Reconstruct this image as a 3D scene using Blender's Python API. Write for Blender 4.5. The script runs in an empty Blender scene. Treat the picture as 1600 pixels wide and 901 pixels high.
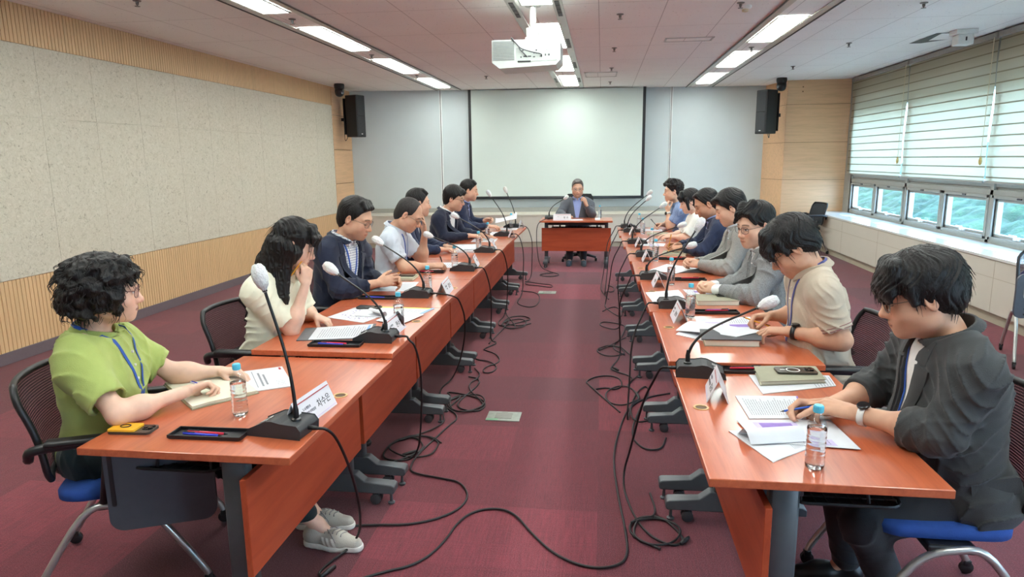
import bpy, bmesh, math, random
import numpy as np
from mathutils import Vector, Matrix, Euler
PI = math.pi
SC = bpy.context.scene
COL = SC.collection
# ------------------------------------------------------------------ camera, world, exposure
CAM_H = 1.65
RW = np.array([[0.99152, 0.01386, -0.12924], [0.12955, -0.18606, 0.97396], [-0.01054, -0.98244, -0.18628]])
cd = bpy.data.cameras.new('camera'); cam = bpy.data.objects.new('camera', cd); COL.objects.link(cam)
cd.sensor_width = 36.0; cd.lens = 1060.0 / 1600.0 * 36.0; cd.clip_start = 0.05; cd.clip_end = 400
cm = Matrix(((RW[0][0], -RW[0][1], -RW[0][2], 0), (RW[1][0], -RW[1][1], -RW[1][2], 0), (RW[2][0], -RW[2][1], -RW[2][2], CAM_H), (0, 0, 0, 1)))
cam.matrix_world = cm
SC.camera = cam
SC.view_settings.view_transform = 'Standard'; SC.view_settings.look = 'None'
SC.view_settings.gamma = 1.0; SC.view_settings.use_curve_mapping = False
SC.view_settings.exposure = 1.4
LAMP_POWER = 11.0          # radiance of the ceiling panels
SKY_POWER = 11.0
w = bpy.data.worlds.new('sky'); SC.world = w; w.use_nodes = True
wn = w.node_tree.nodes; wl = w.node_tree.links; wn.clear()
wo = wn.new('ShaderNodeOutputWorld'); wb = wn.new('ShaderNodeBackground'); wl.new(wb.outputs[0], wo.inputs[0])
tcn = wn.new('ShaderNodeTexCoord'); sepn = wn.new('ShaderNodeSeparateXYZ'); wl.new(tcn.outputs['Generated'], sepn.inputs[0])
rmp = wn.new('ShaderNodeValToRGB'); wl.new(sepn.outputs[2], rmp.inputs[0])
rmp.color_ramp.elements[0].position = 0.0; rmp.color_ramp.elements[0].color = (0.78, 0.86, 0.9, 1)
rmp.color_ramp.elements[1].position = 0.5; rmp.color_ramp.elements[1].color = (0.62, 0.80, 0.95, 1)
wl.new(rmp.outputs[0], wb.inputs[0]); wb.inputs[1].default_value = SKY_POWER
try:
    SC.cycles.max_bounces = 8; SC.cycles.diffuse_bounces = 4; SC.cycles.glossy_bounces = 3
    SC.cycles.transmission_bounces = 6; SC.cycles.transparent_max_bounces = 24
    SC.cycles.caustics_reflective = False; SC.cycles.caustics_refractive = False
    SC.cycles.sample_clamp_indirect = 6.0; SC.cycles.use_denoising = True
except Exception:
    pass

# ------------------------------------------------------------------ materials
def srgb(r, g, b):
    f = lambda c: c / 12.92 if c <= 0.04045 else ((c + 0.055) / 1.055) ** 2.4
    return (f(r / 255), f(g / 255), f(b / 255), 1.0)
MATS = {}
class NT:
    def __init__(s, name):
        s.m = bpy.data.materials.new(name); s.m.use_nodes = True
        s.t = s.m.node_tree; s.n = s.t.nodes; s.l = s.t.links; s.n.clear()
        s.out = s.n.new('ShaderNodeOutputMaterial'); s.b = s.n.new('ShaderNodeBsdfPrincipled')
        s.l.new(s.b.outputs[0], s.out.inputs[0])
    def add(s, t, **kw):
        x = s.n.new(t)
        for k, v in kw.items():
            if k.startswith('i_'):
                x.inputs[k[2:].replace('_', ' ')].default_value = v
            else: setattr(x, k, v)
        return x
    def lk(s, a, b): s.l.new(a, b)
    def coords(s, kind='Object', scale=(1, 1, 1), rot=(0, 0, 0)):
        t = s.add('ShaderNodeTexCoord'); mp = s.add('ShaderNodeMapping')
        s.lk(t.outputs[kind], mp.inputs[0]); mp.inputs['Scale'].default_value = scale; mp.inputs['Rotation'].default_value = rot
        return mp.outputs[0]
    def noise(s, vec, scale, detail=3, rough=0.55, dist=0.0):
        x = s.add('ShaderNodeTexNoise'); x.inputs['Scale'].default_value = scale; x.inputs['Detail'].default_value = detail
        x.inputs['Roughness'].default_value = rough; x.inputs['Distortion'].default_value = dist
        if vec is not None: s.lk(vec, x.inputs['Vector'])
        return x.outputs['Fac']
    def ramp(s, fac, stops):
        x = s.add('ShaderNodeValToRGB'); e = x.color_ramp.elements
        e[0].position, e[0].color = stops[0]; e[1].position, e[1].color = stops[-1]
        for p, c in stops[1:-1]:
            k = e.new(p); k.color = c
        s.lk(fac, x.inputs[0]); return x.outputs[0]
    def mix(s, fac, a, b, mode='MIX'):
        x = s.add('ShaderNodeMix'); x.data_type = 'RGBA'; x.blend_type = mode
        for sock, v in ((x.inputs[0], fac), (x.inputs[6], a), (x.inputs[7], b)):
            if hasattr(v, 'is_output'): s.lk(v, sock)
            else: sock.default_value = v
        return x.outputs[2]
    def math(s, op, a, b=0.0, c=0.0):
        x = s.add('ShaderNodeMath'); x.operation = op
        for sock, v in zip(x.inputs, (a, b, c)):
            if hasattr(v, 'is_output'): s.lk(v, sock)
            else: sock.default_value = v
        return x.outputs[0]
    def bump(s, h, strength=0.3, dist=0.01):
        x = s.add('ShaderNodeBump'); x.inputs['Strength'].default_value = strength; x.inputs['Distance'].default_value = dist
        s.lk(h, x.inputs['Height']); s.lk(x.outputs[0], s.b.inputs['Normal'])
    def set(s, **kw):
        for k, v in kw.items():
            k = k.replace('_', ' ')
            if hasattr(v, 'is_output'): s.lk(v, s.b.inputs[k])
            else: s.b.inputs[k].default_value = v
        return s
def plain(name, rgb, rough=0.5, metal=0.0, var=0.08, vscale=30.0, bump=0.0, bscale=200.0, spec=0.5, sheen=0.0):
    """a plain material whose colour wanders a little and which may carry a fine grain"""
    if name in MATS: return MATS[name]
    t = NT(name); c = srgb(*rgb)
    v = t.coords()
    n = t.noise(v, vscale, 3)
    lo = tuple(max(0, x * (1 - var)) for x in c[:3]) + (1,); hi = tuple(min(1, x * (1 + var)) for x in c[:3]) + (1,)
    t.set(Base_Color=t.ramp(n, [(0.3, lo), (0.7, hi)]), Roughness=rough, Metallic=metal, Specular_IOR_Level=spec)
    if sheen: t.set(Sheen_Weight=sheen)
    if bump: t.bump(t.noise(v, bscale, 2), bump, 0.004)
    MATS[name] = t.m; return t.m
def wood(name, rgb, axis=0, rough=0.35, var=0.12, scale=1.0, coat=0.0):
    if name in MATS: return MATS[name]
    t = NT(name); c = srgb(*rgb)
    s = [14 * scale] * 3; s[axis] = 0.9 * scale
    v = t.coords('Object', tuple(s))
    n1 = t.noise(v, 2.0, 5, 0.6, 0.6); n2 = t.noise(v, 9.0, 3, 0.6)
    n = t.math('ADD', t.math('MULTIPLY', n1, 0.7), t.math('MULTIPLY', n2, 0.3))
    lo = tuple(x * (1 - var * 1.6) for x in c[:3]) + (1,); hi = tuple(min(1, x * (1 + var)) for x in c[:3]) + (1,)
    t.set(Base_Color=t.ramp(n, [(0.32, lo), (0.5, c), (0.68, hi)]), Roughness=rough, Coat_Weight=coat, Coat_Roughness=0.2)
    MATS[name] = t.m; return t.m
def emit(name, rgb, power):
    if name in MATS: return MATS[name]
    t = NT(name); t.set(Base_Color=(0.9, 0.9, 0.9, 1), Emission_Color=srgb(*rgb), Emission_Strength=power)
    MATS[name] = t.m; return t.m
def clear(name, tint, gloss_rough=0.03, ior=1.45, extra=0.0):
    """thin clear plastic or glass: tinted see-through with a Fresnel gloss"""
    if name in MATS: return MATS[name]
    t = NT(name); t.n.remove(t.b)
    tr = t.add('ShaderNodeBsdfTransparent'); tr.inputs[0].default_value = tint
    gl = t.add('ShaderNodeBsdfGlossy'); gl.inputs['Roughness'].default_value = gloss_rough; gl.inputs[0].default_value = (1, 1, 1, 1)
    fr = t.add('ShaderNodeFresnel'); fr.inputs[0].default_value = ior
    ge = t.add('ShaderNodeNewGeometry')     # only the outer face shines
    f = t.math('MULTIPLY', fr.outputs[0], t.math('SUBTRACT', 1.0, ge.outputs['Backfacing']))
    if extra: f = t.math('MAXIMUM', f, extra)
    mx = t.add('ShaderNodeMixShader'); t.lk(f, mx.inputs[0]); t.lk(tr.outputs[0], mx.inputs[1]); t.lk(gl.outputs[0], mx.inputs[2])
    t.lk(mx.outputs[0], t.out.inputs[0])
    MATS[name] = t.m; return t.m

# ------------------------------------------------------------------ mesh helpers
class MB:
    """collects shapes into one mesh"""
    def __init__(s): s.v = []; s.f = []
    def add(s, vs, fs):
        o = len(s.v); s.v += [tuple(map(float, p)) for p in vs]; s.f += [tuple(i + o for i in f) for f in fs]; return s
    def box(s, x0, x1, y0, y1, z0, z1, b=0.0, M=None):
        if b <= 0:
            vs = [(x, y, z) for z in (z0, z1) for y in (y0, y1) for x in (x0, x1)]
            fs = [(0, 2, 3, 1), (4, 5, 7, 6), (0, 1, 5, 4), (2, 6, 7, 3), (0, 4, 6, 2), (1, 3, 7, 5)]
        else:
            bm = bmesh.new(); bmesh.ops.create_cube(bm, size=1.0)
            for q in bm.verts:
                q.co = Vector(((x0 + x1) / 2 + q.co.x * (x1 - x0), (y0 + y1) / 2 + q.co.y * (y1 - y0), (z0 + z1) / 2 + q.co.z * (z1 - z0)))
            bmesh.ops.bevel(bm, geom=list(bm.edges), offset=b, segments=2, profile=0.5, affect='EDGES')
            bm.verts.index_update()
            vs = [tuple(q.co) for q in bm.verts]; fs = [tuple(q.index for q in f.verts) for f in bm.faces]; bm.free()
        if M is not None: vs = [tuple(M @ Vector(p)) for p in vs]
        return s.add(vs, fs)
    def tube(s, pts, r, n=8, cap=True, flat=1.0):
        """round bar through points; r a number or a list"""
        P = [Vector(p) for p in pts]; rs = r if isinstance(r, (list, tuple)) else [r] * len(P)
        up = None; vs = []; fs = []
        for i, p in enumerate(P):
            t = (P[min(i + 1, len(P) - 1)] - P[max(i - 1, 0)])
            t = t.normalized() if t.length > 1e-9 else Vector((0, 0, 1))
            if up is None:
                up = Vector((0, 0, 1)) if abs(t.z) < 0.9 else Vector((1, 0, 0))
            a = t.cross(up); 
            if a.length < 1e-6: a = t.cross(Vector((0, 1, 0)))
            a.normalize(); up = a.cross(t).normalized()
            for k in range(n):
                an = 2 * PI * k / n
                vs.append(p + a * (math.cos(an) * rs[i]) + up * (math.sin(an) * rs[i] * flat))
        for i in range(len(P) - 1):
            for k in range(n):
                fs.append((i * n + k, i * n + (k + 1) % n, (i + 1) * n + (k + 1) % n, (i + 1) * n + k))
        if cap:
            fs.append(tuple(range(n - 1, -1, -1))); fs.append(tuple((len(P) - 1) * n + k for k in range(n)))
        return s.add(vs, fs)
    def lathe(s, prof, n=24, M=None, closed=False):
        vs = []; fs = []
        for r, z in prof:
            for k in range(n):
                a = 2 * PI * k / n; p = Vector((r * math.cos(a), r * math.sin(a), z))
                vs.append(M @ p if M is not None else p)
        for i in range(len(prof) - 1):
            for k in range(n):
                fs.append((i * n + k, i * n + (k + 1) % n, (i + 1) * n + (k + 1) % n, (i + 1) * n + k))
        if not closed:
            fs.append(tuple(range(n - 1, -1, -1))); fs.append(tuple((len(prof) - 1) * n + k for k in range(n)))
        return s.add(vs, fs)
    def prism(s, poly, z0, z1, M=None):
        """outline (x, y) counter-clockwise raised from z0 to z1"""
        n = len(poly); vs = [(x, y, z0) for x, y in poly] + [(x, y, z1) for x, y in poly]
        fs = [tuple(range(n - 1, -1, -1)), tuple(range(n, 2 * n))] + [(i, (i + 1) % n, n + (i + 1) % n, n + i) for i in range(n)]
        if M is not None: vs = [tuple(M @ Vector(p)) for p in vs]
        return s.add(vs, fs)
    def build(s, name, mat, parent=None, smooth=False, loc=None, rot=None):
        me = bpy.data.meshes.new(name); me.from_pydata(s.v, [], s.f); me.update()
        if smooth:
            me.polygons.foreach_set('use_smooth', [True] * len(me.polygons))
            if smooth == 'auto':
                try: me.set_sharp_from_angle(angle=math.radians(40))
                except Exception: pass
        for m in (mat if isinstance(mat, (list, tuple)) else [mat]): me.materials.append(m)
        o = bpy.data.objects.new(name, me); COL.objects.link(o)
        if parent is not None: o.parent = parent
        if loc is not None: o.location = loc
        if rot is not None: o.rotation_euler = rot
        return o
def rrect(x0, x1, y0, y1, r, n=5):
    out = []
    for cx, cy, a0 in ((x1 - r, y0 + r, -PI / 2), (x1 - r, y1 - r, 0), (x0 + r, y1 - r, PI / 2), (x0 + r, y0 + r, PI)):
        out += [(cx + r * math.cos(a0 + PI / 2 * k / n), cy + r * math.sin(a0 + PI / 2 * k / n)) for k in range(n + 1)]
    return out
def spline(pts, n=8):
    """Catmull-Rom through points"""
    P = [Vector(p) for p in pts]; Q = [P[0] * 2 - P[1]] + P + [P[-1] * 2 - P[-2]]; out = []
    for i in range(1, len(Q) - 2):
        for k in range(n):
            t = k / n; a, b, c, d = Q[i - 1:i + 3]
            out.append(0.5 * ((2 * b) + (c - a) * t + (2 * a - 5 * b + 4 * c - d) * t * t + (3 * b - a - 3 * c + d) * t ** 3))
    out.append(P[-1]); return out
def tag(o, label=None, cat=None, group=None, kind=None):
    if label: o['label'] = label
    if cat: o['category'] = cat
    if group: o['group'] = group
    if kind: o['kind'] = kind
    return o
def empty(name, loc=(0, 0, 0), rz=0.0, label=None, cat=None, group=None):
    o = bpy.data.objects.new(name, None); COL.objects.link(o); o.empty_display_size = 0.1
    o.location = loc; o.rotation_euler = (0, 0, rz)
    return tag(o, label, cat, group)
def copy_tree(o, parent=None):
    c = o.copy(); COL.objects.link(c)
    if parent is not None: c.parent = parent
    for ch in list(o.children): copy_tree(ch, c)
    return c
def struct(name, mb, mat, parent=None, smooth=False):
    o = mb.build(name, mat, parent, smooth)
    if parent is None: o['kind'] = 'structure'
    return o
# ------------------------------------------------------------------ room materials
def carpet():
    t = NT('carpet'); v = t.coords('Object')
    sn = t.add('ShaderNodeVectorMath', operation='MULTIPLY'); t.lk(v, sn.inputs[0]); sn.inputs[1].default_value = (1.0, 1.0, 0)
    fl = t.add('ShaderNodeVectorMath', operation='FLOOR'); t.lk(sn.outputs[0], fl.inputs[0])
    wn_ = t.add('ShaderNodeTexWhiteNoise'); wn_.noise_dimensions = '2D'; t.lk(fl.outputs[0], wn_.inputs[0])
    s2 = t.add('ShaderNodeVectorMath', operation='MULTIPLY'); t.lk(v, s2.inputs[0]); s2.inputs[1].default_value = (2.0, 2.0, 0)
    f2 = t.add('ShaderNodeVectorMath', operation='FLOOR'); t.lk(s2.outputs[0], f2.inputs[0])
    w2 = t.add('ShaderNodeTexWhiteNoise'); w2.noise_dimensions = '2D'; t.lk(f2.outputs[0], w2.inputs[0])
    k = t.math('ADD', t.math('MULTIPLY', wn_.outputs[0], 0.75), t.math('MULTIPLY', w2.outputs[0], 0.25))
    base = t.ramp(k, [(0.0, srgb(80, 42, 50)), (0.3, srgb(108, 44, 54)), (0.62, srgb(122, 47, 58)), (0.88, srgb(150, 60, 73))])
    st = t.noise(t.coords('Object', (150, 6, 1)), 1.0, 3, 0.7); sq = t.noise(t.coords('Object', (6, 150, 1)), 1.0, 3, 0.7)
    gr = t.noise(v, 230, 2, 0.75); bl = t.noise(v, 0.9, 3)
    c = t.mix(t.ramp(st, [(0.35, (0, 0, 0, 1)), (0.75, (0.75, 0.75, 0.75, 1))]), base, srgb(76, 34, 45))
    c = t.mix(t.ramp(sq, [(0.4, (0, 0, 0, 1)), (0.8, (0.6, 0.6, 0.6, 1))]), c, srgb(78, 36, 47))
    c = t.mix(t.ramp(gr, [(0.5, (0, 0, 0, 1)), (0.72, (0.5, 0.5, 0.5, 1))]), c, srgb(176, 118, 124))
    c = t.mix(t.math('MULTIPLY', bl, 0.25), c, srgb(90, 46, 56))
    t.set(Base_Color=c, Roughness=0.92, Specular_IOR_Level=0.2, Sheen_Weight=0.15); t.bump(gr, 0.6, 0.004); return t.m
def ceiling_mat():
    t = NT('ceiling_tile'); v = t.coords('Object')
    sx = t.add('ShaderNodeSeparateXYZ'); t.lk(v, sx.inputs[0])
    def seam(sock, size, off):
        m = t.math('FRACT', t.math('DIVIDE', t.math('ADD', sock, off + 100 * size), size))
        return t.math('LESS_THAN', t.math('ABSOLUTE', t.math('SUBTRACT', m, 0.5)), 0.0035 / size)
    s = t.math('MAXIMUM', seam(sx.outputs[0], 0.6, 0.35), seam(sx.outputs[1], 1.2, 0.2))
    n1 = t.noise(v, 38, 3, 0.65); n2 = t.noise(v, 1.2, 3)
    dots = t.ramp(n1, [(0.29, (0, 0, 0, 1)), (0.35, (1, 1, 1, 1))])
    c = t.ramp(n2, [(0.3, srgb(238, 237, 235)), (0.7, srgb(243, 242, 240))])
    c = t.mix(dots, srgb(160, 150, 148), c)
    c = t.mix(t.math('MULTIPLY', s, 0.55), c, srgb(120, 112, 112))
    t.set(Base_Color=c, Roughness=0.9); t.bump(t.math('SUBTRACT', n1, t.math('MULTIPLY', s, 2.0)), 0.35, 0.004); return t.m
def acoustic_mat():
    t = NT('acoustic_board'); v = t.coords('Object')
    a = t.noise(t.coords('Object', (1, 1, 1)), 30, 5, 0.78, 1.2); b = t.noise(v, 75, 3, 0.7, 2.0); c0 = t.noise(v, 0.8, 2)
    c = t.ramp(a, [(0.32, srgb(140, 130, 112)), (0.42, srgb(206, 197, 178)), (0.62, srgb(220, 212, 196)), (0.75, srgb(232, 226, 212))])
    c = t.mix(t.ramp(b, [(0.30, (1, 1, 1, 1)), (0.37, (0, 0, 0, 1))]), c, srgb(128, 118, 100))
    c = t.mix(t.math('MULTIPLY', c0, 0.25), c, srgb(188, 190, 176))
    t.set(Base_Color=c, Roughness=0.95); t.bump(a, 0.5, 0.006); return t.m
M_CARPET = carpet(); M_CEIL = ceiling_mat(); M_ACOU = acoustic_mat()
M_SLAT = wood('slat_oak', (222, 186, 142), 2, 0.45, 0.07)
M_OAK_X = wood('oak_panel', (216, 174, 134), 0, 0.4, 0.09, 0.8)
M_OAK_Y = wood('oak_panel_side', (216, 174, 134), 1, 0.4, 0.09, 0.8)
M_GROOVE = plain('groove_brown', (120, 86, 52), 0.8)
M_BACK = plain('back_wall_paint', (196, 204, 206), 0.8, var=0.02, vscale=2, spec=0.1)
M_BEIGE = plain('beige_laminate', (205, 199, 186), 0.45, var=0.02, vscale=3)
M_KICK = plain('kick_beige', (176, 166, 146), 0.6, var=0.04, vscale=4)
M_BASE = plain('baseboard_grey', (112, 100, 106), 0.5, var=0.04)
M_SILL = plain('sill_white', (222, 224, 220), 0.16, var=0.02, vscale=4)
M_ALU = plain('window_aluminium', (160, 160, 154), 0.4, 0.1, var=0.03)
M_DARKALU = plain('dark_gap', (52, 54, 56), 0.5)
M_RAIL = plain('ceiling_rail', (186, 186, 182), 0.35, 0.4, var=0.03)
M_GLASS = clear('tinted_glass', (0.64, 0.77, 0.88, 1), 0.02, 1.45)
M_BLACK = plain('black_plastic', (26, 26, 28), 0.45, var=0.1)
M_DGREY = plain('dark_grey_plastic', (62, 64, 68), 0.45, var=0.06)
M_WHITE = plain('white_plastic', (226, 228, 226), 0.4, var=0.02)
M_SCREEN = plain('screen_fabric', (206, 216, 210), 0.9, var=0.012, vscale=2, spec=0.05)
def line_y(x): return 13.73 + 0.1025 * (x + 0.5)       # the front wall runs a little askew
def ledge_y(x): return 12.95 + 0.1 * (x + 0.5)

# ------------------------------------------------------------------ floor, ceiling, walls
XL, XW, YB = -4.95, 4.4, -1.9
struct('floor', MB().box(XL - 0.2, XW + 0.3, YB - 0.1, 14.4, -0.1, 0.0), M_CARPET)
struct('ceiling', MB().box(XL - 0.2, XW + 0.3, YB - 0.1, 14.4, 3.0, 3.12), M_CEIL)
wl_ = struct('wall_left', MB().box(XL - 0.2, XL - 0.03, YB, 14.2, 0, 3.0), M_GROOVE)
m = MB(); y = YB
while y < 12.30:
    m.box(XL - 0.03, XL, y, min(y + 0.033, 12.33), 0.1, 0.69); m.box(XL - 0.03, XL, y, min(y + 0.033, 12.33), 2.67, 3.0); y += 0.041
m.box(XL - 0.03, XL - 0.008, YB, 12.33, 0.1, 0.69); m.box(XL - 0.03, XL - 0.008, YB, 12.33, 2.67, 3.0)
struct('slat_cladding', m, M_SLAT, wl_)
m = MB(); y = 12.26
while y > YB:
    y0 = max(YB, y - 0.661)
    m.box(XL - 0.03, XL + 0.004, y0, y, 0.695, 2.051); m.box(XL - 0.03, XL + 0.004, y0, y, 2.059, 2.665); y -= 0.664
m.box(XL - 0.03, XL + 0.004, 12.264, 12.33, 0.695, 2.052); m.box(XL - 0.03, XL + 0.004, 12.264, 12.33, 2.058, 2.665)
m.box(XL - 0.03, XL - 0.005, YB, 12.33, 0.695, 2.665)
struct('acoustic_board', m, M_ACOU, wl_)
m = MB()
for z0, z1 in ((0.0, 0.565), (0.575, 1.235), (1.245, 1.865), (1.875, 2.495), (2.505, 3.0)):
    m.box(XL - 0.03, XL + 0.01, 12.335, line_y(XL) - 0.005, z0, z1, 0.004)
struct('oak_panelling', m, M_OAK_Y, wl_)
struct('baseboard_left', MB().box(XL - 0.03, XL + 0.012, YB, 12.33, 0, 0.1, 0.003), M_BASE)
def skew(x0, x1, off0, off1, z0, z1, fy=line_y):
    vs = []
    for z in (z0, z1):
        vs += [(x0, fy(x0) + off0, z), (x1, fy(x1) + off0, z), (x0, fy(x0) + off1, z), (x1, fy(x1) + off1, z)]
    return MB().add(vs, [(0, 2, 3, 1), (4, 5, 7, 6), (0, 1, 5, 4), (2, 6, 7, 3), (0, 4, 6, 2), (1, 3, 7, 5)])
struct('wall_front', skew(XL - 0.1, 3.4, 0, 0.2, 0, 3.0), M_BACK)
struct('wall_back', MB().box(XL - 0.2, XW + 0.2, YB - 0.2, YB, 0, 3.0), M_BACK)
for i, x in enumerate((-3.16, 1.32)):
    a = struct('trim_%d' % (i + 1), skew(x - 0.022, x + 0.022, -0.022, -0.001, 0.72, 3.0), M_WHITE)
    struct('guide_slot', skew(x - 0.006, x + 0.006, -0.026, -0.0225, 0.72, 3.0), M_DARKALU, a)
# low ledge along the front wall
a = struct('trim_3', skew(XL + 0.01, 3.2, 0, 0.75, 0.1, 0.60, ledge_y), M_BEIGE)
struct('ledge_top', skew(XL + 0.01, 3.2, -0.015, 0.75, 0.60, 0.625, ledge_y), M_BEIGE, a)
struct('upstand', skew(XL + 0.01, 3.2, 0.70, 0.765, 0.625, 0.71, ledge_y), M_ALU, a)
struct('kick_board', skew(XL + 0.01, 3.2, 0.03, 0.7, 0.0, 0.1, ledge_y), M_KICK, a)
m = MB()
for x in (-3.9, -2.7, -1.5, -0.3, 0.9, 2.1):
    q = skew(x - 0.002, x + 0.002, -0.001, 0.01, 0.11, 0.6, ledge_y); m.add(q.v, q.f)
struct('panel_joint', m, M_KICK, a)
# oak column in the right corner
m = MB()
FP = [(3.297, 13.22), (4.40, 13.19), (4.40, 14.2), (3.10, 14.2), (3.15, 13.86)]
for z0, z1 in ((0.0, 0.555), (0.562, 1.232), (1.239, 1.902), (1.909, 2.572), (2.579, 3.0)):
    m.prism(FP, z0, z1)
cw = struct('wall_column', m, M_OAK_X)
IN = [(3.305, 13.23), (4.40, 13.2), (4.40, 14.19), (3.11, 14.19), (3.16, 13.86)]
struct('column_core', MB().prism(IN, 0, 3.0), M_GROOVE, cw)
m = MB()
for x in (3.56, 4.0):
    for z in (2.80, 2.88):
        m.lathe([(0.012, 0), (0.012, 0.008)], 10, Matrix.Translation((x, 13.215, z)) @ Matrix.Rotation(PI / 2, 4, 'X'))
struct('anchor_plug', m, M_GROOVE, cw)

# ------------------------------------------------------------------ window wall
wr = struct('wall_right', MB().box(XW + 0.06, XW + 0.25, YB, 13.2, -0.05, 0.69), M_BEIGE)
struct('spandrel', MB().box(XW + 0.06, XW + 0.3, YB, 13.2, 2.42, 3.1), M_ALU, wr)
struct('end_jamb', MB().box(XW - 0.02, XW + 0.12, 12.85, 13.19, 0.66, 3.0), M_ALU, wr)
MUL = [12.86 - 2.235 * i for i in range(7)]
m = MB()
for yy in MUL: m.box(XW - 0.02, XW + 0.1, yy - 0.03, yy + 0.03, 0.66, 2.98)
m.box(XW - 0.02, XW + 0.1, YB, 12.9, 1.2, 1.26, 0.004); m.box(XW, XW + 0.1, YB, 12.9, 1.29, 1.36, 0.004)
m.box(XW - 0.02, XW + 0.1, YB, 12.9, 0.66, 0.70, 0.004); m.box(XW + 0.02, XW + 0.08, YB, 12.9, 1.26, 1.29)
struct('mullion', m, M_ALU, wr)
struct('upper_glazing', MB().box(XW + 0.045, XW + 0.05, YB, 12.9, 1.36, 2.42), M_GLASS, wr)
k = 0
for i in range(len(MUL) - 1):
    a0, a1 = MUL[i + 1] + 0.03, MUL[i] - 0.03; mid = (a0 + a1) / 2
    for (y0, y1) in ((mid + 0.02, a1), (a0, mid - 0.02)):
        k += 1
        f = MB()
        f.box(XW - 0.03, XW + 0.08, y0, y0 + 0.045, 0.70, 1.2, 0.004); f.box(XW - 0.03, XW + 0.08, y1 - 0.045, y1, 0.70, 1.2, 0.004)
        f.box(XW - 0.03, XW + 0.08, y0, y1, 0.70, 0.735, 0.004); f.box(XW - 0.03, XW + 0.08, y0, y1, 1.165, 1.2, 0.004)
        wo_ = struct('window_%d' % k, f, M_ALU)
        s = MB()
        for (a, b, c, d) in ((y0 + 0.05, y0 + 0.085, 0.74, 1.16), (y1 - 0.085, y1 - 0.05, 0.74, 1.16), (y0 + 0.05, y1 - 0.05, 0.74, 0.77), (y0 + 0.05, y1 - 0.05, 1.13, 1.16)):
            s.box(XW + 0.0, XW + 0.05, a, b, c, d, 0.003)
        struct('sash', s, M_ALU, wo_)
        g = MB(); g.box(XW - 0.01, XW + 0.05, y1 - 0.05, y1 - 0.045, 0.735, 1.165); g.box(XW - 0.01, XW + 0.05, y0 + 0.045, y0 + 0.05, 0.735, 1.165)
        struct('gasket', g, M_DARKALU, wo_)
        struct('pane', MB().box(XW + 0.025, XW + 0.03, y0 + 0.085, y1 - 0.085, 0.77, 1.13), M_GLASS, wo_)
        h = MB(); ym = (y0 + y1) / 2
        h.box(XW - 0.02, XW + 0.0, ym - 0.05, ym + 0.05, 0.742, 0.768, 0.004); h.box(XW - 0.05, XW - 0.02, ym - 0.012, ym + 0.012, 0.745, 0.80, 0.004)
        h.box(XW - 0.045, XW - 0.03, ym - 0.012, ym + 0.11, 0.785, 0.80, 0.004)
        struct('latch', h, M_WHITE, wo_)
        struct('top_catch', MB().box(XW - 0.042, XW - 0.03, ym - 0.04, ym + 0.04, 1.172, 1.19, 0.003), M_DARKALU, wo_)
        if k >= 12: break
# cabinet run with the sill under the windows
CX = 3.84
cab = struct('trim_4', MB().box(CX, XW + 0.06, YB, 13.18, 0.11, 0.63), M_BEIGE)
struct('sill', MB().box(CX - 0.012, XW + 0.06, YB, 13.18, 0.632, 0.662, 0.006), M_SILL, cab)
struct('kick_board', MB().box(CX + 0.04, XW, YB, 13.18, 0.0, 0.11), M_KICK, cab)
m = MB()
yy = 12.95
while yy > YB:
    m.box(CX - 0.001, CX + 0.01, yy - 0.003, yy + 0.003, 0.11, 0.63); yy -= 1.45
m.box(CX - 0.001, CX + 0.01, YB, 13.18, 0.452, 0.457); m.box(CX - 0.001, CX + 0.01, YB, 13.18, 0.622, 0.632)
struct('panel_joint', m, M_KICK, cab)
m = MB(); yy = 12.3
while yy > YB + 1:
    m.box(CX + 0.2, CX + 0.36, yy - 0.9, yy, 0.662, 0.6645); yy -= 1.45
struct('heater_grille', m, plain('grille_beige', (196, 188, 165), 0.45), cab)

# ------------------------------------------------------------------ blinds
def blind_mat():
    t = NT('zebra_blind'); v = t.coords('Object')
    sx = t.add('ShaderNodeSeparateXYZ'); t.lk(v, sx.inputs[0])
    fr = t.math('FRACT', t.math('DIVIDE', t.math('ADD', sx.outputs[2], 5.0), 0.115))
    band = t.ramp(fr, [(0.0, (1, 1, 1, 1)), (0.11, (1, 1, 1, 1)), (0.14, (0, 0, 0, 1)), (1.0, (0, 0, 0, 1))])
    n = t.noise(t.coords('Object', (4, 400, 4)), 1.0, 2)
    c = t.mix(band, srgb(234, 228, 212), srgb(196, 188, 168))
    c = t.mix(t.math('MULTIPLY', n, 0.15), c, srgb(190, 186, 172))
    tr = t.add('ShaderNodeBsdfTranslucent'); t.lk(c, tr.inputs[0])
    df = t.add('ShaderNodeBsdfDiffuse'); t.lk(t.mix(1.0, c, srgb(196, 190, 178), 'MULTIPLY'), df.inputs[0])
    mx = t.add('ShaderNodeMixShader'); t.lk(t.math('SUBTRACT', 0.55, t.math('MULTIPLY', band, 0.3)), mx.inputs[0])
    t.lk(df.outputs[0], mx.inputs[1]); t.lk(tr.outputs[0], mx.inputs[2]); t.lk(mx.outputs[0], t.out.inputs[0]); t.n.remove(t.b)
    return t.m
M_BLIND = blind_mat(); M_CORD = plain('cord_cream', (214, 200, 170), 0.5)
BL = [(10.765, 13.0)] + [(10.735 - 2.24 * (i + 1) + 0.02, 10.735 - 2.24 * i) for i in range(5)]
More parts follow.
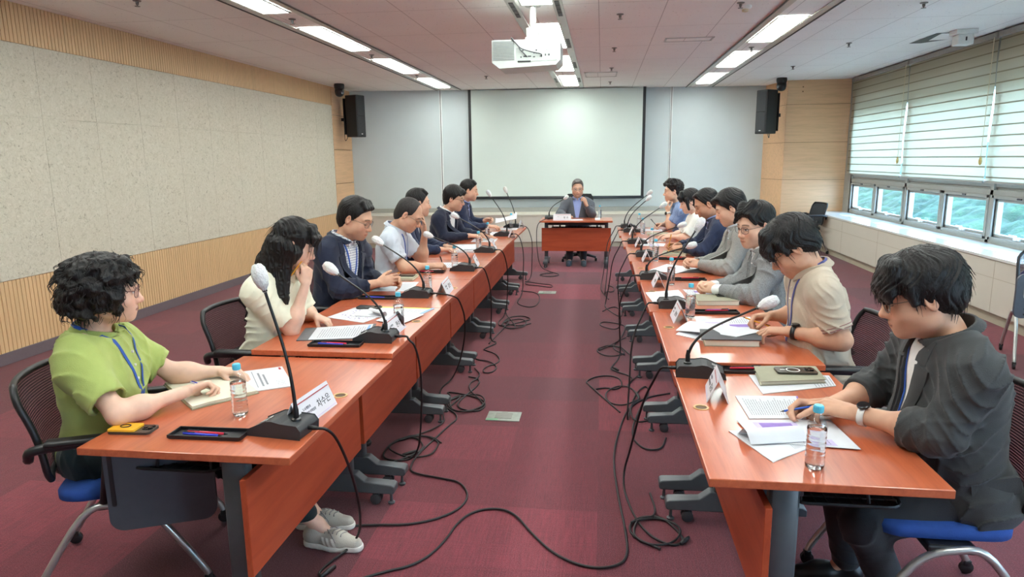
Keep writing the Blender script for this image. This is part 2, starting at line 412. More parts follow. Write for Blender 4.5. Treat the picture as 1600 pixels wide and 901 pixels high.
for i, (y0, y1) in enumerate(BL):
    where = ['next to the oak column', 'second from the oak column', 'third from the oak column', 'fourth from the oak column', 'fifth from the oak column', 'sixth from the oak column'][i]
    e = empty('roller_blind', (4.34, (y0 + y1) / 2, 1.33), 0, 'cream zebra roller blind, ' + where, 'blind', 'zebra blinds along the window wall')
    hw = (y1 - y0) / 2 - 0.008; m = MB(); zs = np.linspace(0.02, 1.60, 48)
    vs = [(0.006 * math.sin(z * 7 + i), s * hw, z) for z in zs for s in (-1, 1)] + [(0.006 * math.sin(z * 7 + i) + 0.003, s * hw, z) for z in zs for s in (-1, 1)]
    n2 = 2 * len(zs); fs = []
    for j in range(len(zs) - 1):
        fs += [(2 * j, 2 * j + 2, 2 * j + 3, 2 * j + 1), (n2 + 2 * j, n2 + 2 * j + 1, n2 + 2 * j + 3, n2 + 2 * j + 2)]
    m.add(vs, fs); m.build('fabric', M_BLIND, e)
    MB().box(-0.012, 0.014, -hw, hw, 0.0, 0.026, 0.006).build('bottom_rail', M_ALU, e)
    MB().box(-0.03, 0.05, -hw - 0.006, hw + 0.006, 1.59, 1.655, 0.01).build('head_box', plain('head_box_grey', (150, 146, 138), 0.5), e)
    c = MB().tube([(-0.035, -hw + 0.03, 1.6), (-0.035, -hw + 0.035, 0.3)], 0.0025, 6); c.tube([(-0.03, -hw + 0.05, 1.6), (-0.035, -hw + 0.037, 0.3)], 0.0025, 6)
    co = c.build('cord', M_CORD, e)
    MB().lathe([(0.004, 0), (0.016, 0.02), (0.02, 0.05), (0.012, 0.085), (0.004, 0.1)], 10, Matrix.Translation((-0.035, -hw + 0.036, 0.2))).build('pull', plain('pull_ochre', (196, 168, 104), 0.5), co, True)

# ------------------------------------------------------------------ ceiling lamps and their channels
M_LAMP = emit('lamp_diffuser', (247, 255, 248), LAMP_POWER)
def channel(i, x0, x1, slots):
    m = MB()
    for x in (x0, x1): m.box(x - 0.045, x + 0.045, YB + 0.02, line_y((x0 + x1) / 2) - 0.06, 2.99, 2.999, 0.002)
    o = struct('trim_%d' % (5 + i), m, M_RAIL)
    d = MB()
    for x in (x0, x1):
        if slots:
            y = YB + 0.5
            while y < 13.2:
                for j in range(4): d.box(x - 0.02, x + 0.02, y + 0.16 * j, y + 0.16 * j + 0.145, 2.985, 2.9895)
                y += 1.9
        else:
            sg = -1 if x == x0 else 1
            d.box(x + sg * 0.03, x + sg * 0.048, YB + 0.02, line_y((x0 + x1) / 2) - 0.06, 2.985, 2.9895)
    struct('air_slot', d, M_DARKALU, o)
ROWS = [(-2.97, 0.12, (-3.17, -2.77), False, [0.35, 2.58, 4.76, 6.97, 9.24, 11.46], 'left'),
        (-0.585, 0.135, (-0.81, -0.41), True, [0.35, 2.6, 4.84, 7.24, 9.47, 11.62], 'middle'),
        (1.83, 0.135, (1.62, 2.04), False, [0.35, 2.6, 4.98, 7.28, 9.53, 11.82], 'right')]
for r, (xc, hw, ed, sl, ys, nm) in enumerate(ROWS):
    channel(r, ed[0], ed[1], sl)
    for j, y0 in enumerate(ys):
        n_far = len(ys) - 1 - j
        pos = ['closest to the front wall', 'second from the front wall', 'third from the front wall', 'fourth from the front wall', 'fifth from the front wall', 'sixth from the front wall'][n_far]
        e = empty('ceiling_light', (xc, y0 + 0.73, 2.992), 0, 'white rectangular ceiling light in the %s row, %s' % (nm, pos), 'ceiling light', 'ceiling lights in three rows')
        MB().box(-hw, hw, -0.73, 0.73, -0.006, 0.0, 0.002).build('diffuser', M_LAMP, e)
        f = MB()
        for a, b, c, d in ((-hw - 0.018, -hw, -0.748, 0.748), (hw, hw + 0.018, -0.748, 0.748), (-hw, hw, -0.748, -0.73), (-hw, hw, 0.73, 0.748)): f.box(a, b, c, d, -0.008, 0.0)
        f.build('frame', M_RAIL, e)

# ------------------------------------------------------------------ the hill and houses outside
def foliage_mat():
    t = NT('foliage'); v = t.coords('Object'); n = t.noise(v, 0.55, 6, 0.75); n2 = t.noise(v, 0.12, 2)
    c = t.ramp(n, [(0.3, srgb(12, 24, 16)), (0.5, srgb(30, 52, 32)), (0.72, srgb(60, 86, 52))])
    c = t.mix(t.math('MULTIPLY', n2, 0.4), c, srgb(40, 66, 42)); t.set(Base_Color=c, Roughness=0.9); t.bump(n, 1.0, 0.6); return t.m
M_FOL = foliage_mat()
rng = np.random.default_rng(5); m = MB(); NX, NY = 26, 40; vs = []
for i in range(NX):
    for j in range(NY):
        x = 14 + i * 4.0; yv = -20 + j * 5.0
        zz = -14 + 0.30 * max(0, x - 22) + 2.0 * math.sin(yv * 0.05 + x * 0.03) - 0.02 * max(0, yv - 60)
        vs.append((x, yv, zz))
fs = [(i * NY + j, (i + 1) * NY + j, (i + 1) * NY + j + 1, i * NY + j + 1) for i in range(NX - 1) for j in range(NY - 1)]
m.add(vs, fs); struct('ground_outside', m, M_FOL)
def canopy(x, y):
    """tree crowns: a few octaves of lumps on the slope"""
    def lump(u, v_, k):
        gx, gy = np.floor(u), np.floor(v_); best = np.full(u.shape, 9.0)
        for i in (-1, 0, 1):
            for j in (-1, 0, 1):
                cx_, cy_ = gx + i, gy + j; hx = np.modf(np.sin(cx_ * 127.1 + cy_ * 311.7 + k) * 43758.5453)[0]; hy = np.modf(np.sin(cx_ * 269.5 + cy_ * 183.3 + k) * 43758.5453)[0]
                best = np.minimum(best, (u - cx_ - 0.5 - hx * 0.45) ** 2 + (v_ - cy_ - 0.5 - hy * 0.45) ** 2)
        return np.sqrt(np.maximum(0, 1 - best))
    z = -14 + 0.30 * np.maximum(0, x - 22) + 2.0 * np.sin(y * 0.05 + x * 0.03) - 0.02 * np.maximum(0, y - 60)
    return z + 2.6 * lump(x / 4.2, y / 4.2, 0) + 1.1 * lump(x / 1.7, y / 1.7, 5) + 0.5 * lump(x / 0.7, y / 0.7, 9)
gx_, gy_ = np.meshgrid(np.arange(32, 100, 0.36), np.arange(-12, 165, 0.36), indexing='ij'); gz_ = canopy(gx_, gy_); nx_, ny_ = gx_.shape
ii = np.arange(nx_ * ny_).reshape(nx_, ny_); qd = np.stack([ii[:-1, :-1], ii[1:, :-1], ii[1:, 1:], ii[:-1, 1:]], -1).reshape(-1, 4)
me = bpy.data.meshes.new('trees'); vv_ = np.stack([gx_, gy_, gz_], -1).reshape(-1, 3)
me.vertices.add(len(vv_)); me.vertices.foreach_set('co', vv_.astype(np.float32).ravel()); me.loops.add(qd.size); me.loops.foreach_set('vertex_index', qd.astype(np.int32).ravel())
me.polygons.add(len(qd)); me.polygons.foreach_set('loop_start', np.arange(0, qd.size, 4, dtype=np.int32)); me.update(calc_edges=True)
me.polygons.foreach_set('use_smooth', np.ones(len(qd), bool)); me.materials.append(M_FOL)
o = bpy.data.objects.new('trees', me); COL.objects.link(o); tag(o, 'green wooded hillside seen through the window panes', 'trees', None, 'stuff')
M_HOUSE = plain('house_white', (136, 144, 150), 0.6, var=0.03); M_HWIN = plain('house_window', (86, 104, 122), 0.25)
for i, (x, yv, sx, sy, sz) in enumerate(((22, 82, 7, 9, 13.5), (25, 104, 7, 8, 18), (19, 66, 6, 6, 9.0))):
    e = empty('apartment_building', (x, yv, -14), 0.2 * i, ['pale apartment block outside, in the farthest window pane', 'tall pale apartment block at the back, in the farthest window pane', 'low pale house outside, beside the oak column'][i], 'building', 'houses outside the window')
    MB().box(-sx / 2, sx / 2, -sy / 2, sy / 2, 0, sz, 0.05).build('walls', M_HOUSE, e)
    MB().box(-sx / 2 - 0.3, sx / 2 + 0.3, -sy / 2 - 0.3, sy / 2 + 0.3, sz, sz + 0.4, 0.05).build('roof', M_ALU, e)
    m = MB()
    zz = 1.2
    while zz < sz - 1.6:
        for kk in range(3):
            xx = -sx / 2 + (kk + 0.5) * sx / 3; m.box(xx - 0.7, xx + 0.7, -sy / 2 - 0.06, -sy / 2 + 0.1, zz, zz + 1.4)
            y2 = -sy / 2 + (kk + 0.5) * sy / 3; m.box(-sx / 2 - 0.06, -sx / 2 + 0.1, y2 - 0.8, y2 + 0.8, zz, zz + 1.4)
        zz += 2.6
    m.build('windows', M_HWIN, e)['kind'] = 'stuff'
# ------------------------------------------------------------------ tables
def table_wood():
    t = NT('table_cherry'); v = t.coords('Object', (16, 1.2, 16))
    n1 = t.noise(v, 1.6, 5, 0.62, 0.7); n2 = t.noise(t.coords('Object', (60, 4, 60)), 2.0, 3, 0.6)
    n = t.math('ADD', t.math('MULTIPLY', n1, 0.75), t.math('MULTIPLY', n2, 0.25))
    c = t.ramp(n, [(0.3, srgb(166, 80, 50)), (0.5, srgb(186, 95, 61)), (0.7, srgb(200, 108, 72))])
    t.set(Base_Color=c, Roughness=0.3, Coat_Weight=0.5, Coat_Roughness=0.16, Specular_IOR_Level=0.5); return t.m
M_TABLE = table_wood()
def panel_wood():
    t = NT('panel_cherry'); v = t.coords('Object', (30, 1.0, 9))
    n = t.noise(v, 1.6, 5, 0.62, 0.5)
    t.set(Base_Color=t.ramp(n, [(0.3, srgb(160, 66, 40)), (0.5, srgb(176, 76, 46)), (0.7, srgb(188, 86, 54))]), Roughness=0.42, Specular_IOR_Level=0.4); return t.m
M_PANEL = panel_wood()
M_LEG = plain('leg_graphite', (78, 83, 88), 0.42, 0.1, var=0.05)
M_LEGD = plain('caster_dark', (58, 60, 64), 0.45, var=0.05)
M_BRASS = plain('grommet_tan', (196, 158, 104), 0.4, var=0.05)
M_HOLE = plain('grommet_shade', (92, 66, 42), 0.6)
def lathe_at(x, y, z, prof, n=16, axis='Z', mb=None):
    M = Matrix.Translation((x, y, z))
    if axis == 'Y': M = M @ Matrix.Rotation(PI / 2, 4, 'X')
    if axis == 'X': M = M @ Matrix.Rotation(PI / 2, 4, 'Y')
    return (mb or MB()).lathe(prof, n, M)
def make_table(loc, rz, L, D, zt, label, group, rack=True, gy=None):
    """local +x is the aisle edge (x=0), the seats are on the -x side"""
    e = empty('training_table', loc, rz, label, 'table', group)
    MB().box(-D, 0, -L / 2, L / 2, zt - 0.027, zt, 0.003).build('tabletop', M_TABLE, e)
    MB().box(-0.194, -0.172, -L / 2 + 0.02, L / 2 - 0.02, 0.245, 0.605, 0.002).build('modesty_panel', M_PANEL, e)
    b = MB().box(-0.30, -0.20, -L / 2 + 0.08, L / 2 - 0.08, zt - 0.085, zt - 0.045, 0.006)
    for s in (-1, 1): b.box(-D + 0.1, -0.06, s * (L / 2 - 0.10) - 0.025, s * (L / 2 - 0.10) + 0.025, zt - 0.05, zt - 0.027, 0.004)
    b.build('beam', M_LEGD, e)
    for s in (-1, 1):
        yl = s * (L / 2 - 0.09); m = MB()
        m.box(-0.285, -0.195, yl - 0.027, yl + 0.027, 0.09, zt - 0.045, 0.008)
        prof = [(-0.60, 0.062), (0.015, 0.062), (0.022, 0.075), (0.02, 0.10), (0.005, 0.108), (-0.13, 0.118), (-0.175, 0.155), (-0.305, 0.155), (-0.35, 0.118), (-0.58, 0.105), (-0.60, 0.095)]
        n = len(prof); hw = 0.034
        vs = [(x, yl - hw, z) for x, z in prof] + [(x, yl + hw, z) for x, z in prof]
        vs = [(x, y_ if z < 0.11 else (yl + (y_ - yl) * 0.82), z) for x, y_, z in vs]
        m.add(vs, [tuple(range(n)), tuple(range(2 * n - 1, n - 1, -1))] + [(i, n + i, n + (i + 1) % n, (i + 1) % n) for i in range(n)])
        lg = m.build('leg', M_LEG, e, 'auto'); bvm = lg.modifiers.new('round', 'BEVEL'); bvm.width = 0.009; bvm.segments = 3; bvm.limit_method = 'ANGLE'; bvm.angle_limit = 0.5
        for xc in (-0.08, -0.53):
            q = MB()
            for dy in (-0.017, 0.017): lathe_at(xc, yl + dy + 0.009, 0.027, [(0.02, 0), (0.027, 0.003), (0.027, 0.015), (0.02, 0.018)], 14, 'Y', q)
            q.box(xc - 0.012, xc + 0.012, yl - 0.008, yl + 0.008, 0.03, 0.066)
            q.build('caster', M_LEGD, lg, 'auto')
        lathe_at(-0.006, yl, 0.0, [(0.016, 0), (0.018, 0.008), (0.008, 0.014), (0.006, 0.064)], 12).build('leveller', M_LEG, lg, 'auto')
    g = MB().lathe([(0.03, 0.0), (0.03, 0.002), (0.0225, 0.0025), (0.0215, 0.0008)], 24, Matrix.Translation((-0.06, 0.0 if gy is None else gy, zt)), True)
    gr = g.build('grommet', M_BRASS, e)
    MB().lathe([(0.0, 0.0006), (0.0212, 0.0006)], 20, Matrix.Translation((-0.06, 0.0 if gy is None else gy, zt)), True).build('cap', M_HOLE, gr)  # no lid: a dark disc painted for the shade inside the open hole
    if rack:
        r = MB(); x0, x1, y0, y1, zr = -D + 0.06, -D + 0.40, -L / 2 + 0.16, L / 2 - 0.16, zt - 0.145
        P = [Vector((x, y_, zr)) for x, y_ in rrect(x0, x1, y0, y1, 0.05, 4)]
        r.tube(P + [P[0]], 0.006, 6, False)
        for i in range(1, 9): r.tube([(x0 + (x1 - x0) * i / 9, y0, zr), (x0 + (x1 - x0) * i / 9, y1, zr)], 0.0025, 4)
        for i in range(1, 16): r.tube([(x0, y0 + (y1 - y0) * i / 16, zr), (x1, y0 + (y1 - y0) * i / 16, zr)], 0.0025, 4)
        r.box(x0 + 0.01, x1 - 0.01, y0 + 0.01, y1 - 0.01, zr - 0.005, zr - 0.003)
        for yy in (y0 + 0.02, y1 - 0.02):
            r.tube([(x1 - 0.03, yy, zr), (x1 - 0.03, yy, zt - 0.03)], 0.005, 6); r.tube([(x0 + 0.1, yy, zr), (x0 + 0.12, yy, zt - 0.03)], 0.005, 6)
        r.build('book_rack', M_BLACK, e)
    return e
ORD = ['nearest to the camera', 'second from the camera', 'third from the camera', 'fourth from the camera', 'fifth from the camera', 'sixth from the camera', 'farthest from the camera']
EDG = [(1.955, 3.065), (3.08, 4.115), (4.122, 5.16), (5.167, 6.205), (6.212, 7.25), (7.257, 8.295), (8.302, 9.40)]
XIL = [-0.997, -1.0, -1.008, -1.014, -1.02, -1.027, -1.033]
XIR = [0.332, 0.318, 0.30, 0.28, 0.26, 0.24, 0.218]
ZT = [0.703] + [0.73] * 6
for i in range(7):
    y0, y1 = EDG[i]; yc = (y0 + y1) / 2
    make_table((XIL[i], yc, 0), 0.0, y1 - y0, 0.765 if i == 0 else 0.73, ZT[i], 'cherry training table in the left row, ' + ORD[i], 'tables of the left row', gy=(2.55 - yc if i == 0 else 0.15))
    make_table((XIR[i], yc, 0), PI, y1 - y0, 0.69, ZT[i], 'cherry training table in the right row, ' + ORD[i], 'tables of the right row', gy=-(2.56 - yc if i == 0 else 0.13))
make_table((-0.385, 10.34, 0), -PI / 2, 1.11, 0.62, 0.73, "chairman's cherry desk at the head of the room below the screen", 'head desk', gy=0.4)

# ------------------------------------------------------------------ chairs
def mesh_mat():
    t = NT('chair_mesh'); v = t.coords('Object'); sx = t.add('ShaderNodeSeparateXYZ'); t.lk(v, sx.inputs[0])
    fz = t.math('FRACT', t.math('MULTIPLY', sx.outputs[2], 110.0)); fy = t.math('FRACT', t.math('MULTIPLY', sx.outputs[1], 140.0))
    hole = t.math('MULTIPLY', t.math('GREATER_THAN', fz, 0.62), t.math('GREATER_THAN', fy, 0.3))
    t.set(Base_Color=srgb(58, 30, 38), Roughness=0.8, Alpha=t.math('SUBTRACT', 1.0, t.math('MULTIPLY', hole, 0.75))); return t.m
M_MESH = mesh_mat()
M_SEATBLUE = plain('seat_blue', (34, 74, 150), 0.85, var=0.1, bump=0.3, bscale=500)
M_SEATBLACK = plain('seat_black', (34, 35, 38), 0.85, var=0.1, bump=0.3, bscale=500)
M_SILVER = plain('silver_tube', (190, 190, 188), 0.3, 0.7, var=0.03)
M_TABLET = plain('tablet_grey', (72, 76, 84), 0.4, var=0.05)
M_FRAMEBLK = plain('chair_frame_black', (30, 30, 33), 0.4, var=0.1)
def back_surface(z0, z1, hw0, hw1, lean, curve, n=14):
    vs = []
    for i in range(n + 1):
        t = i / n; z = z0 + (z1 - z0) * t; hw = (hw0 + (hw1 - hw0) * t) * (1 - 0.18 * max(0, (t - 0.8) / 0.2) ** 2 - 0.12 * max(0, (0.15 - t) / 0.15) ** 2)
        for j in range(n + 1):
            u = -1 + 2 * j / n
            vs.append((-lean * t - curve * (1 - u * u) + 0.02 * math.sin(PI * t), u * hw, z))
    return vs, [(i * (n + 1) + j, i * (n + 1) + j + 1, (i + 1) * (n + 1) + j + 1, (i + 1) * (n + 1) + j) for i in range(n) for j in range(n)]
def make_chair(loc, rz, label, group, seat=None, tablet=0, back=None, arms=(-1, 1)):
    """facing local +x; a nesting chair on a silver tube frame"""
    e = empty('mesh_chair', loc, rz, label, 'chair', group)
    s = MB(); pts = rrect(-0.20, 0.25, -0.225, 0.225, 0.09, 6)
    for k, (z, g) in enumerate(((0.405, 0.93), (0.415, 1.0), (0.44, 1.0), (0.455, 0.95), (0.46, 0.7))):
        s.v += [(x * g + 0.02 * (1 - g), y * g, z) for x, y in pts]
    n = len(pts)
    for k in range(4): s.f += [(k * n + i, k * n + (i + 1) % n, (k + 1) * n + (i + 1) % n, (k + 1) * n + i) for i in range(n)]
    s.f += [tuple(range(n - 1, -1, -1)), tuple(4 * n + i for i in range(n))]
    s.build('seat', seat or M_SEATBLUE, e, True)
    vs, fs = back_surface(0.50, 0.86, 0.215, 0.225, 0.08, 0.035)
    vs = [(x - 0.20, y, z) for x, y, z in vs]
    q = MB(); q.add(vs, fs); q.build('backrest', back or M_MESH, e, True)
    N = 15; rim = [vs[j] for j in range(N)] + [vs[i * N + N - 1] for i in range(1, N)] + [vs[(N - 1) * N + j] for j in range(N - 2, -1, -1)] + [vs[i * N] for i in range(N - 2, 0, -1)]
    f = MB(); f.tube(rim + [rim[0]], 0.013, 8, False)
    f.tube([(-0.235, 0, 0.55), (-0.23, 0, 0.46), (-0.15, 0, 0.40)], 0.022, 8); f.build('back_frame', M_FRAMEBLK, e, True)
    for sd in (-1, 1):
        y = sd * 0.265
        if sd in arms:
          a = MB(); a.tube(spline([(-0.25, y * 0.86, 0.60), (-0.22, y, 0.645), (-0.1, y, 0.655), (0.12, y, 0.655), (0.17, y, 0.64)], 5), [0.018] * 21, 8, True, 1.0)
          a.box(-0.18, 0.17, y - 0.028, y + 0.028, 0.655, 0.68, 0.012)
          a.tube([(0.02, y, 0.655), (0.0, y, 0.52), (-0.02, y * 0.95, 0.41)], 0.016, 8); a.build('armrest', M_FRAMEBLK, e, True)
        g = MB(); yl = sd * 0.25
        g.tube(spline([(-0.30, yl * 1.04, 0.045), (-0.28, yl * 1.04, 0.085), (-0.10, yl, 0.36), (0.02, yl, 0.39), (0.14, yl, 0.33), (0.29, yl * 1.04, 0.10), (0.31, yl * 1.04, 0.045)], 5), 0.0135, 8)
        lg = g.build('leg', M_SILVER, e, True)
        for xc in (-0.30, 0.31):
            w_ = MB(); lathe_at(xc, yl * 1.04 + 0.011, 0.026, [(0.018, 0), (0.026, 0.004), (0.026, 0.018), (0.018, 0.022)], 14, 'Y', w_); w_.box(xc - 0.014, xc + 0.014, yl * 1.04 - 0.014, yl * 1.04 + 0.014, 0.035, 0.06, 0.004)
            w_.build('caster', M_BLACK, lg, 'auto')
    b = MB().box(-0.05, 0.1, -0.25, 0.25, 0.375, 0.405, 0.008); b.build('seat_frame', M_FRAMEBLK, e)
    if tablet:
        y = tablet * 0.31
        M = Matrix.Translation((0.14, y, 0.0)) @ Matrix.Rotation(PI / 2, 4, 'X')
        t = MB().prism(rrect(-0.13, 0.235, 0.32, 0.675, 0.05, 6), -0.01, 0.01, M)
        tb = t.build('writing_tablet', M_TABLET, e, 'auto')
        r = MB().prism(rrect(-0.115, -0.1, 0.42, 0.63, 0.007, 3), -0.0125, 0.0125, M); r.build('pencil_groove', M_FRAMEBLK, tb)
        MB().tube([(0.1, y - tablet * 0.03, 0.64), (0.1, y, 0.62)], 0.012, 8).build('hinge', M_SILVER, e, True)
    return e
SEATY_L = [2.36, 3.50, 4.58, 5.60, 6.72, 7.75, 9.0]
SEATY_R = [2.42, 3.50, 4.60, 5.68, 6.76, 7.80, 9.0]
CHX_L = [-1.91, -1.84, -1.87, -1.79, -1.94, -1.84, -1.87]; CHX_R = [1.17, 1.10, 1.10, 1.14, 1.12, 1.06, 1.0]
def chair_x(side, i): return CHX_L[i] if side == "L" else CHX_R[i]
WHO_L = ['under the woman in the green shirt', 'behind the woman with long hair', 'behind the man in the check shirt and navy jacket', 'under the man resting his forehead on his hand', 'under the man hidden behind the grey-shirted man', 'under the man with glasses in the navy suit', 'under the farthest man of the left row']
WHO_R = ['under the man in the charcoal jacket', 'behind the man in the beige polo shirt', 'under the man in the grey jacket looking sideways', 'under the man in the light grey jacket', 'under the man in the navy suit of the right row', 'under the woman in the white blouse', 'under the man with his hand at his mouth']
for i in range(7):
    make_chair((chair_x('L', i), SEATY_L[i], 0), 0.42 if i == 0 else 0.0, 'mesh-backed chair with black arms ' + WHO_L[i], 'chairs of the left row', tablet=(-1 if i == 0 else 0))
    make_chair((chair_x('R', i), SEATY_R[i], 0), PI, 'mesh-backed chair with black arms ' + WHO_R[i], 'chairs of the right row', arms=((-1,) if i == 0 else (-1, 1)))
M_BACKBLK = plain('back_black', (40, 44, 50), 0.7, var=0.1)
make_chair((3.50, 12.35, 0), PI + 0.25, 'empty black chair standing in front of the oak column', 'spare chairs', seat=M_SEATBLACK, back=M_BACKBLK)
sp = make_chair((3.56, 5.76, 0), -PI / 2 - 0.35, 'empty chair with raised writing tablet at the right edge of the picture', 'spare chairs', arms=())
for ch in sp.children:
    if ch.name.startswith('seat') and not ch.name.startswith('seat_frame'): ch.rotation_euler = (0, -1.25, 0); ch.location = (-0.46, 0.12, 0.28)
M = (Matrix.Translation((3.56, 5.76, 0)) @ Matrix.Rotation(-PI / 2 - 0.35, 4, 'Z')).inverted() @ Matrix.Translation((3.20, 5.34, 0.46)) @ Matrix.Rotation(PI / 2, 4, 'X')
tb = MB().prism(rrect(-0.17, 0.17, 0.0, 0.33, 0.05, 6), -0.01, 0.01, M).build('writing_tablet', M_TABLET, sp, 'auto')
MB().prism(rrect(-0.12, 0.12, 0.14, 0.29, 0.03, 4), -0.014, 0.014, M).build('bracket', M_SILVER, tb)
q = MB(); q.lathe([(0.022, 0.014), (0.022, 0.045)], 14, M @ Matrix.Translation((-0.06, 0.265, 0))); q.build('pivot', M_BLACK, tb, 'auto')
q = MB()
for a in range(5):
    for b in range(3): q.lathe([(0.008, -0.0125), (0.008, 0.0125)], 8, M @ Matrix.Translation((-0.10 + 0.05 * a, 0.03 + 0.04 * b, 0)))
q.build('perforation', M_BLACK, tb)
# the chairman's swivel chair
e = empty('swivel_chair', (-0.37, 11.15, 0), -PI / 2, 'black swivel chair under the chairman at the head desk', 'chair')
MB().prism(rrect(-0.24, 0.25, -0.25, 0.25, 0.09, 6), 0.42, 0.49).build('seat', M_SEATBLACK, e, 'auto')
vs, fs = back_surface(0.56, 1.08, 0.23, 0.235, 0.10, 0.04)
MB().add([(x - 0.23, y, z) for x, y, z in vs] + [(x - 0.26, y, z) for x, y, z in vs], fs + [tuple(len(vs) + i for i in reversed(f)) for f in fs]).build('backrest', M_SEATBLACK, e, True)
MB().tube([(-0.25, 0, 0.6), (-0.24, 0, 0.45), (0, 0, 0.40)], 0.025, 8).tube([(0, 0, 0.42), (0, 0, 0.09)], 0.028, 12).build('column', M_FRAMEBLK, e, True)
for k in range(5):
    a = 2 * PI * k / 5 + 0.25
    lg = MB().tube([(0, 0, 0.11), (0.16 * math.cos(a), 0.16 * math.sin(a), 0.10), (0.29 * math.cos(a), 0.29 * math.sin(a), 0.065)], [0.03, 0.024, 0.018], 8).build('leg', M_FRAMEBLK, e, True)
    w_ = MB(); lathe_at(0.29 * math.cos(a), 0.29 * math.sin(a) + 0.02, 0.028, [(0.02, 0), (0.028, 0.004), (0.028, 0.036), (0.02, 0.04)], 14, 'Y', w_); w_.build('caster', M_BLACK, lg, 'auto')
for sd in (-1, 1):
    MB().tube(spline([(-0.02, sd * 0.25, 0.44), (0.0, sd * 0.30, 0.52), (-0.02, sd * 0.30, 0.66)], 4), 0.016, 8).box(-0.14, 0.14, sd * 0.30 - 0.035, sd * 0.30 + 0.035, 0.66, 0.685, 0.01).build('armrest', M_FRAMEBLK, e, True)

# ------------------------------------------------------------------ screen, projector, speakers, cameras
def sy(x): return 13.47 + 0.05 * (x + 2.6)
e = empty('projection_screen', (-0.9, sy(-0.9), 0.88), math.atan(0.05), 'large white projection screen with black border on the front wall', 'projection screen')
MB().box(-1.66, 1.66, -0.004, 0.0, 0.055, 2.10).build('fabric', M_SCREEN, e)
m = MB()
for x0, x1, z0, z1 in ((-1.715, -1.66, 0.0, 2.115), (1.66, 1.715, 0.0, 2.115), (-1.66, 1.66, 0.03, 0.055)): m.box(x0, x1, -0.005, 0.001, z0, z1)
m.build('border_frame', M_BLACK, e)
m = MB().tube([(-1.72, -0.002, 0.025), (1.72, -0.002, 0.025)], 0.028, 10); m.build('bottom_bar', plain('screen_bar', (38, 44, 54), 0.4), e, True)
e = empty('speaker', (-4.60, 12.62, 2.1), -0.35, 'black column loudspeaker hung in the left corner by the oak panelling', 'loudspeaker', 'loudspeakers in the corners')
SPK = [e, empty('speaker', (2.90, 13.0, 2.06), PI + 0.6, 'black column loudspeaker hung on the oak column on the right', 'loudspeaker', 'loudspeakers in the corners')]
M_GRILL = plain('speaker_grille', (34, 36, 40), 0.6, bump=0.8, bscale=700)
for q_, e in enumerate(SPK):
    MB().box(-0.13, 0.13, -0.125, 0.125, 0, 0.76, 0.012).build('cabinet', M_BLACK, e)
    for z0, z1 in ((0.02, 0.375), (0.385, 0.74)):
        MB().box(0.125, 0.138, -0.11, 0.11, z0, z1, 0.01).build('grille', M_GRILL, e)
    MB().box(0.139, 0.141, -0.02, 0.02, 0.05, 0.062).build('badge', M_WHITE, e)
    b = MB().box(-0.20, -0.13, -0.05, 0.05, 0.12, 0.64, 0.006)
    b.box(-0.21, -0.195, -0.10, 0.10, 0.05, 0.71, 0.004); b.box(-0.33, -0.19, -0.03, 0.03, 0.30, 0.36, 0.004); b.build('bracket', M_FRAMEBLK, e)
    MB().tube(spline([(-0.14, -0.06, 0.1), (-0.16, -0.08, -0.02), (-0.2, -0.09, -0.06), (-0.21, -0.09, 0.06)], 6), 0.006, 6).build('cable', M_BLACK, e, True)
for x, y, lb in ((-4.63, 11.95, 'black dome camera on the ceiling by the left loudspeaker'), (3.08, 12.78, 'black dome camera on the ceiling by the right loudspeaker')):
    e = empty('dome_camera', (x, y, 3.0), -0.6 if x < 0 else PI + 0.6, lb, 'camera', 'ceiling cameras')
    MB().lathe([(0.085, -0.001), (0.09, -0.03), (0.085, -0.07), (0.075, -0.09)], 24).build('base', M_BLACK, e, 'auto')
    MB().lathe([(0.078, -0.09), (0.082, -0.14), (0.07, -0.19), (0.045, -0.215), (0.01, -0.225)], 24).build('housing', M_BLACK, e, True)
    MB().lathe([(0.028, 0.06), (0.028, 0.088), (0.02, 0.09)], 14, Matrix.Translation((0, 0, -0.16)) @ Matrix.Rotation(PI / 2, 4, 'Y')).build('lens', plain('lens_dark', (60, 64, 72), 0.1), e, 'auto')
# projector on its pole
e = empty('projector', (-0.665, 6.20, 2.465), 0, 'white ceiling projector on a pole, cables at its back', 'projector')
pm = MB(); pol = [(-0.31, 0.0, 0.0), ]
b = MB(); sec = [(-0.315, 0.03), (-0.315, 0.215), (-0.30, 0.22), (0.27, 0.215), (0.29, 0.20), (0.29, 0.04), (0.25, 0.0), (-0.25, -0.02)]
n = len(sec); vs = [(x, 0.0, z) for x, z in sec] + [(x, 0.42, z) for x, z in sec]
b.add(vs, [tuple(range(n)), tuple(range(2 * n - 1, n - 1, -1))] + [(i, n + i, n + (i + 1) % n, (i + 1) % n) for i in range(n)])
M_PROJ = plain('projector_white', (186, 192, 188), 0.4, var=0.02)
b.build('body', M_PROJ, e)
m = MB()
for i in range(13): m.box(-0.305, -0.115, -0.004, -0.0005, 0.05 + i * 0.0125, 0.056 + i * 0.0125)
m.build('vent_slot', plain('vent_shade', (120, 124, 122), 0.6), e)
m = MB().box(-0.10, 0.26, -0.003, -0.0005, 0.035, 0.15, 0.001); m.build('port_panel', plain('port_grey', (168, 174, 170), 0.5), e)
m = MB()
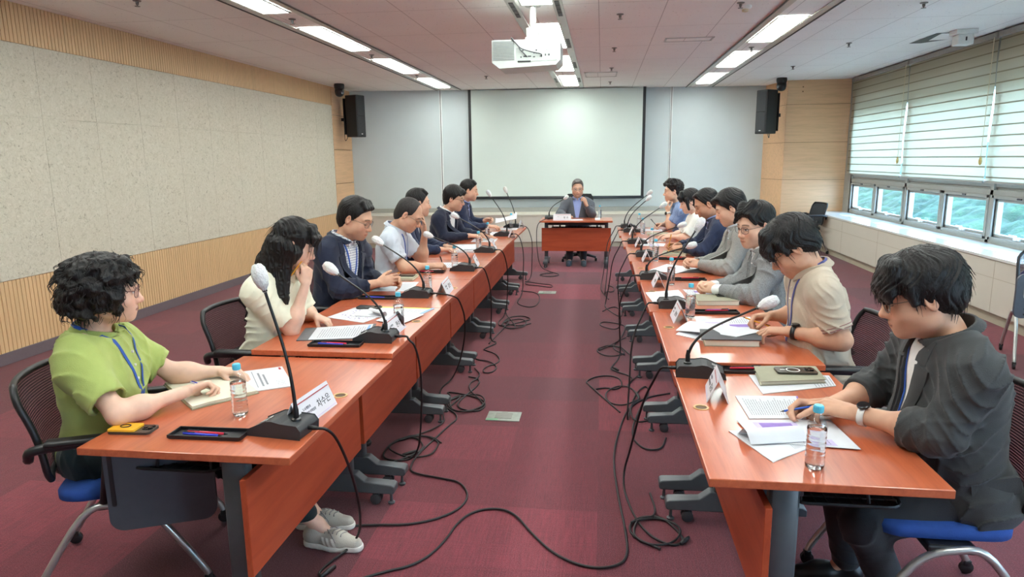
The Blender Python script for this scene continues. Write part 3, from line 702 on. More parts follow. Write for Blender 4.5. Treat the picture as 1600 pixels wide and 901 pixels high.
for x, z, w_, h_ in ((-0.02, 0.075, 0.03, 0.012), (0.02, 0.075, 0.03, 0.012), (0.06, 0.07, 0.02, 0.01), (-0.04, 0.125, 0.016, 0.01), (0.08, 0.125, 0.014, 0.014), (0.08, 0.1, 0.01, 0.01), (0.12, 0.075, 0.02, 0.01), (0.16, 0.085, 0.012, 0.018), (0.19, 0.085, 0.016, 0.016), (0.17, 0.125, 0.006, 0.006), (-0.055, 0.07, 0.012, 0.012), (0.06, 0.1, 0.01, 0.007)):
    m.box(x - w_ / 2, x + w_ / 2, -0.005, -0.003, z - h_ / 2, z + h_ / 2)
m.build('socket', M_DGREY, e)
MB().box(-0.085, 0.03, -0.006, -0.0005, 0.028, 0.04).build('lens_slot', M_BLACK, e)
MB().lathe([(0.07, 0), (0.07, 0.03), (0.055, 0.05)], 20, Matrix.Translation((0.1, 0.42, 0.11)) @ Matrix.Rotation(-PI / 2, 4, 'X')).build('lens', M_BLACK, e, 'auto')
MB().tube(spline([(-0.14, -0.005, 0.235), (-0.1, -0.02, 0.19), (-0.05, -0.03, 0.14), (0.04, -0.025, 0.11), (0.12, -0.02, 0.09), (0.125, -0.006, 0.07)], 6), 0.006, 6).tube(spline([(-0.14, -0.005, 0.23), (-0.08, -0.02, 0.17), (-0.06, -0.03, 0.13), (-0.02, -0.015, 0.09), (0.0, -0.006, 0.07)], 6), 0.005, 6).build('cable', M_DGREY, e, True)
m = MB().box(-0.03, 0.10, 0.1, 0.24, 0.22, 0.255, 0.006); m.box(-0.02, 0.09, 0.11, 0.22, 0.255, 0.335, 0.008)
m.tube([(0.035, 0.165, 0.33), (0.035, 0.165, 0.535)], 0.03, 16); m.lathe([(0.07, 0.52), (0.07, 0.534)], 20, Matrix.Translation((0.035, 0.165, 0)))
m.build('pole_mount', M_RAIL, e, 'auto')
# sprinklers, air blanks, ceiling hatch, detector
M_SPR = plain('sprinkler_metal', (120, 116, 112), 0.35, 0.6)
SPR = [(0.15, 6.9), (0.13, 8.9), (0.12, 10.8), (0.12, 12.7), (-2.97, 6.55), (-2.97, 8.85), (-2.97, 11.05), (1.2, 6.6), (2.85, 6.9), (2.95, 9.1), (2.85, 11.2), (-1.9, 11.4), (1.83, 9.2), (3.6, 6.4), (-3.9, 5.6)]
for i, (x, y) in enumerate(SPR):
    e = empty('sprinkler', (x, y, 3.0), 0, 'small metal sprinkler head in the ceiling ' + ('between the middle lights and the right row' if -0.1 < x < 1.4 else 'in the left light row' if x < -2.5 else 'between right row and windows' if x > 2.4 else 'beside the lights'), 'sprinkler', 'sprinklers ' + ('in the middle' if -0.1 < x < 1.4 else 'left' if x < -2.5 else 'right' if x > 2.4 else 'near lamps'))
    MB().lathe([(0.035, -0.001), (0.032, -0.008), (0.014, -0.012), (0.012, -0.035)], 14).build('body', M_SPR, e, 'auto')
    MB().lathe([(0.006, -0.035), (0.006, -0.045), (0.022, -0.046), (0.022, -0.05)], 12).build('deflector', M_SPR, e, 'auto')
for i, (x0, x1, y0, y1) in enumerate(((-0.30, 0.22, 11.3, 11.9), (0.70, 1.25, 8.33, 8.58))):
    e = empty('ceiling_vent', ((x0 + x1) / 2, (y0 + y1) / 2, 3.0), 0, ['flat square air blank in the ceiling near the front wall', 'narrow air vent in the ceiling over the right row'][i], 'vent')
    a, b = (x1 - x0) / 2, (y1 - y0) / 2; m = MB()
    for q_ in ((-a, a, -b, -b + 0.02), (-a, a, b - 0.02, b), (-a, -a + 0.02, -b, b), (a - 0.02, a, -b, b)): m.box(q_[0], q_[1], q_[2], q_[3], -0.008, 0.0)
    m.build('frame', M_RAIL, e); MB().box(-a + 0.03, a - 0.03, -b + 0.03, b - 0.03, -0.005, 0.0).build('plate', M_CEIL, e)
e = empty('ceiling_hatch', (3.83, 9.0, 3.0), 0, 'open dark gap left by a shifted ceiling tile near the blinds', 'ceiling hatch')
MB().add([(-0.12, -0.42, -0.002), (0.2, -0.42, -0.002), (0.22, 0.05, -0.002), (0.02, 0.30, -0.002), (-0.12, 0.30, -0.002)], [(4, 3, 2, 1, 0)]).build('opening', M_BLACK, e)
e['label'] = 'dark gap of a missing ceiling tile above the window blinds'
MB().add([(-0.06, -0.40, -0.004), (0.21, -0.40, -0.01), (0.21, -0.02, -0.012), (0.02, 0.10, -0.004)], [(3, 2, 1, 0)]).build('tile', M_CEIL, e)
e = empty('emergency_light', (3.93, 8.45, 2.98), 0, 'small white box unit hanging from the ceiling in front of the blinds', 'emergency light')
MB().box(-0.11, 0.11, -0.09, 0.09, -0.03, 0.019, 0.006).build('base', M_WHITE, e); MB().box(-0.08, 0.08, -0.075, 0.075, -0.14, -0.03, 0.008).build('lamp_box', M_WHITE, e); MB().box(-0.008, 0.008, -0.077, -0.075, -0.10, -0.06).build('indicator', M_DGREY, e)
e = empty('smoke_detector', (1.62 - 0.35, 6.75, 3.0), 0, 'round cream smoke detector on the ceiling beside the right lights', 'smoke detector')
MB().lathe([(0.055, -0.001), (0.055, -0.015), (0.04, -0.03)], 20).build('base', M_WHITE, e, 'auto'); MB().lathe([(0.03, -0.03), (0.028, -0.05), (0.01, -0.055)], 16).build('sensor', M_CORD, e, 'auto')
# floor boxes
M_BOXM = plain('floor_box_metal', (150, 158, 150), 0.35, 0.5, var=0.12)
for i, (x, y) in enumerate(((-0.615, 4.16), (-0.665, 8.38))):
    e = empty('floor_box', (x, y, 0), 0, ['metal floor socket cover in the aisle, nearer one with green edge', 'metal floor socket cover in the aisle, farther one'][i], 'floor socket', 'floor sockets')
    MB().box(-0.11, 0.11, -0.08, 0.08, 0, 0.006, 0.002).build('plate', M_BOXM, e)
    m = MB().box(-0.055, 0.055, -0.045, 0.05, 0.006, 0.0075); m.box(-0.02, 0.02, 0.05, 0.065, 0.006, 0.0075); m.build('lid', plain('floor_lid', (134, 136, 128), 0.5), e)
    MB().box(-0.108, -0.03, -0.078, -0.05, 0.006, 0.007).build('tape', plain('tape_green', (120, 168, 134), 0.5), e)
# ------------------------------------------------------------------ people: smooth implicit bodies turned into one mesh each
F32 = np.float32
def V(*a): return np.array(a, dtype=float)
def unit(v): v = np.asarray(v, float); return v / (np.linalg.norm(v) + 1e-12)
def smin(a, b, k):
    if k <= 0: return np.minimum(a, b)
    h = np.maximum(k - np.abs(a - b), 0) / k
    return np.minimum(a, b) - h * h * k * 0.25
def smax(a, b, k): return -smin(-a, -b, k)
def hash3(i, j, k):
    n = (i.astype(np.int64) * 374761393 + j.astype(np.int64) * 668265263 + k.astype(np.int64) * 2147483647) & 0xffffffff
    n = ((n ^ (n >> 13)) * 1274126177) & 0xffffffff
    return ((n ^ (n >> 16)) & 0xffff).astype(F32) / 65535.0
def vnoise(P):
    """value noise in -1..1 on points (..., 3)"""
    I = np.floor(P); f = (P - I).astype(F32); f = f * f * (3 - 2 * f); I = I.astype(np.int64)
    r = 0
    for a in (0, 1):
        wa = f[..., 0] if a else 1 - f[..., 0]
        for b in (0, 1):
            wb_ = f[..., 1] if b else 1 - f[..., 1]
            for c in (0, 1):
                wc = f[..., 2] if c else 1 - f[..., 2]
                r = r + wa * wb_ * wc * hash3(I[..., 0] + a, I[..., 1] + b, I[..., 2] + c)
    return 2 * r - 1
class Field:
    def __init__(s): s.ops = []
    def add(s, c, R, fn, k=0.0, op='u'): s.ops.append((np.asarray(c, F32), float(R), fn, float(k), op)); return s
    def cap(s, a, b, ra, rb, k=0.02, op='u'):
        a = np.asarray(a, F32); b = np.asarray(b, F32); ab = b - a; L2 = float(ab @ ab) + 1e-12
        def fn(P):
            pa = P - a; h = np.clip((pa @ ab) / L2, 0, 1)
            q = pa - h[..., None] * ab
            return np.sqrt(np.einsum('...i,...i->...', q, q)) - (ra + (rb - ra) * h)
        return s.add((a + b) / 2, math.sqrt(L2) / 2 + max(ra, rb), fn, k, op)
    def ell(s, c, r, R=None, k=0.02, op='u'):
        c = np.asarray(c, F32); r_ = np.asarray(r, F32); R_ = np.eye(3, dtype=F32) if R is None else np.asarray(R, F32)
        def fn(P):
            q = (P - c) @ R_
            a = q / r_; b = a / r_
            k0 = np.sqrt(np.einsum('...i,...i->...', a, a)); k1 = np.sqrt(np.einsum('...i,...i->...', b, b))
            return k0 * (k0 - 1.0) / np.maximum(k1, 1e-6)
        return s.add(c, float(max(r)), fn, k, op)
    def post(s, fn): s.ops.append((None, 0, fn, 0, 'post')); return s
    def evalb(s, P, hd):
        """P: (blocks, points, 3), hd: half diagonal of a block"""
        C = P.mean(axis=1); D = np.full(P.shape[:2], 0.25, F32)
        for c, R, fn, k, op in s.ops:
            if op == 'post': D = fn(P, D); continue
            near = np.where(np.sqrt(((C - c) ** 2).sum(1)) - R < hd + max(k, 0.0) + 0.03)[0]
            if len(near) == 0: continue
            q = P[near]; d = fn(q)
            if op == 'u': D[near] = smin(D[near], d, k)
            elif op == 's': D[near] = smax(D[near], -d, k)
        return D
CORN = np.array([(i, j, k) for i in (0, 1) for j in (0, 1) for k in (0, 1)])
def mesh_field(F, lo, hi, h, B=8):
    lo = np.asarray(lo, float); hi = np.asarray(hi, float); bs = B * h
    n = np.ceil((hi - lo) / bs).astype(int)
    g = np.stack(np.meshgrid(*[np.arange(q) for q in n], indexing='ij'), -1).reshape(-1, 3)
    ctr = (lo + (g + 0.5) * bs).astype(F32); hd = bs * 0.8661
    d = np.concatenate([F.evalb(c[:, None, :], hd)[:, 0] for c in np.array_split(ctr, max(1, len(ctr) // 20000))])
    g = g[np.abs(d) < hd * 1.7 + 0.016]
    loc = np.stack(np.meshgrid(*[np.arange(B + 1)] * 3, indexing='ij'), -1)
    vs_all, key_all, quad = [], [], []
    N = (n * B + 2).astype(np.int64)
    def key(c): return (c[..., 0] * N[1] + c[..., 1]) * N[2] + c[..., 2]
    edges = []
    DD, kk_, wh_ = [], [], []
    parts_ = [q for q in np.array_split(g, max(1, len(g) // 600)) if len(q)]
    for n_, gb in enumerate(parts_):
        base = gb[:, None, None, None, :] * B + loc[None]
        P = (lo + base * h).astype(F32)
        D = F.evalb(P.reshape(len(gb), -1, 3), hd).reshape(len(gb), B + 1, B + 1, B + 1); DD.append(D)
        z_ = np.argwhere(np.abs(D) < 2e-4)
        if len(z_): kk_.append(key(base[z_[:, 0], z_[:, 1], z_[:, 2], z_[:, 3]])); wh_.append(np.concatenate([np.full((len(z_), 1), n_), z_], 1))
    if kk_:          # neighbouring blocks must agree on the points they share
        kk_ = np.concatenate(kk_); wh_ = np.concatenate(wh_); _, first, inv = np.unique(kk_, return_index=True, return_inverse=True)
        val = np.array([DD[a][b, c, d, e] for a, b, c, d, e in wh_[first]], F32)[inv.ravel()]
        for (a, b, c, d, e), v_ in zip(wh_, val): DD[a][b, c, d, e] = v_
    for n_, gb in enumerate(parts_):
        D = DD[n_]; S = D < 0
        cnt = sum(S[:, a:a + B, b:b + B, c:c + B].astype(np.int8) for a, b, c in CORN)
        act = np.argwhere((cnt > 0) & (cnt < 8))
        if len(act) == 0: continue
        bi, ci = act[:, 0], act[:, 1:]
        dv = np.stack([D[bi, ci[:, 0] + a, ci[:, 1] + b, ci[:, 2] + c] for a, b, c in CORN], 1)
        acc = np.zeros((len(act), 3)); w_ = np.zeros(len(act))
        for e0 in range(8):
            for ax in range(3):
                if CORN[e0][ax] == 0:
                    e1 = e0 | (4 >> ax)
                    a, b = dv[:, e0], dv[:, e1]; m = (a < 0) != (b < 0)
                    t = np.where(m, a / np.where(m, a - b, 1), 0)
                    p = CORN[e0][None] + t[:, None] * np.eye(3)[ax][None]
                    acc += np.where(m[:, None], p, 0); w_ += m
        cell = gb[bi] * B + ci
        vs_all.append(lo + (cell + acc / w_[:, None]) * h); key_all.append(key(cell))
        for ax in range(3):
            sl0 = [slice(0, B)] * 3; sl1 = [slice(0, B)] * 3; sl1[ax] = slice(1, B + 1)
            A = S[(slice(None),) + tuple(sl0)]; Bq = S[(slice(None),) + tuple(sl1)]
            for flip, mk in ((0, A & ~Bq), (1, ~A & Bq)):
                q = np.argwhere(mk)
                if len(q): edges.append((ax, flip, gb[q[:, 0]] * B + q[:, 1:]))
    Vv = np.concatenate(vs_all); K = np.concatenate(key_all); o = np.argsort(K); Ks = K[o]
    for ax, flip, c in edges:
        u, w2 = [(1, 2), (2, 0), (0, 1)][ax]
        eu = np.eye(3, dtype=int)[u]; ew = np.eye(3, dtype=int)[w2]
        idx = []; ok = np.ones(len(c), bool)
        for off in (-eu - ew, -ew, 0 * eu, -eu):
            cc = c + off; ok &= (cc >= 0).all(1); kk = key(cc); j = np.clip(np.searchsorted(Ks, kk), 0, len(Ks) - 1)
            ok &= Ks[j] == kk; idx.append(o[j])
        q = np.stack(idx, 1)[ok]
        quad.append(q[:, ::-1] if flip else q)
    return Vv, np.concatenate(quad)
def np_mesh(name, Vv, Q, mat, parent, colors=None, smooth=True):
    me = bpy.data.meshes.new(name)
    me.vertices.add(len(Vv)); me.vertices.foreach_set('co', np.ascontiguousarray(Vv, F32).ravel())
    me.loops.add(Q.size); me.loops.foreach_set('vertex_index', np.ascontiguousarray(Q, np.int32).ravel())
    me.polygons.add(len(Q)); me.polygons.foreach_set('loop_start', np.arange(0, Q.size, 4, dtype=np.int32))
    try: me.polygons.foreach_set('loop_total', np.full(len(Q), 4, np.int32))
    except Exception: pass
    me.update(calc_edges=True); me.validate()
    me.polygons.foreach_set('use_smooth', np.ones(len(me.polygons), bool))
    if colors is not None and len(me.vertices) == len(Vv):
        ca = me.color_attributes.new('tone', 'FLOAT_COLOR', 'POINT')
        ca.data.foreach_set('color', np.concatenate([colors, np.ones((len(Vv), 1))], 1).astype(F32).ravel())
    me.materials.append(mat)
    o = bpy.data.objects.new(name, me); COL.objects.link(o)
    if parent is not None: o.parent = parent
    return o
def rot3(yaw, pitch, roll):
    """columns: forward, left, up; pitch > 0 looks down"""
    cy, sy_, cp, sp_, cr, sr = math.cos(yaw), math.sin(yaw), math.cos(pitch), math.sin(pitch), math.cos(roll), math.sin(roll)
    Rz = np.array([[cy, -sy_, 0], [sy_, cy, 0], [0, 0, 1]]); Ry = np.array([[cp, 0, sp_], [0, 1, 0], [-sp_, 0, cp]]); Rx = np.array([[1, 0, 0], [0, cr, -sr], [0, sr, cr]])
    return Rz @ Ry @ Rx
def about(axis, ang, v):
    axis = unit(axis); c, s = math.cos(ang), math.sin(ang)
    return v * c + np.cross(axis, v) * s + axis * (axis @ v) * (1 - c)

# ---- body pieces
HANDS = {'flat': dict(c=[(8, 12, 8)] * 4, sp=5, th=(10, 8)), 'relaxed': dict(c=[(22, 30, 18), (28, 34, 20), (34, 38, 22), (38, 40, 22)], sp=3, th=(18, 15)),
         'fist': dict(c=[(62, 88, 45), (68, 92, 48), (72, 94, 50), (74, 92, 48)], sp=1, th=(38, 30)), 'clasp': dict(c=[(48, 58, 30), (52, 62, 32), (54, 64, 32), (56, 62, 32)], sp=3, th=(30, 20)),
         'pen': dict(c=[(46, 46, 18), (54, 58, 28), (62, 70, 36), (66, 74, 38)], sp=2, th=(36, 26)), 'cup': dict(c=[(30, 40, 25), (34, 42, 25), (38, 44, 25), (44, 46, 25)], sp=4, th=(28, 18)),
         'face': dict(c=[(6, 10, 8), (10, 14, 10), (14, 18, 10), (18, 22, 12)], sp=4, th=(8, 6))}
def hand_frame(f, n, side):
    f = unit(f); n = unit(np.asarray(n, float) - f * (np.asarray(n, float) @ f))
    t = np.cross(n, f) if side == 'L' else np.cross(f, n)
    return f, n, t
def add_hand(F, W, f, n, side, pose, s=1.0):
    f, n, t = hand_frame(f, n, side); H = HANDS[pose]; W = np.asarray(W, float)
    kn = [(0.090, 0.027), (0.095, 0.008), (0.090, -0.011), (0.080, -0.028)]
    ln = [(0.043, 0.025, 0.020), (0.047, 0.029, 0.021), (0.043, 0.027, 0.020), (0.034, 0.020, 0.018)]
    F.ell(W + f * 0.048 * s, (0.052 * s, 0.036 * s, 0.0155 * s), np.stack([f, t, n], 1), 0.012)
    for i in range(4):
        K = W + (f * kn[i][0] + t * kn[i][1] - n * (0.004 - 0.002 * abs(i - 1.3))) * s
        F.cap(W + (f * 0.01 + t * kn[i][1] * 0.55) * s, K, 0.0145 * s, 0.0108 * s, 0.010)
        ang = 0.0; p = K; d0 = unit(f + t * math.tan(math.radians(H['sp'] * (1.2 - i))) )
        r0 = (0.0098, 0.0100, 0.0096, 0.0086)[i]
        for j in range(3):
            ang += math.radians(H['c'][i][j]); d = d0 * math.cos(ang) + n * math.sin(ang)
            q = p + d * ln[i][j] * s
            F.cap(p, q, (r0 - 0.0007 * j) * s, (r0 - 0.0007 * (j + 1)) * s, 0.0035); p = q
    a, b = [math.radians(x) for x in H['th']]
    B0 = W + (f * 0.022 + t * 0.024 + n * 0.006) * s
    d1 = unit(f * 0.72 + t * (0.70 - 0.55 * math.sin(a)) + n * (0.10 + 1.0 * math.sin(a)))
    p1 = B0 + d1 * 0.044 * s; d2 = unit(d1 + f * 0.35 - t * 0.5 * math.sin(b) + n * 0.3 * math.sin(b)); p2 = p1 + d2 * 0.032 * s; d3 = unit(d2 - t * 0.35 * math.sin(b) + f * 0.2); p3 = p2 + d3 * 0.026 * s
    F.cap(B0, p1, 0.0155 * s, 0.0115 * s, 0.012); F.cap(p1, p2, 0.0112 * s, 0.0102 * s, 0.004); F.cap(p2, p3, 0.0102 * s, 0.0082 * s, 0.004)
    return p3
class Body:
    """joints of one person in its own frame: x forward, y left, z up, origin on the floor under the pelvis"""
    def __init__(s, N, head, hrot, arms, sw=0.185, fat=0.0, hs=1.13, female=False, knees=None, ankles=None, twist=0.0, pelz=0.52, size=1.0):
        s.N = V(*N); s.pel = V(0, 0, pelz); s.hc = V(*head); s.HR = rot3(*[math.radians(a) for a in hrot]); s.hs = hs; s.fat = fat; s.female = female; s.size = size
        s.up = unit(s.N - s.pel); lat = V(-math.sin(twist), math.cos(twist), 0); s.lat = unit(lat - s.up * (lat @ s.up)); s.fwd = np.cross(s.lat, s.up); s.sw = sw
        s.TR = np.stack([s.fwd, s.lat, s.up], 1); s.L = np.linalg.norm(s.N - s.pel)
        s.arm = {}
        for side, sg in (('L', 1), ('R', -1)):
            a = arms[side]; S = a['S'] if 'S' in a else s.N + s.lat * sg * (sw - 0.004) - s.up * 0.092 + s.fwd * 0.012
            s.arm[side] = dict(S=np.asarray(S, float), E=V(*a['E']), W=V(*a['W']), f=V(*a['f']), n=V(*a['n']), pose=a.get('pose', 'relaxed'))
        s.knee = {k: V(*(knees or {}).get(k, (0.40, sg * 0.10, 0.45))) for k, sg in (('L', 1), ('R', -1))}
        s.ank = {k: V(*(ankles or {}).get(k, (0.36, sg * 0.11, 0.10))) for k, sg in (('L', 1), ('R', -1))}
        s.hip = {k: s.pel + V(0.02, sg * 0.09, -0.02) for k, sg in (('L', 1), ('R', -1))}
    def tp(s, f, l, u): return s.pel + s.fwd * f + s.lat * l + s.up * u
    def torso(s, F, g=0.0, k=0.06):
        L = s.L; fa = s.fat; w_ = s.sw / 0.185
        F.ell(s.tp(-0.005, 0, -0.01), (0.12 + g + fa * 0.5, 0.165 * w_ + g + fa * 0.5, 0.125 + g), s.TR, k)
        F.ell(s.tp(0.012 + fa * 0.5, 0, L * 0.33), (0.102 + g + fa, (0.138 if s.female else 0.150) * w_ + g + fa * 0.6, 0.17 + g), s.TR, k)
        F.ell(s.tp(-0.005, 0, L * 0.66), (0.108 + g + fa * 0.4, 0.158 * w_ + g + fa * 0.3, 0.185 + g), s.TR, k)
        if s.female:
            for q in (-1, 1): F.ell(s.tp(0.075, q * 0.07, L * 0.62), (0.05 + g, 0.06 + g, 0.06 + g), s.TR, 0.04)
        SL, SR = s.arm['L']['S'], s.arm['R']['S']
        F.cap(SL * 0.84 + SR * 0.16 + s.up * 0.022, SR * 0.84 + SL * 0.16 + s.up * 0.022, 0.058 + g * 0.8, 0.058 + g * 0.8, 0.05)
        nk = s.N + s.up * 0.018 - s.fwd * 0.012
        for S in (SL, SR): F.cap(nk, s.N * 0.30 + S * 0.70 + s.up * 0.030 - s.fwd * 0.014, 0.036 + g * 0.7, 0.040 + g, 0.040)
        for S in (SL, SR): F.ell(S, (0.058 + g * 0.8, 0.056 + g * 0.8, 0.062 + g * 0.7), s.TR, 0.04)
        return F
    def limb_arm(s, F, side, g=0.0, cut=None, k=0.03, ga=1.0, wrist=True):
        """cut: fraction of shoulder-elbow (<= 1) or 1 + fraction of elbow-wrist that is covered"""
        a = s.arm[side]; S, E, W = a['S'], a['E'], a['W']; sz = s.size * (0.88 if s.female else 1.0)
        if cut is None or cut > 1:
            F.cap(S, E, 0.053 * sz + g, 0.043 * sz + g * ga, k)
            w1 = W if cut is None else E + (W - E) * min(1, cut - 1)
            t = 1.0 if cut is None else min(1, cut - 1)
            F.cap(E, w1, 0.042 * sz + g * ga, (0.042 + (0.0265 - 0.042) * t) * sz + g * ga, k)
            mid = E * 0.72 + W * 0.28
            if t > 0.1: F.ell(mid, (0.047 * sz + g * ga,) * 3, None, 0.05)
        else:
            F.cap(S, S + (E - S) * cut, 0.053 * sz + g, (0.053 - 0.010 * cut) * sz + g * ga, k)
        return F
    def hp(s, x, y, z): return s.hc + s.HR @ (V(x, y, z) * s.hs)
    def head(s, F):
        h = s.hs; R = s.HR; P = s.hp
        def E(c, r, k=0.02, op='u', R2=None): F.ell(P(*c), tuple(q * h for q in r), R if R2 is None else R2, k * h, op)
        def Cc(a, b, ra, rb, k): F.cap(P(*a), P(*b), ra * h, rb * h, k * h)
        fm = s.female
        E((-0.014, 0, 0.032), (0.096, 0.0755, 0.085)); E((0.028, 0, -0.035), (0.062, 0.062, 0.085), 0.03)
        E((0.022, 0, -0.07), (0.052, 0.054 if fm else 0.058, 0.046), 0.03); E((0.070, 0, -0.103), (0.019, 0.020 if fm else 0.024, 0.016), 0.028)
        for q in (-1, 1):
            E((0.054, q * 0.040, -0.036), (0.028, 0.025, 0.030), 0.022); E((0.0, q * 0.060, -0.060), (0.03, 0.014, 0.032), 0.03)
        E((0.070, 0, 0.018), (0.022, 0.054, 0.017), 0.02)
        for q in (-1, 1): E((0.100, q * 0.031, -0.004), (0.016, 0.018, 0.011), 0.010, 's')
        for q in (-1, 1):
            E((0.0735, q * 0.031, -0.004), (0.0150, 0.0165, 0.0125), 0.003); E((0.0775, q * 0.031, 0.0035), (0.0135, 0.0175, 0.0058), 0.003)
        Cc((0.085, 0, 0.006), (0.104, 0, -0.034), 0.0075, 0.0105, 0.012); E((0.105, 0, -0.038), (0.0125, 0.0125, 0.0105), 0.008)
        for q in (-1, 1): E((0.095, q * 0.0125, -0.042), (0.0115, 0.0080, 0.0085), 0.006)
        E((0.074, 0, -0.070), (0.020, 0.032, 0.024), 0.02); E((0.0905, 0, -0.0665), (0.0085, 0.022, 0.0050), 0.004); E((0.0885, 0, -0.0765), (0.0090, 0.019, 0.0058), 0.004)
        for q in (-1, 1):
            Re = R @ rot3(q * 0.35, 0.15, 0)
            E((-0.012, q * 0.079, -0.010), (0.019, 0.0075, 0.031), 0.006, 'u', Re); E((-0.006, q * 0.087, -0.006), (0.010, 0.007, 0.019), 0.004, 's', Re); E((0.002, q * 0.077, -0.012), (0.005, 0.006, 0.008), 0.004)
        nb = s.N - s.fwd * 0.005; F.cap(nb - s.up * 0.03, P(-0.020, 0, -0.055), (0.046 if fm else 0.058) * s.size, (0.045 if fm else 0.054) * h, 0.03)
        return F
    def tones(s, Vv, skin, hairc, style):
        q = ((Vv - s.hc) @ s.HR) / s.hs; x, y, z = q[:, 0], q[:, 1], q[:, 2]; ay = np.abs(y)
        c = np.tile(np.array(skin)[None], (len(Vv), 1)); n = vnoise(Vv * 60)[:, None]; c = c * (1 + 0.05 * n)
        def blend(m, col, a=1.0):
            nonlocal c
            m = np.clip(m, 0, 1)[:, None] * a; c = c * (1 - m) + np.array(col)[None] * m
        near = (x > 0.03) & (np.abs(z) < 0.14) & (ay < 0.09)
        red = np.array(skin) * np.array([1.03, 0.80, 0.76])
        blend(near * np.exp(-(((ay - 0.042) / 0.022) ** 2 + ((z + 0.035) / 0.022) ** 2)), red, 0.45); blend((x > 0.085) * np.exp(-((z + 0.038) / 0.014) ** 2), red, 0.5)
        lip = np.array([0.45, 0.17, 0.15]) if s.female else np.array(skin) * np.array([0.84, 0.56, 0.53])
        blend(near * (x > 0.07) * ((((y / 0.024) ** 2 + ((z + 0.0715) / 0.0095) ** 2) < 1)), lip, 0.75); blend(near * (x > 0.07) * (ay < 0.022) * (np.abs(z + 0.0715) < 0.0017), [0.12, 0.04, 0.04], 0.8)
        br = near * (x > 0.045) * np.clip((0.0052 - np.abs(z - (0.0235 - 1.6 * (ay - 0.030) ** 2 * 6))) / 0.003, 0, 1) * (ay > 0.013) * (ay < 0.052); blend(br, hairc, 0.8)
        if style == 'open':
            blend(near * (x > 0.05) * ((((ay - 0.031) / 0.0135) ** 2 + ((z + 0.005) / 0.0052) ** 2) < 1), [0.75, 0.72, 0.70], 1); blend(near * (x > 0.05) * ((((ay - 0.031) / 0.0056) ** 2 + ((z + 0.0045) / 0.0056) ** 2) < 1), [0.02, 0.012, 0.01], 1)
            blend(near * (x > 0.05) * (np.abs(ay - 0.031) < 0.0155) * (np.abs(z - 0.0005 + 14 * (ay - 0.031) ** 2) < 0.0022), [0.03, 0.02, 0.02], 0.9)
        else:
            blend(near * (x > 0.05) * (np.abs(ay - 0.031) < 0.0155) * (np.abs(z + 0.0095 - 12 * (ay - 0.031) ** 2) < 0.0026), [0.03, 0.02, 0.02], 0.85)
        blend((ay > 0.07) * (ay < 0.1) * (np.abs(x + 0.01) < 0.03) * (np.abs(z + 0.01) < 0.04), red, 0.4)
        if not s.female: blend(near * (x > 0.03) * (z < -0.05) * (z > -0.125), np.array(skin) * 0.72, 0.16)
        return np.clip(c, 0, 1)
def skin_mat():
    t = NT('skin'); a = t.add('ShaderNodeAttribute', attribute_name='tone'); n = t.noise(t.coords('Object'), 90, 2)
    t.set(Base_Color=t.mix(t.math('MULTIPLY', n, 0.12), a.outputs['Color'], (0.30, 0.10, 0.06, 1), 'MIX'), Roughness=0.5, Specular_IOR_Level=0.4, Subsurface_Weight=0.08)
    t.b.inputs['Subsurface Radius'].default_value = (0.012, 0.005, 0.003); t.bump(t.noise(t.coords('Object'), 420, 2), 0.12, 0.002); return t.m
M_SKIN = skin_mat()
def hair_mat(name, rgb, gloss=0.38):
    t = NT(name); v = t.coords('Object', (220, 220, 26)); n = t.noise(v, 1.0, 3, 0.6, 0.5); c = srgb(*rgb)
    t.set(Base_Color=t.ramp(n, [(0.3, tuple(x * 0.5 for x in c[:3]) + (1,)), (0.75, tuple(min(1, x * 1.7) for x in c[:3]) + (1,))]), Roughness=gloss, Specular_IOR_Level=0.32)
    t.bump(n, 0.6, 0.004); return t.m
M_HAIR = hair_mat('hair_black', (20, 17, 18), 0.42); M_HAIRB = hair_mat('hair_brown_black', (26, 22, 22), 0.45); M_HAIRG = hair_mat('hair_greying', (92, 88, 86), 0.5); M_HAIRS = hair_mat('hair_salt', (44, 40, 40), 0.5)
HAIRC = (0.012, 0.010, 0.010)
# ---- hair
def strands(s, amp, fa=16, fz=5, seed=0.0, curl=0.0, warp=0.0):
    def fn(P, D):
        m = np.abs(D) < 0.035
        if not m.any(): return D
        q = ((P[m] - s.hc.astype(F32)) @ s.HR.astype(F32)) / s.hs
        q = q - np.array([-0.02, 0, 0.03], F32)
        ph = np.arctan2(q[:, 1], q[:, 0]); th = np.arctan2(np.hypot(q[:, 0], q[:, 1]), q[:, 2])
        ph = ph + warp * np.sin(th * 3 + seed) * 0.5
        a = vnoise(np.stack([np.cos(ph) * fa * 0.5 + seed, np.sin(ph) * fa * 0.5 + seed * 3.1, th * fz * 0.35], -1))
        b = vnoise(np.stack([np.cos(ph) * fa * 1.7, np.sin(ph) * fa * 1.7 + seed, th * fz * 0.5], -1))
        d = amp * (0.55 * (np.abs(a) * 2 - 0.6) + 0.28 * b)
        if curl: d = d + curl * vnoise(q * 64 + seed)
        D = D.copy(); D[m] += d * s.hs; return D
    return fn
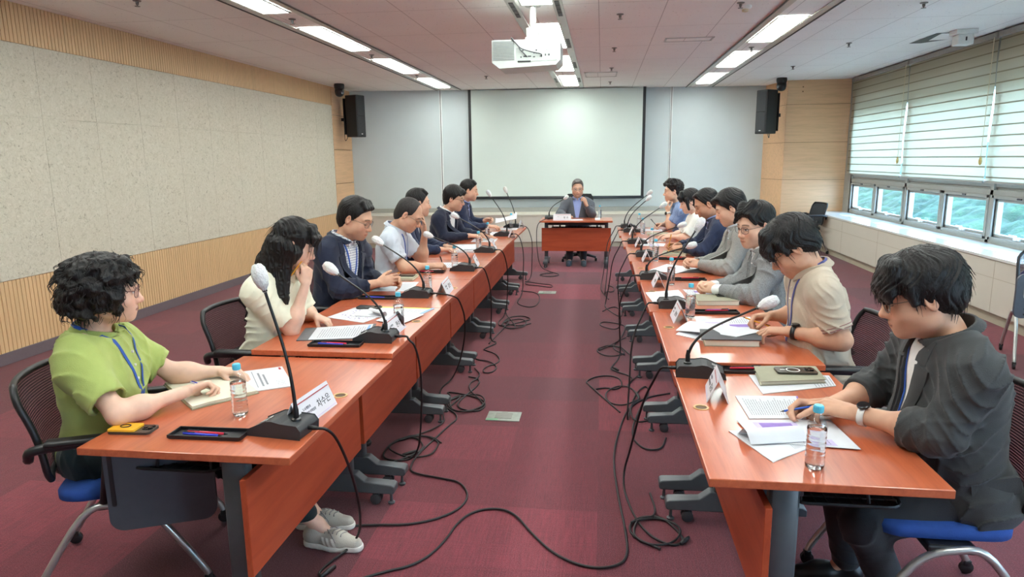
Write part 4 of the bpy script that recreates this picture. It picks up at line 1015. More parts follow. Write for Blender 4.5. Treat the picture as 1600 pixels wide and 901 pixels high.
def hair_field(s, style, seed=0.0):
    F = Field(); h = s.hs; R = s.HR; P = s.hp
    def E(c, r, k=0.02, op='u', rot=None): F.ell(P(*c), tuple(q * h for q in r), R if rot is None else R @ rot3(*rot), k * h, op)
    def C(a, b, ra, rb, k=0.015): F.cap(P(*a), P(*b), ra * h, rb * h, k * h)
    hc = s.hc.astype(F32); Rm = R.astype(F32)
    def cut(front=(0.078, 0.062), low=(0.012, -0.020), nape=(-0.07, -0.085), soft=0.006, peak=0.0):
        def fn(Pp, D):
            q = ((Pp - hc) @ Rm) / h; x, y, z = q[..., 0], q[..., 1], q[..., 2]
            dx, dz = low[0] - front[0], low[1] - front[1]; L = math.hypot(dx, dz); n1 = (dz / L, -dx / L)
            d1 = ((x - front[0] + peak * y * y) * n1[0] + (z - front[1]) * n1[1])
            dx, dz = nape[0] - low[0], nape[1] - low[1]; L = math.hypot(dx, dz); n2 = (dz / L, -dx / L)
            d2 = ((x - low[0]) * n2[0] + (z - low[1]) * n2[1])
            return smax(smax(D, -d1 * h, soft), -d2 * h, soft)
        return fn
    T = 0.014
    if style in ('short', 'parted', 'neat', 'receding'):
        t = {'short': 0.012, 'parted': 0.018, 'neat': 0.010, 'receding': 0.004}[style]
        E((-0.016, 0, 0.036), (0.097 + t * 0.8, 0.0765 + t * 0.55, 0.085 + t)); E((-0.045, 0, -0.015), (0.066 + t * 0.5, 0.066 + t * 0.5, 0.085))
        if style == 'receding': F.post(cut((0.030, 0.098), (0.006, -0.020), (-0.066, -0.085), 0.004, -4.0))
        else: F.post(cut((0.066, 0.066) if style == 'short' else (0.062, 0.074) if style == 'neat' else (0.072, 0.058), (0.016, -0.024), (-0.066, -0.088), 0.006, 2.0))
        if style == 'parted':
            C((0.060, 0.045, 0.090), (0.086, -0.020, 0.078), 0.020, 0.024); C((0.086, -0.020, 0.078), (0.070, -0.060, 0.046), 0.020, 0.010); C((0.05, 0.05, 0.085), (0.045, 0.068, 0.045), 0.018, 0.010)
        if style == 'short':
            for i, yy in enumerate((-0.05, -0.025, 0.0, 0.025, 0.05)): C((0.030, yy * 0.9, 0.110), (0.064, yy * 1.0, 0.095 - 0.20 * abs(yy)), 0.015, 0.009)
        if style == 'neat':
            C((0.045, 0.04, 0.102), (0.068, -0.02, 0.094), 0.017, 0.015); C((0.045, -0.03, 0.104), (0.058, -0.055, 0.074), 0.015, 0.009)
        F.post(strands(s, 0.0042 if style != 'receding' else 0.002, 26, 4, seed, 0.0, 0.6))
    elif style == 'mop':          # thick two-block cut with a heavy fringe
        E((-0.014, 0, 0.040), (0.118, 0.094, 0.098)); E((-0.05, 0, -0.01), (0.074, 0.080, 0.078))
        F.post(cut((0.085, 0.038), (0.030, -0.018), (-0.068, -0.075), 0.010, 3.0))
        for i in range(11):
            yy = -0.068 + 0.0136 * i; e_ = 0.010 * math.sin(i * 2.3 + seed)
            C((0.052, yy * 0.85, 0.098), (0.099 - 0.75 * abs(yy) ** 1.4, yy * 1.02, 0.042 + e_), 0.022, 0.015, 0.018); C((0.099 - 0.75 * abs(yy) ** 1.4, yy * 1.02, 0.042 + e_), (0.103 - 0.8 * abs(yy) ** 1.4, yy * 1.05 + 0.006, 0.012 + e_), 0.014, 0.006, 0.012)
        for q in (-1, 1): C((0.035, q * 0.075, 0.05), (0.030, q * 0.083, -0.008), 0.020, 0.010, 0.012)
        F.post(strands(s, 0.0058, 24, 4, seed, 0.001, 0.9))
    elif style == 'swept':        # longer top swept back and sideways
        E((-0.020, 0, 0.044), (0.110, 0.085, 0.094)); E((-0.05, 0, -0.01), (0.070, 0.072, 0.080))
        F.post(cut((0.074, 0.066), (0.018, -0.020), (-0.066, -0.085), 0.006, 2.5))
        C((0.070, 0.02, 0.088), (0.02, 0.03, 0.130), 0.022, 0.026); C((0.078, -0.03, 0.078), (0.03, -0.04, 0.120), 0.020, 0.026); C((0.078, -0.025, 0.080), (0.086, -0.064, 0.030), 0.018, 0.008); C((0.062, 0.05, 0.078), (0.048, 0.074, 0.028), 0.018, 0.010)
        F.post(strands(s, 0.0065, 20, 4, seed, 0.001, 0.9))
    elif style == 'wavy':
        E((-0.014, 0, 0.046), (0.114, 0.090, 0.098)); E((-0.05, 0, -0.01), (0.070, 0.074, 0.080))
        F.post(cut((0.078, 0.060), (0.018, -0.012), (-0.066, -0.080), 0.008, 2.0))
        rg = np.random.default_rng(int(seed * 10) + 3)
        for _ in range(34):
            a = rg.uniform(-1.6, 1.6); b = rg.uniform(0.2, 1.1); E((-0.014 + 0.112 * math.cos(a) * math.cos(b), 0.092 * math.sin(a) * math.cos(b), 0.046 + 0.1 * math.sin(b)), (0.020,) * 3, 0.010)
        F.post(strands(s, 0.0070, 16, 6, seed, 0.005, 1.0))
    elif style == 'curly_bob':
        E((-0.024, 0, 0.038), (0.120, 0.102, 0.097)); E((-0.060, 0, -0.030), (0.084, 0.100, 0.086))
        F.post(cut((0.074, 0.062), (0.014, -0.050), (-0.060, -0.105), 0.012, 2.0))
        rg = np.random.default_rng(11)
        for _ in range(170):
            a = rg.uniform(0.62, 2 * PI - 0.62); zz = rg.uniform(-0.092, 0.100); rr = (0.98 + 0.06 * math.sin(zz * 30)) * math.sqrt(max(0.05, 1 - (max(0.0, zz + 0.01) / 0.135) ** 2))
            E((-0.040 + 0.112 * rr * math.cos(a), 0.104 * rr * math.sin(a), zz), (rg.uniform(0.012, 0.022),) * 3, 0.014)
        for i in range(9):
            yy = -0.06 + 0.015 * i; C((0.05, yy * 0.8, 0.104), (0.090 - 0.7 * yy * yy * 10, yy * 1.1, 0.058 + 0.006 * (i % 3)), 0.018, 0.010, 0.010); C((0.090 - 0.7 * yy * yy * 10, yy * 1.1, 0.058 + 0.006 * (i % 3)), (0.080, yy * 1.3, 0.028), 0.010, 0.004)
        for q in (-1, 1):
            C((0.04, q * 0.075, 0.05), (0.040, q * 0.088, -0.02), 0.024, 0.018, 0.012); C((0.040, q * 0.088, -0.02), (0.018, q * 0.090, -0.06), 0.018, 0.012, 0.012)
        F.post(strands(s, 0.0045, 22, 8, seed, 0.0055, 1.8))
    elif style == 'bob':
        E((-0.016, 0, 0.040), (0.110, 0.090, 0.092)); E((-0.045, 0, -0.03), (0.078, 0.086, 0.085))
        F.post(cut((0.086, 0.032), (0.034, -0.070), (-0.06, -0.105), 0.008, 4.0))
        for i in range(9):
            yy = -0.062 + 0.0155 * i; C((0.05, yy * 0.8, 0.108), (0.092 - 2.2 * yy * yy * 2, yy, 0.066), 0.016, 0.014); C((0.092 - 4.4 * yy * yy, yy, 0.066), (0.096 - 5 * yy * yy, yy * 1.05, 0.022), 0.014, 0.006)
        for q in (-1, 1): C((0.03, q * 0.078, 0.03), (0.036, q * 0.084, -0.075), 0.022, 0.012, 0.014)
        F.post(strands(s, 0.0050, 26, 4, seed, 0.0, 0.4))
    elif style == 'long':
        E((-0.018, 0, 0.040), (0.108, 0.090, 0.093)); E((-0.050, 0, -0.04), (0.078, 0.088, 0.092))
        F.post(cut((0.084, 0.040), (0.040, -0.090), (-0.02, -0.20), 0.008, 3.5))
        for i in range(9):
            yy = -0.062 + 0.0155 * i; C((0.05, yy * 0.8, 0.106), (0.094 - 4.4 * yy * yy, yy, 0.066), 0.016, 0.014); C((0.094 - 4.4 * yy * yy, yy, 0.066), (0.104 - 5 * yy * yy, yy * 1.1, 0.030), 0.014, 0.005)
        rg = np.random.default_rng(7)
        for i in range(30):           # locks over the shoulders and down the back, in the body's own frame
            t = i / 29.0; a = PI * (0.29 + 1.42 * t); ca, sa = math.cos(a), math.sin(a); frt = max(0.0, ca)
            p0 = P(-0.02 + 0.088 * ca, 0.086 * sa, -0.02 - 0.02 * frt); lt = s.lat * sa; bk = s.fwd * ca
            w0 = rg.uniform(-0.012, 0.012)
            p1 = s.N + lt * (0.092 + 0.02 * frt) + bk * 0.105 + s.up * (0.055 + 0.02 * frt) - s.fwd * 0.01 * (1 - frt); p2 = s.N + lt * (0.130 + w0) + bk * (0.145 + 0.03 * frt) - s.up * 0.09; p3 = s.N + lt * (0.120 + w0) + bk * (0.155 + 0.03 * frt) - s.up * rg.uniform(0.20, 0.31) - s.fwd * 0.01
            th_ = 1 - 0.35 * frt; F.cap(p0, p1, 0.027 * th_, 0.023 * th_, 0.020); F.cap(p1, p2, 0.023 * th_, 0.020 * th_, 0.018); F.cap(p2, p3, 0.020 * th_, 0.004, 0.012)
        def wave(Pp, D):
            m = np.abs(D) < 0.03
            if not m.any(): return D
            q = Pp[m]; D = D.copy(); ph = np.arctan2(q[:, 1] - s.N[1], q[:, 0] - s.N[0])
            D[m] += 0.0050 * (np.abs(vnoise(np.stack([np.cos(ph) * 11, np.sin(ph) * 9, q[:, 2] * 7 + 1.5 * np.sin(q[:, 2] * 40)], -1))) * 2 - 0.6) + 0.003 * vnoise(np.stack([np.cos(ph) * 26, np.sin(ph) * 26, q[:, 2] * 9], -1)); return D
        F.post(wave)
    return F
def loose_hair(b, hv, n, ln, curl, mat, parent, seed=1, front=False, up=0.0):
    """single locks that lift off the hair, each a thin tapering strand"""
    rg = np.random.default_rng(seed); m = MB(); k = 0; c0 = b.hp(-0.02, 0, 0.03)
    while k < n:
        p = hv[int(rg.integers(len(hv)))]; q = ((p - b.hc) @ b.HR) / b.hs
        if q[2] < -0.16 or (front and q[0] < -0.02) or (q[2] < -0.03 and rg.random() < 0.3): continue
        out = unit(p - c0); dn = unit(-b.HR[:, 2] + out * (0.25 + up)); dn = unit(dn - out * (dn @ out) * 0.72); sd = np.cross(out, dn)
        L = ln * rg.uniform(0.5, 1.2); ph = rg.uniform(0, 6.28); cr = curl * rg.uniform(0.4, 1.3); fr = rg.uniform(3.5, 7); pts = []
        for t in np.linspace(0, 1, 13):
            pts.append(p - out * 0.003 + dn * L * t + out * (cr * (1 - math.cos(fr * t)) * 0.6 + 0.004 * t) + sd * cr * math.sin(fr * t + ph) * t)
        r0 = rg.uniform(0.0010, 0.0020) * (1.4 if curl > 0.006 else 1.0)
        m.tube(pts, [r0 * (1 - 0.75 * t) for t in np.linspace(0, 1, 13)], 4, False); k += 1
    o = m.build('loose_hair', mat, parent, True); o['kind'] = 'stuff'; return o
# ---- clothes
def folds(amp, seed=0.0, sc=1.0, s=None):
    rg = np.random.default_rng(int(seed * 100) + 1); dirs = [unit(rg.normal(size=3)) for _ in range(3)]
    def fn(P, D):
        m = np.abs(D) < 0.03
        if not m.any(): return D
        q = P[m]; D = D.copy(); wv = vnoise(q * 7 * sc + seed)
        r = 0
        for i, d in enumerate(dirs):
            u = (q @ d.astype(F32)) * (40 + 17 * i) * sc + 4.0 * wv + seed * i
            g_ = vnoise(q * 5.5 * sc + 9.7 * (i + 1) + seed); r = r + np.clip(g_, 0, 1) * (1 - np.abs(np.sin(u))) ** 2
        if s is not None:
            for a in s.arm.values():
                ax = unit(a['W'] - a['S']).astype(F32); de = np.sqrt(((q - a['E'].astype(F32)) ** 2).sum(-1))
                r = r + 0.9 * np.exp(-(de / 0.09) ** 2) * (1 - np.abs(np.sin((q @ ax) * 62 + 2.5 * wv))) ** 2
        D[m] -= amp * (np.minimum(r * 2.2, 1.6) - 0.45); return D
    return fn
def neck_axis(s):
    a0 = s.N - s.fwd * 0.008; return a0, unit(unit(s.hp(-0.025, 0, -0.06) - (s.N - s.up * 0.02)) + s.up * 0.6)
def neck_hole(s, r=0.060, lift=0.010):
    """opens the garment round the neck and trims what climbs up the neck"""
    a0, ax = neck_axis(s); a0 = a0.astype(F32); ax = ax.astype(F32); fw = s.fwd.astype(F32)
    def fn(P, D):
        q = P - a0; u = q @ ax; lat = q - u[..., None] * ax; rho = np.sqrt((lat * lat).sum(-1))
        D = smax(D, u - lift - 1.6 * np.maximum(rho - 0.098, 0), 0.012)
        fr = np.clip((lat @ fw) / 0.05, 0, 1)
        return smax(D, -(rho + 1.5 * np.maximum(-u - 0.09, 0) - (r + 0.35 * np.clip(-u, -0.05, 0.0) - 0.25 * np.clip(-u - 0.03, 0, 1) * (1 - 0.6 * fr))), 0.006)
    return fn
def collar_ring(s, r0=0.068, hgt=0.040, flare=0.020, th=0.0035, gap=0.5, drop=0.028, back=True):
    """stand-and-fall collar round the neck; returns a field"""
    a0, ax = neck_axis(s); fw = unit(s.fwd - ax * (s.fwd @ ax)); lt = np.cross(ax, fw)
    F = Field()
    def fn(P):
        q = P - a0.astype(F32); u = q @ ax.astype(F32); x = q @ fw.astype(F32) - 0.006; y = q @ lt.astype(F32)
        ang = np.abs(np.arctan2(y, x)); rho = np.hypot(x * 0.93, y); front = np.clip(1 - ang / 1.3, 0, 1)
        up_ = hgt * (1 - 0.55 * front ** 1.5)
        lo_ = 0.004 - drop * front ** 2 - 0.014 * front
        t = np.clip((up_ - u) / (up_ - lo_ + 1e-6), 0, 1)
        d1 = np.abs(rho - (r0 + 0.002 + flare * t ** 1.3 + 0.008 * front)) - th
        d1 = np.maximum(np.maximum(d1, u - up_), lo_ - u)
        d2 = np.maximum(np.maximum(np.abs(rho - r0) - th, u - up_), -0.03 - u)
        d = np.minimum(d1, d2)
        return np.maximum(d, (gap * (0.25 + 0.9 * np.clip((up_ - u) / 0.05, 0, 1)) * 0.5 - ang) * 0.06)
    F.add(a0, 0.16, fn, 0.0); return F
def lower_cut(s, z):
    def fn(P, D): return np.maximum(D, z - P[..., 2])
    return fn
def sleeve(F, s, side, g, cut, k=0.04, ga=1.0, inner=None):
    """one sleeve as a hollow-ended tube: cut <= 1 ends on the upper arm, beyond 1 on the forearm"""
    a = s.arm[side]; S, E, W = [np.asarray(a[q], F32) for q in 'SEW']; sz = s.size * (0.88 if s.female else 1.0)
    def capd(P, p, q, r0, r1):
        pa = P - p; ab = q - p; h = np.clip((pa @ ab) / float(ab @ ab + 1e-12), 0, 1); v = pa - h[..., None] * ab
        return np.sqrt((v * v).sum(-1)) - (r0 + (r1 - r0) * h)
    if cut <= 1:
        C = S + (E - S) * cut; ax = unit(E - S).astype(F32); r = (0.053 - 0.010 * cut) * sz + g * ga
        def fn(P):
            d = capd(P, S, C, 0.053 * sz + g, r); q = P - C; u = q @ ax; lat = np.sqrt(np.maximum((q * q).sum(-1) - u * u, 0))
            d = np.maximum(d, u); return np.maximum(d, -np.maximum(lat - (r - 0.017), -(u + 0.03)))
        F.add((S + C) / 2, float(np.linalg.norm(C - S)) / 2 + r + 0.02, fn, k)
    else:
        t = cut - 1; C = E + (W - E) * t; ax = unit(W - E).astype(F32); F.cap(S, E, 0.053 * sz + g, 0.043 * sz + g * ga, k)
        r = (0.042 - 0.0155 * t) * sz + g * ga; mid = E * 0.72 + W * 0.28; ri = (inner - 0.004) if inner else (r - 0.013)
        def fn(P):
            d = capd(P, E, C, 0.042 * sz + g * ga, r); q = P - mid; d = smin(d, np.sqrt((q * q).sum(-1)) - (0.047 * sz + g * ga), 0.04)
            q = P - C; u = q @ ax; lat = np.sqrt(np.maximum((q * q).sum(-1) - u * u, 0))
            d = np.maximum(d, u); return np.maximum(d, -np.maximum(lat - ri, -(u + 0.025)))
        F.add((E + C) / 2, float(np.linalg.norm(C - E)) / 2 + 0.085, fn, 0.03)
    return F
def jacket_front(s, vlen=0.34, w0=0.070, lap=0.060, wmin=0.004, top=-0.06):
    N = s.N.astype(F32); A, Lt, Fw = s.up.astype(F32), s.lat.astype(F32), s.fwd.astype(F32)
    def fn(P, D):
        q = P - N; sd = -(q @ A); l = np.abs(q @ Lt); f = q @ Fw
        w_ = wmin + (w0 - wmin) * np.clip(1 - (sd - top) / (vlen - top), 0, 1)
        D = np.where((f > -0.01), np.maximum(D, (w_ - l) * 0.9), D); return D
    return fn
def lapels(s, F, vlen, w0, wmin, mat, parent, top=-0.06):
    """folded lapels and collar ends laid over the jacket front"""
    def wid(sd): return wmin + (w0 - wmin) * min(1, max(0, 1 - (sd - top) / (vlen - top)))
    def patch(rows):
        m = MB(); g = []
        for l0, l1, sd in rows:
            r_ = []
            for j, t in enumerate(np.linspace(0, 1, 6)):
                h = hit(F, s.N + s.lat * (q * (l0 + (l1 - l0) * t)) - s.up * (sd + 0.012 * t) + s.fwd * 0.34, -s.fwd)
                ok = h is not None and (h - s.N) @ s.fwd > -0.045
                r_.append(h + s.fwd * (0.003 + 0.006 * math.sin(PI * min(1, t * 0.8 + 0.2)) + 0.002 * t) if ok else None)
            for j in range(5, -1, -1):
                if r_[j] is None: r_[j] = r_[j + 1] - s.lat * q * 0.006 + s.fwd * 0.001 if j < 5 and r_[j + 1] is not None else None
            if all(p is not None for p in r_): g.append(r_)
        if len(g) < 2: return None
        for k in range(2):          # smooth down the rows so that folds below do not show through
            g = [[g[i][j] if i in (0, len(g) - 1) else (g[i - 1][j] + 2 * g[i][j] + g[i + 1][j]) / 4 for j in range(6)] for i in range(len(g))]
        n = len(g); vs = [p for r_ in g for p in r_] + [p - s.fwd * 0.007 for r_ in g for p in r_]; N = 6 * n; fs = []
        for i in range(n - 1):
            for j in range(5):
                a_, b_, c_, d_ = 6 * i + j, 6 * i + j + 1, 6 * i + j + 7, 6 * i + j + 6; fs += [(a_, b_, c_, d_), (N + a_, N + d_, N + c_, N + b_)]
        for i in range(n - 1): fs += [(6 * i, 6 * i + 6, N + 6 * i + 6, N + 6 * i), (6 * i + 5, N + 6 * i + 5, N + 6 * i + 11, 6 * i + 11)]
        for j in range(5): fs += [(j, N + j, N + j + 1, j + 1), (N - 6 + j, N - 5 + j, 2 * N - 5 + j, 2 * N - 6 + j)]
        return m.add(vs, fs)
    for q in (-1, 1):
        rows = []
        for sd in np.linspace(0.075, vlen - 0.01, 14):
            k = (sd - 0.075) / (vlen - 0.085); rows.append((wid(sd) - 0.004, wid(sd) + 0.004 + (0.070 * (1 - k) ** 0.85), sd))
        m = patch(rows)
        if m: m.build('lapel', mat, parent, 'auto')
        m = patch([(wid(sd) - 0.004, wid(sd) + 0.040 + 0.012 * (sd + 0.01) / 0.07, sd) for sd in np.linspace(-0.012, 0.062, 6)])
        if m: m.build('collar_end', mat, parent, 'auto')
def collar_band(s, r0=0.070):
    return collar_ring(s, r0, 0.032, 0.020, 0.004, 1.7, 0.02)
def mk(name, F, s, mat, root, h, lo, hi): 
    v, q = mesh_field(F, lo, hi, h); return np_mesh(name, v, q, mat, root)
SHOEF = {}
def shoe_mesh(name, ank, heading, mat, sole, root, L=0.275, stripes=None):
    c, sn = math.cos(heading), math.sin(heading)
    M = np.array([[c, -sn, 0], [sn, c, 0], [0, 0, 1]]); b = np.array([ank[0], ank[1], ank[2] - 0.10]); T = lambda x, y, z: b + M @ V(x, y, z)
    F = Field(); F.cap(T(-0.03, 0, 0.045), T(0.10, 0, 0.042), 0.036, 0.036, 0.02); F.cap(T(0.08, 0, 0.035), T(0.175, 0.004, 0.026), 0.040, 0.030, 0.03); F.cap(T(-0.02, 0, 0.06), T(-0.005, 0, 0.09), 0.036, 0.036, 0.025); F.cap(T(-0.005, 0, 0.085), T(-0.002, 0, 0.14), 0.028, 0.026, 0.0, 's')
    F.post(lower_cut(None, b[2] + 0.018)); R = 0.3
    o = mk(name, F, None, mat, root, 0.005, T(0.07, 0, 0) - V(R, R, 0.02), T(0.07, 0, 0) + V(R, R, 0.2))
    SHOEF[o.name] = F
    F = Field(); F.cap(T(-0.03, 0, 0.014), T(0.09, 0, 0.014), 0.038, 0.040, 0.01); F.cap(T(0.08, 0, 0.014), T(0.178, 0.004, 0.014), 0.043, 0.033, 0.02)
    z0 = b[2]
    F.post(lambda P, D: np.maximum(np.maximum(D, z0 - P[..., 2]), P[..., 2] - z0 - 0.026)); mk('sole', F, None, sole, o, 0.005, T(0.07, 0, 0) - V(R, R, 0.02), T(0.07, 0, 0) + V(R, R, 0.1))
    return o
GLASSM = clear('spectacle_lens', (0.93, 0.95, 0.97, 1), 0.02, 1.3)
def glasses(s, root, mat, w=0.026, hgt=0.020, round_=2.6, rim=0.0013, dx=0.0):
    g = MB(); P = s.hp; x = 0.099 + dx; ln = MB()
    rings = []
    for q in (-1, 1):
        pts = []
        for i in range(24):
            a = 2 * PI * i / 24; ca, sa = math.cos(a), math.sin(a)
            u = w * math.copysign(abs(ca) ** (2 / round_), ca); v_ = hgt * math.copysign(abs(sa) ** (2 / round_), sa)
            pts.append(P(x - 0.25 * (abs(q * 0.033 + u)) ** 2 * 10, q * 0.033 + u, -0.006 + v_))
        g.tube(pts + [pts[0], pts[1]], rim * s.hs, 6, False); n0 = len(ln.v); ln.add(pts, [tuple(range(24))])
        e1 = P(x - 0.010, q * (0.033 + w), 0.002); g.tube([e1, P(x - 0.022, q * 0.072, 0.003), P(0.0, q * 0.0825, 0.002), P(-0.03, q * 0.079, -0.012)], [rim * 1.1 * s.hs] * 4, 6)
    g.tube([P(x, -0.033 + w - 0.001, -0.002), P(x + 0.004, 0, 0.001), P(x, 0.033 - w + 0.001, -0.002)], rim * s.hs, 6)
    o = g.build('glasses', mat, root, True); ln.build('lens', GLASSM, o); return o
def hit(F, o, d, far=0.45):
    """first point of the field's surface from o along d"""
    t = np.linspace(0, far, 240); P = (np.asarray(o)[None] + t[:, None] * np.asarray(d)[None]).astype(F32)[None]
    D = F.evalb(P, 0.6)[0]; k = np.argmax(D < 0)
    return np.asarray(o) + t[k] * np.asarray(d) if (D < 0).any() else None
def lanyard(s, root, mat, field, end_u=0.34, wd=0.0065, wide=0.068, behind=True):
    """flat strap lying on the chest, left and right run meeting low"""
    m = MB()
    for q in (-1, 1):
        pts = []
        for k_ in np.linspace(0, 1, 18):
            l = (wide * (1 - k_) ** 1.15 + 0.005) * q; u = 0.045 - (0.045 + end_u) * k_
            h = hit(field, s.N + s.lat * l + s.up * u + s.fwd * 0.34, -s.fwd)
            if h is not None and (h - s.N) @ s.fwd > -0.02: pts.append(h)
        if len(pts) < 4: continue
        Q = [pts[0]] + [(pts[i - 1] + pts[i] * 2 + pts[i + 1]) / 4 for i in range(1, len(pts) - 1)] + [pts[-1]]
        back = [s.N + s.lat * q * (wide + 0.008) * math.cos(a) + s.up * (0.034 + 0.006 * math.sin(a)) - s.fwd * (0.012 + 0.058 * math.sin(a)) for a in (1.5, 1.0, 0.5)] if behind else []
        pts = back + Q; n = len(pts); vs = []
        for i, p in enumerate(pts):
            t = pts[min(i + 1, n - 1)] - pts[max(i - 1, 0)]; out = unit(unit(p - (s.N - s.fwd * 0.03 - s.up * 0.02)) * 0.5 + s.fwd * (1.0 if i > 3 else 0.0)); sd = unit(np.cross(t, out)); p = p + out * 0.004
            vs += [p + sd * wd, p - sd * wd, p - sd * wd + out * 0.002, p + sd * wd + out * 0.002]
        m.add(vs, [(4 * i + a, 4 * i + (a + 1) % 4, 4 * i + 4 + (a + 1) % 4, 4 * i + 4 + a) for i in range(n - 1) for a in range(4)])
    return m.build('lanyard', mat, root, 'auto')
def watch(s, side, root, case, strap, g=0.0):
    a = s.arm[side]; W, E = a['W'], a['E']; ax = unit(W - E); c = W - ax * 0.035
    f, n, t = hand_frame(a['f'], a['n'], side); o_ = unit(-n - ax * (-n @ ax)); lt = np.cross(ax, o_); m = MB(); r = 0.0315 * s.size
    ring = [c + (o_ * math.cos(k) + lt * math.sin(k)) * r for k in np.linspace(0, 2 * PI, 25)]
    vs = []
    for k in np.linspace(0, 2 * PI, 25)[:-1]:
        d = o_ * math.cos(k) + lt * math.sin(k)
        vs += [c + d * r - ax * 0.011, c + d * r + ax * 0.011, c + d * (r + 0.003) + ax * 0.011, c + d * (r + 0.003) - ax * 0.011]
    m.add(vs, [(4 * i + a_, 4 * i + (a_ + 1) % 4, (4 * i + 4 + (a_ + 1) % 4) % 96, (4 * i + 4 + a_) % 96) for i in range(24) for a_ in range(4)])
    w_ = m.build('wrist_watch', strap, root, True)
    M = Matrix([[lt[0], ax[0], o_[0], 0], [lt[1], ax[1], o_[1], 0], [lt[2], ax[2], o_[2], 0], [0, 0, 0, 1]]); M.translation = Vector(c + o_ * (r + 0.002))
    MB().lathe([(0.018, 0), (0.0205, 0.002), (0.0205, 0.008), (0.0175, 0.0105)], 24, M).build('case', case, w_, 'auto'); MB().lathe([(0.0, 0.0108), (0.0172, 0.0108)], 24, M, True).build('dial', plain('watch_dial', (14, 14, 18), 0.12), w_)
    return w_
# ------------------------------------------------------------------ the fifteen people
def fabric(name, rgb, rough=0.85, grain=420, bump=0.35, var=0.06, sheen=0.15): return plain(name, rgb, rough, 0, var, 14.0, bump, grain, 0.25, sheen)
def pattern_cloth(name, base, line, pitch, wd, mode='check'):
    t = NT(name); sx = t.add('ShaderNodeSeparateXYZ'); t.lk(t.coords('Object'), sx.inputs[0])
    ln = lambda k: t.math('LESS_THAN', t.math('FRACT', t.math('DIVIDE', t.math('ADD', sx.outputs[k], 5.0), pitch)), wd)
    if mode == 'check': f = t.math('MAXIMUM', t.math('MAXIMUM', ln(1), ln(2)), t.math('MULTIPLY', ln(0), 0.0))
    else:
        n = t.noise(t.coords('Object'), 260, 3, 0.75); f = t.ramp(n, [(0.42, (0, 0, 0, 1)), (0.6, (1, 1, 1, 1))])
    t.set(Base_Color=t.mix(f, srgb(*base), srgb(*line)), Roughness=0.85, Specular_IOR_Level=0.25); t.bump(t.noise(t.coords('Object'), 420, 2), 0.35, 0.003)
    return t.m
M_GREEN = fabric('shirt_green', (168, 182, 104)); M_CREAM = fabric('blouse_cream', (232, 230, 208)); M_NAVY = fabric('jacket_navy', (34, 40, 60), bump=0.45); M_NAVY2 = fabric('jacket_navy_blue', (42, 52, 78), bump=0.45)
M_CHAR = fabric('jacket_charcoal', (62, 64, 66), bump=0.4); M_GREYJ = pattern_cloth('jacket_grey_tweed', (150, 151, 152), (112, 114, 117), 0.1, 0.1, 'tweed'); M_GREYL = pattern_cloth('jacket_light_grey', (160, 160, 156), (136, 137, 135), 0.1, 0.1, 'tweed'); M_GREYD = fabric('jacket_slate', (84, 88, 96), bump=0.4)
M_SHW = fabric('shirt_white', (232, 233, 235)); M_SHP = pattern_cloth('shirt_check', (228, 230, 232), (96, 108, 138), 0.017, 0.16); M_SHG = fabric('shirt_pale_grey', (196, 203, 214)); M_SHB = fabric('shirt_blue', (150, 166, 218)); M_SHB2 = pattern_cloth('shirt_blue_gingham', (146, 164, 196), (112, 132, 172), 0.012, 0.4); M_POLO = fabric('polo_beige', (192, 178, 160), bump=0.5); M_POLOT = fabric('polo_trim', (132, 88, 88)); M_BLW = fabric('blouse_white', (226, 226, 220)); M_TEE = fabric('tee_white', (226, 224, 222))
M_TRK = fabric('trousers_black', (28, 30, 36)); M_TRT = fabric('trousers_dark_teal', (24, 38, 42)); M_TRC = fabric('trousers_charcoal', (46, 47, 52)); M_TRCR = fabric('trousers_cream', (214, 208, 196)); M_SNK = fabric('sneaker_white', (186, 182, 172), 0.7); M_SOLE = plain('sole_white', (222, 220, 214), 0.6); M_SHOEB = plain('shoe_black', (30, 30, 32), 0.35); M_SHOEG = plain('shoe_grey_blue', (62, 72, 84), 0.6); M_BELT = plain('belt_black', (22, 22, 24), 0.4)
M_LANY = plain('lanyard_blue', (44, 84, 170), 0.6, var=0.12, vscale=80); M_LANP = plain('lanyard_violet', (74, 80, 140), 0.6)
M_RIMB = plain('rim_dark', (42, 32, 34), 0.3); M_RIMR = plain('rim_burgundy', (96, 44, 52), 0.3); M_RIMM = plain('rim_metal', (120, 112, 100), 0.3, 0.8)
M_WBLACK = plain('watch_black', (24, 24, 27), 0.35); M_WWHITE = plain('watch_strap_white', (216, 214, 210), 0.5); M_WSTEEL = plain('watch_steel', (60, 62, 66), 0.25, 0.7)
SK_A = srgb(230, 190, 168)[:3]; SK_B = srgb(218, 174, 148)[:3]; SK_C = srgb(208, 162, 135)[:3]; SK_D = srgb(194, 144, 116)[:3]
BODIES = {}
sleeve_ = sleeve
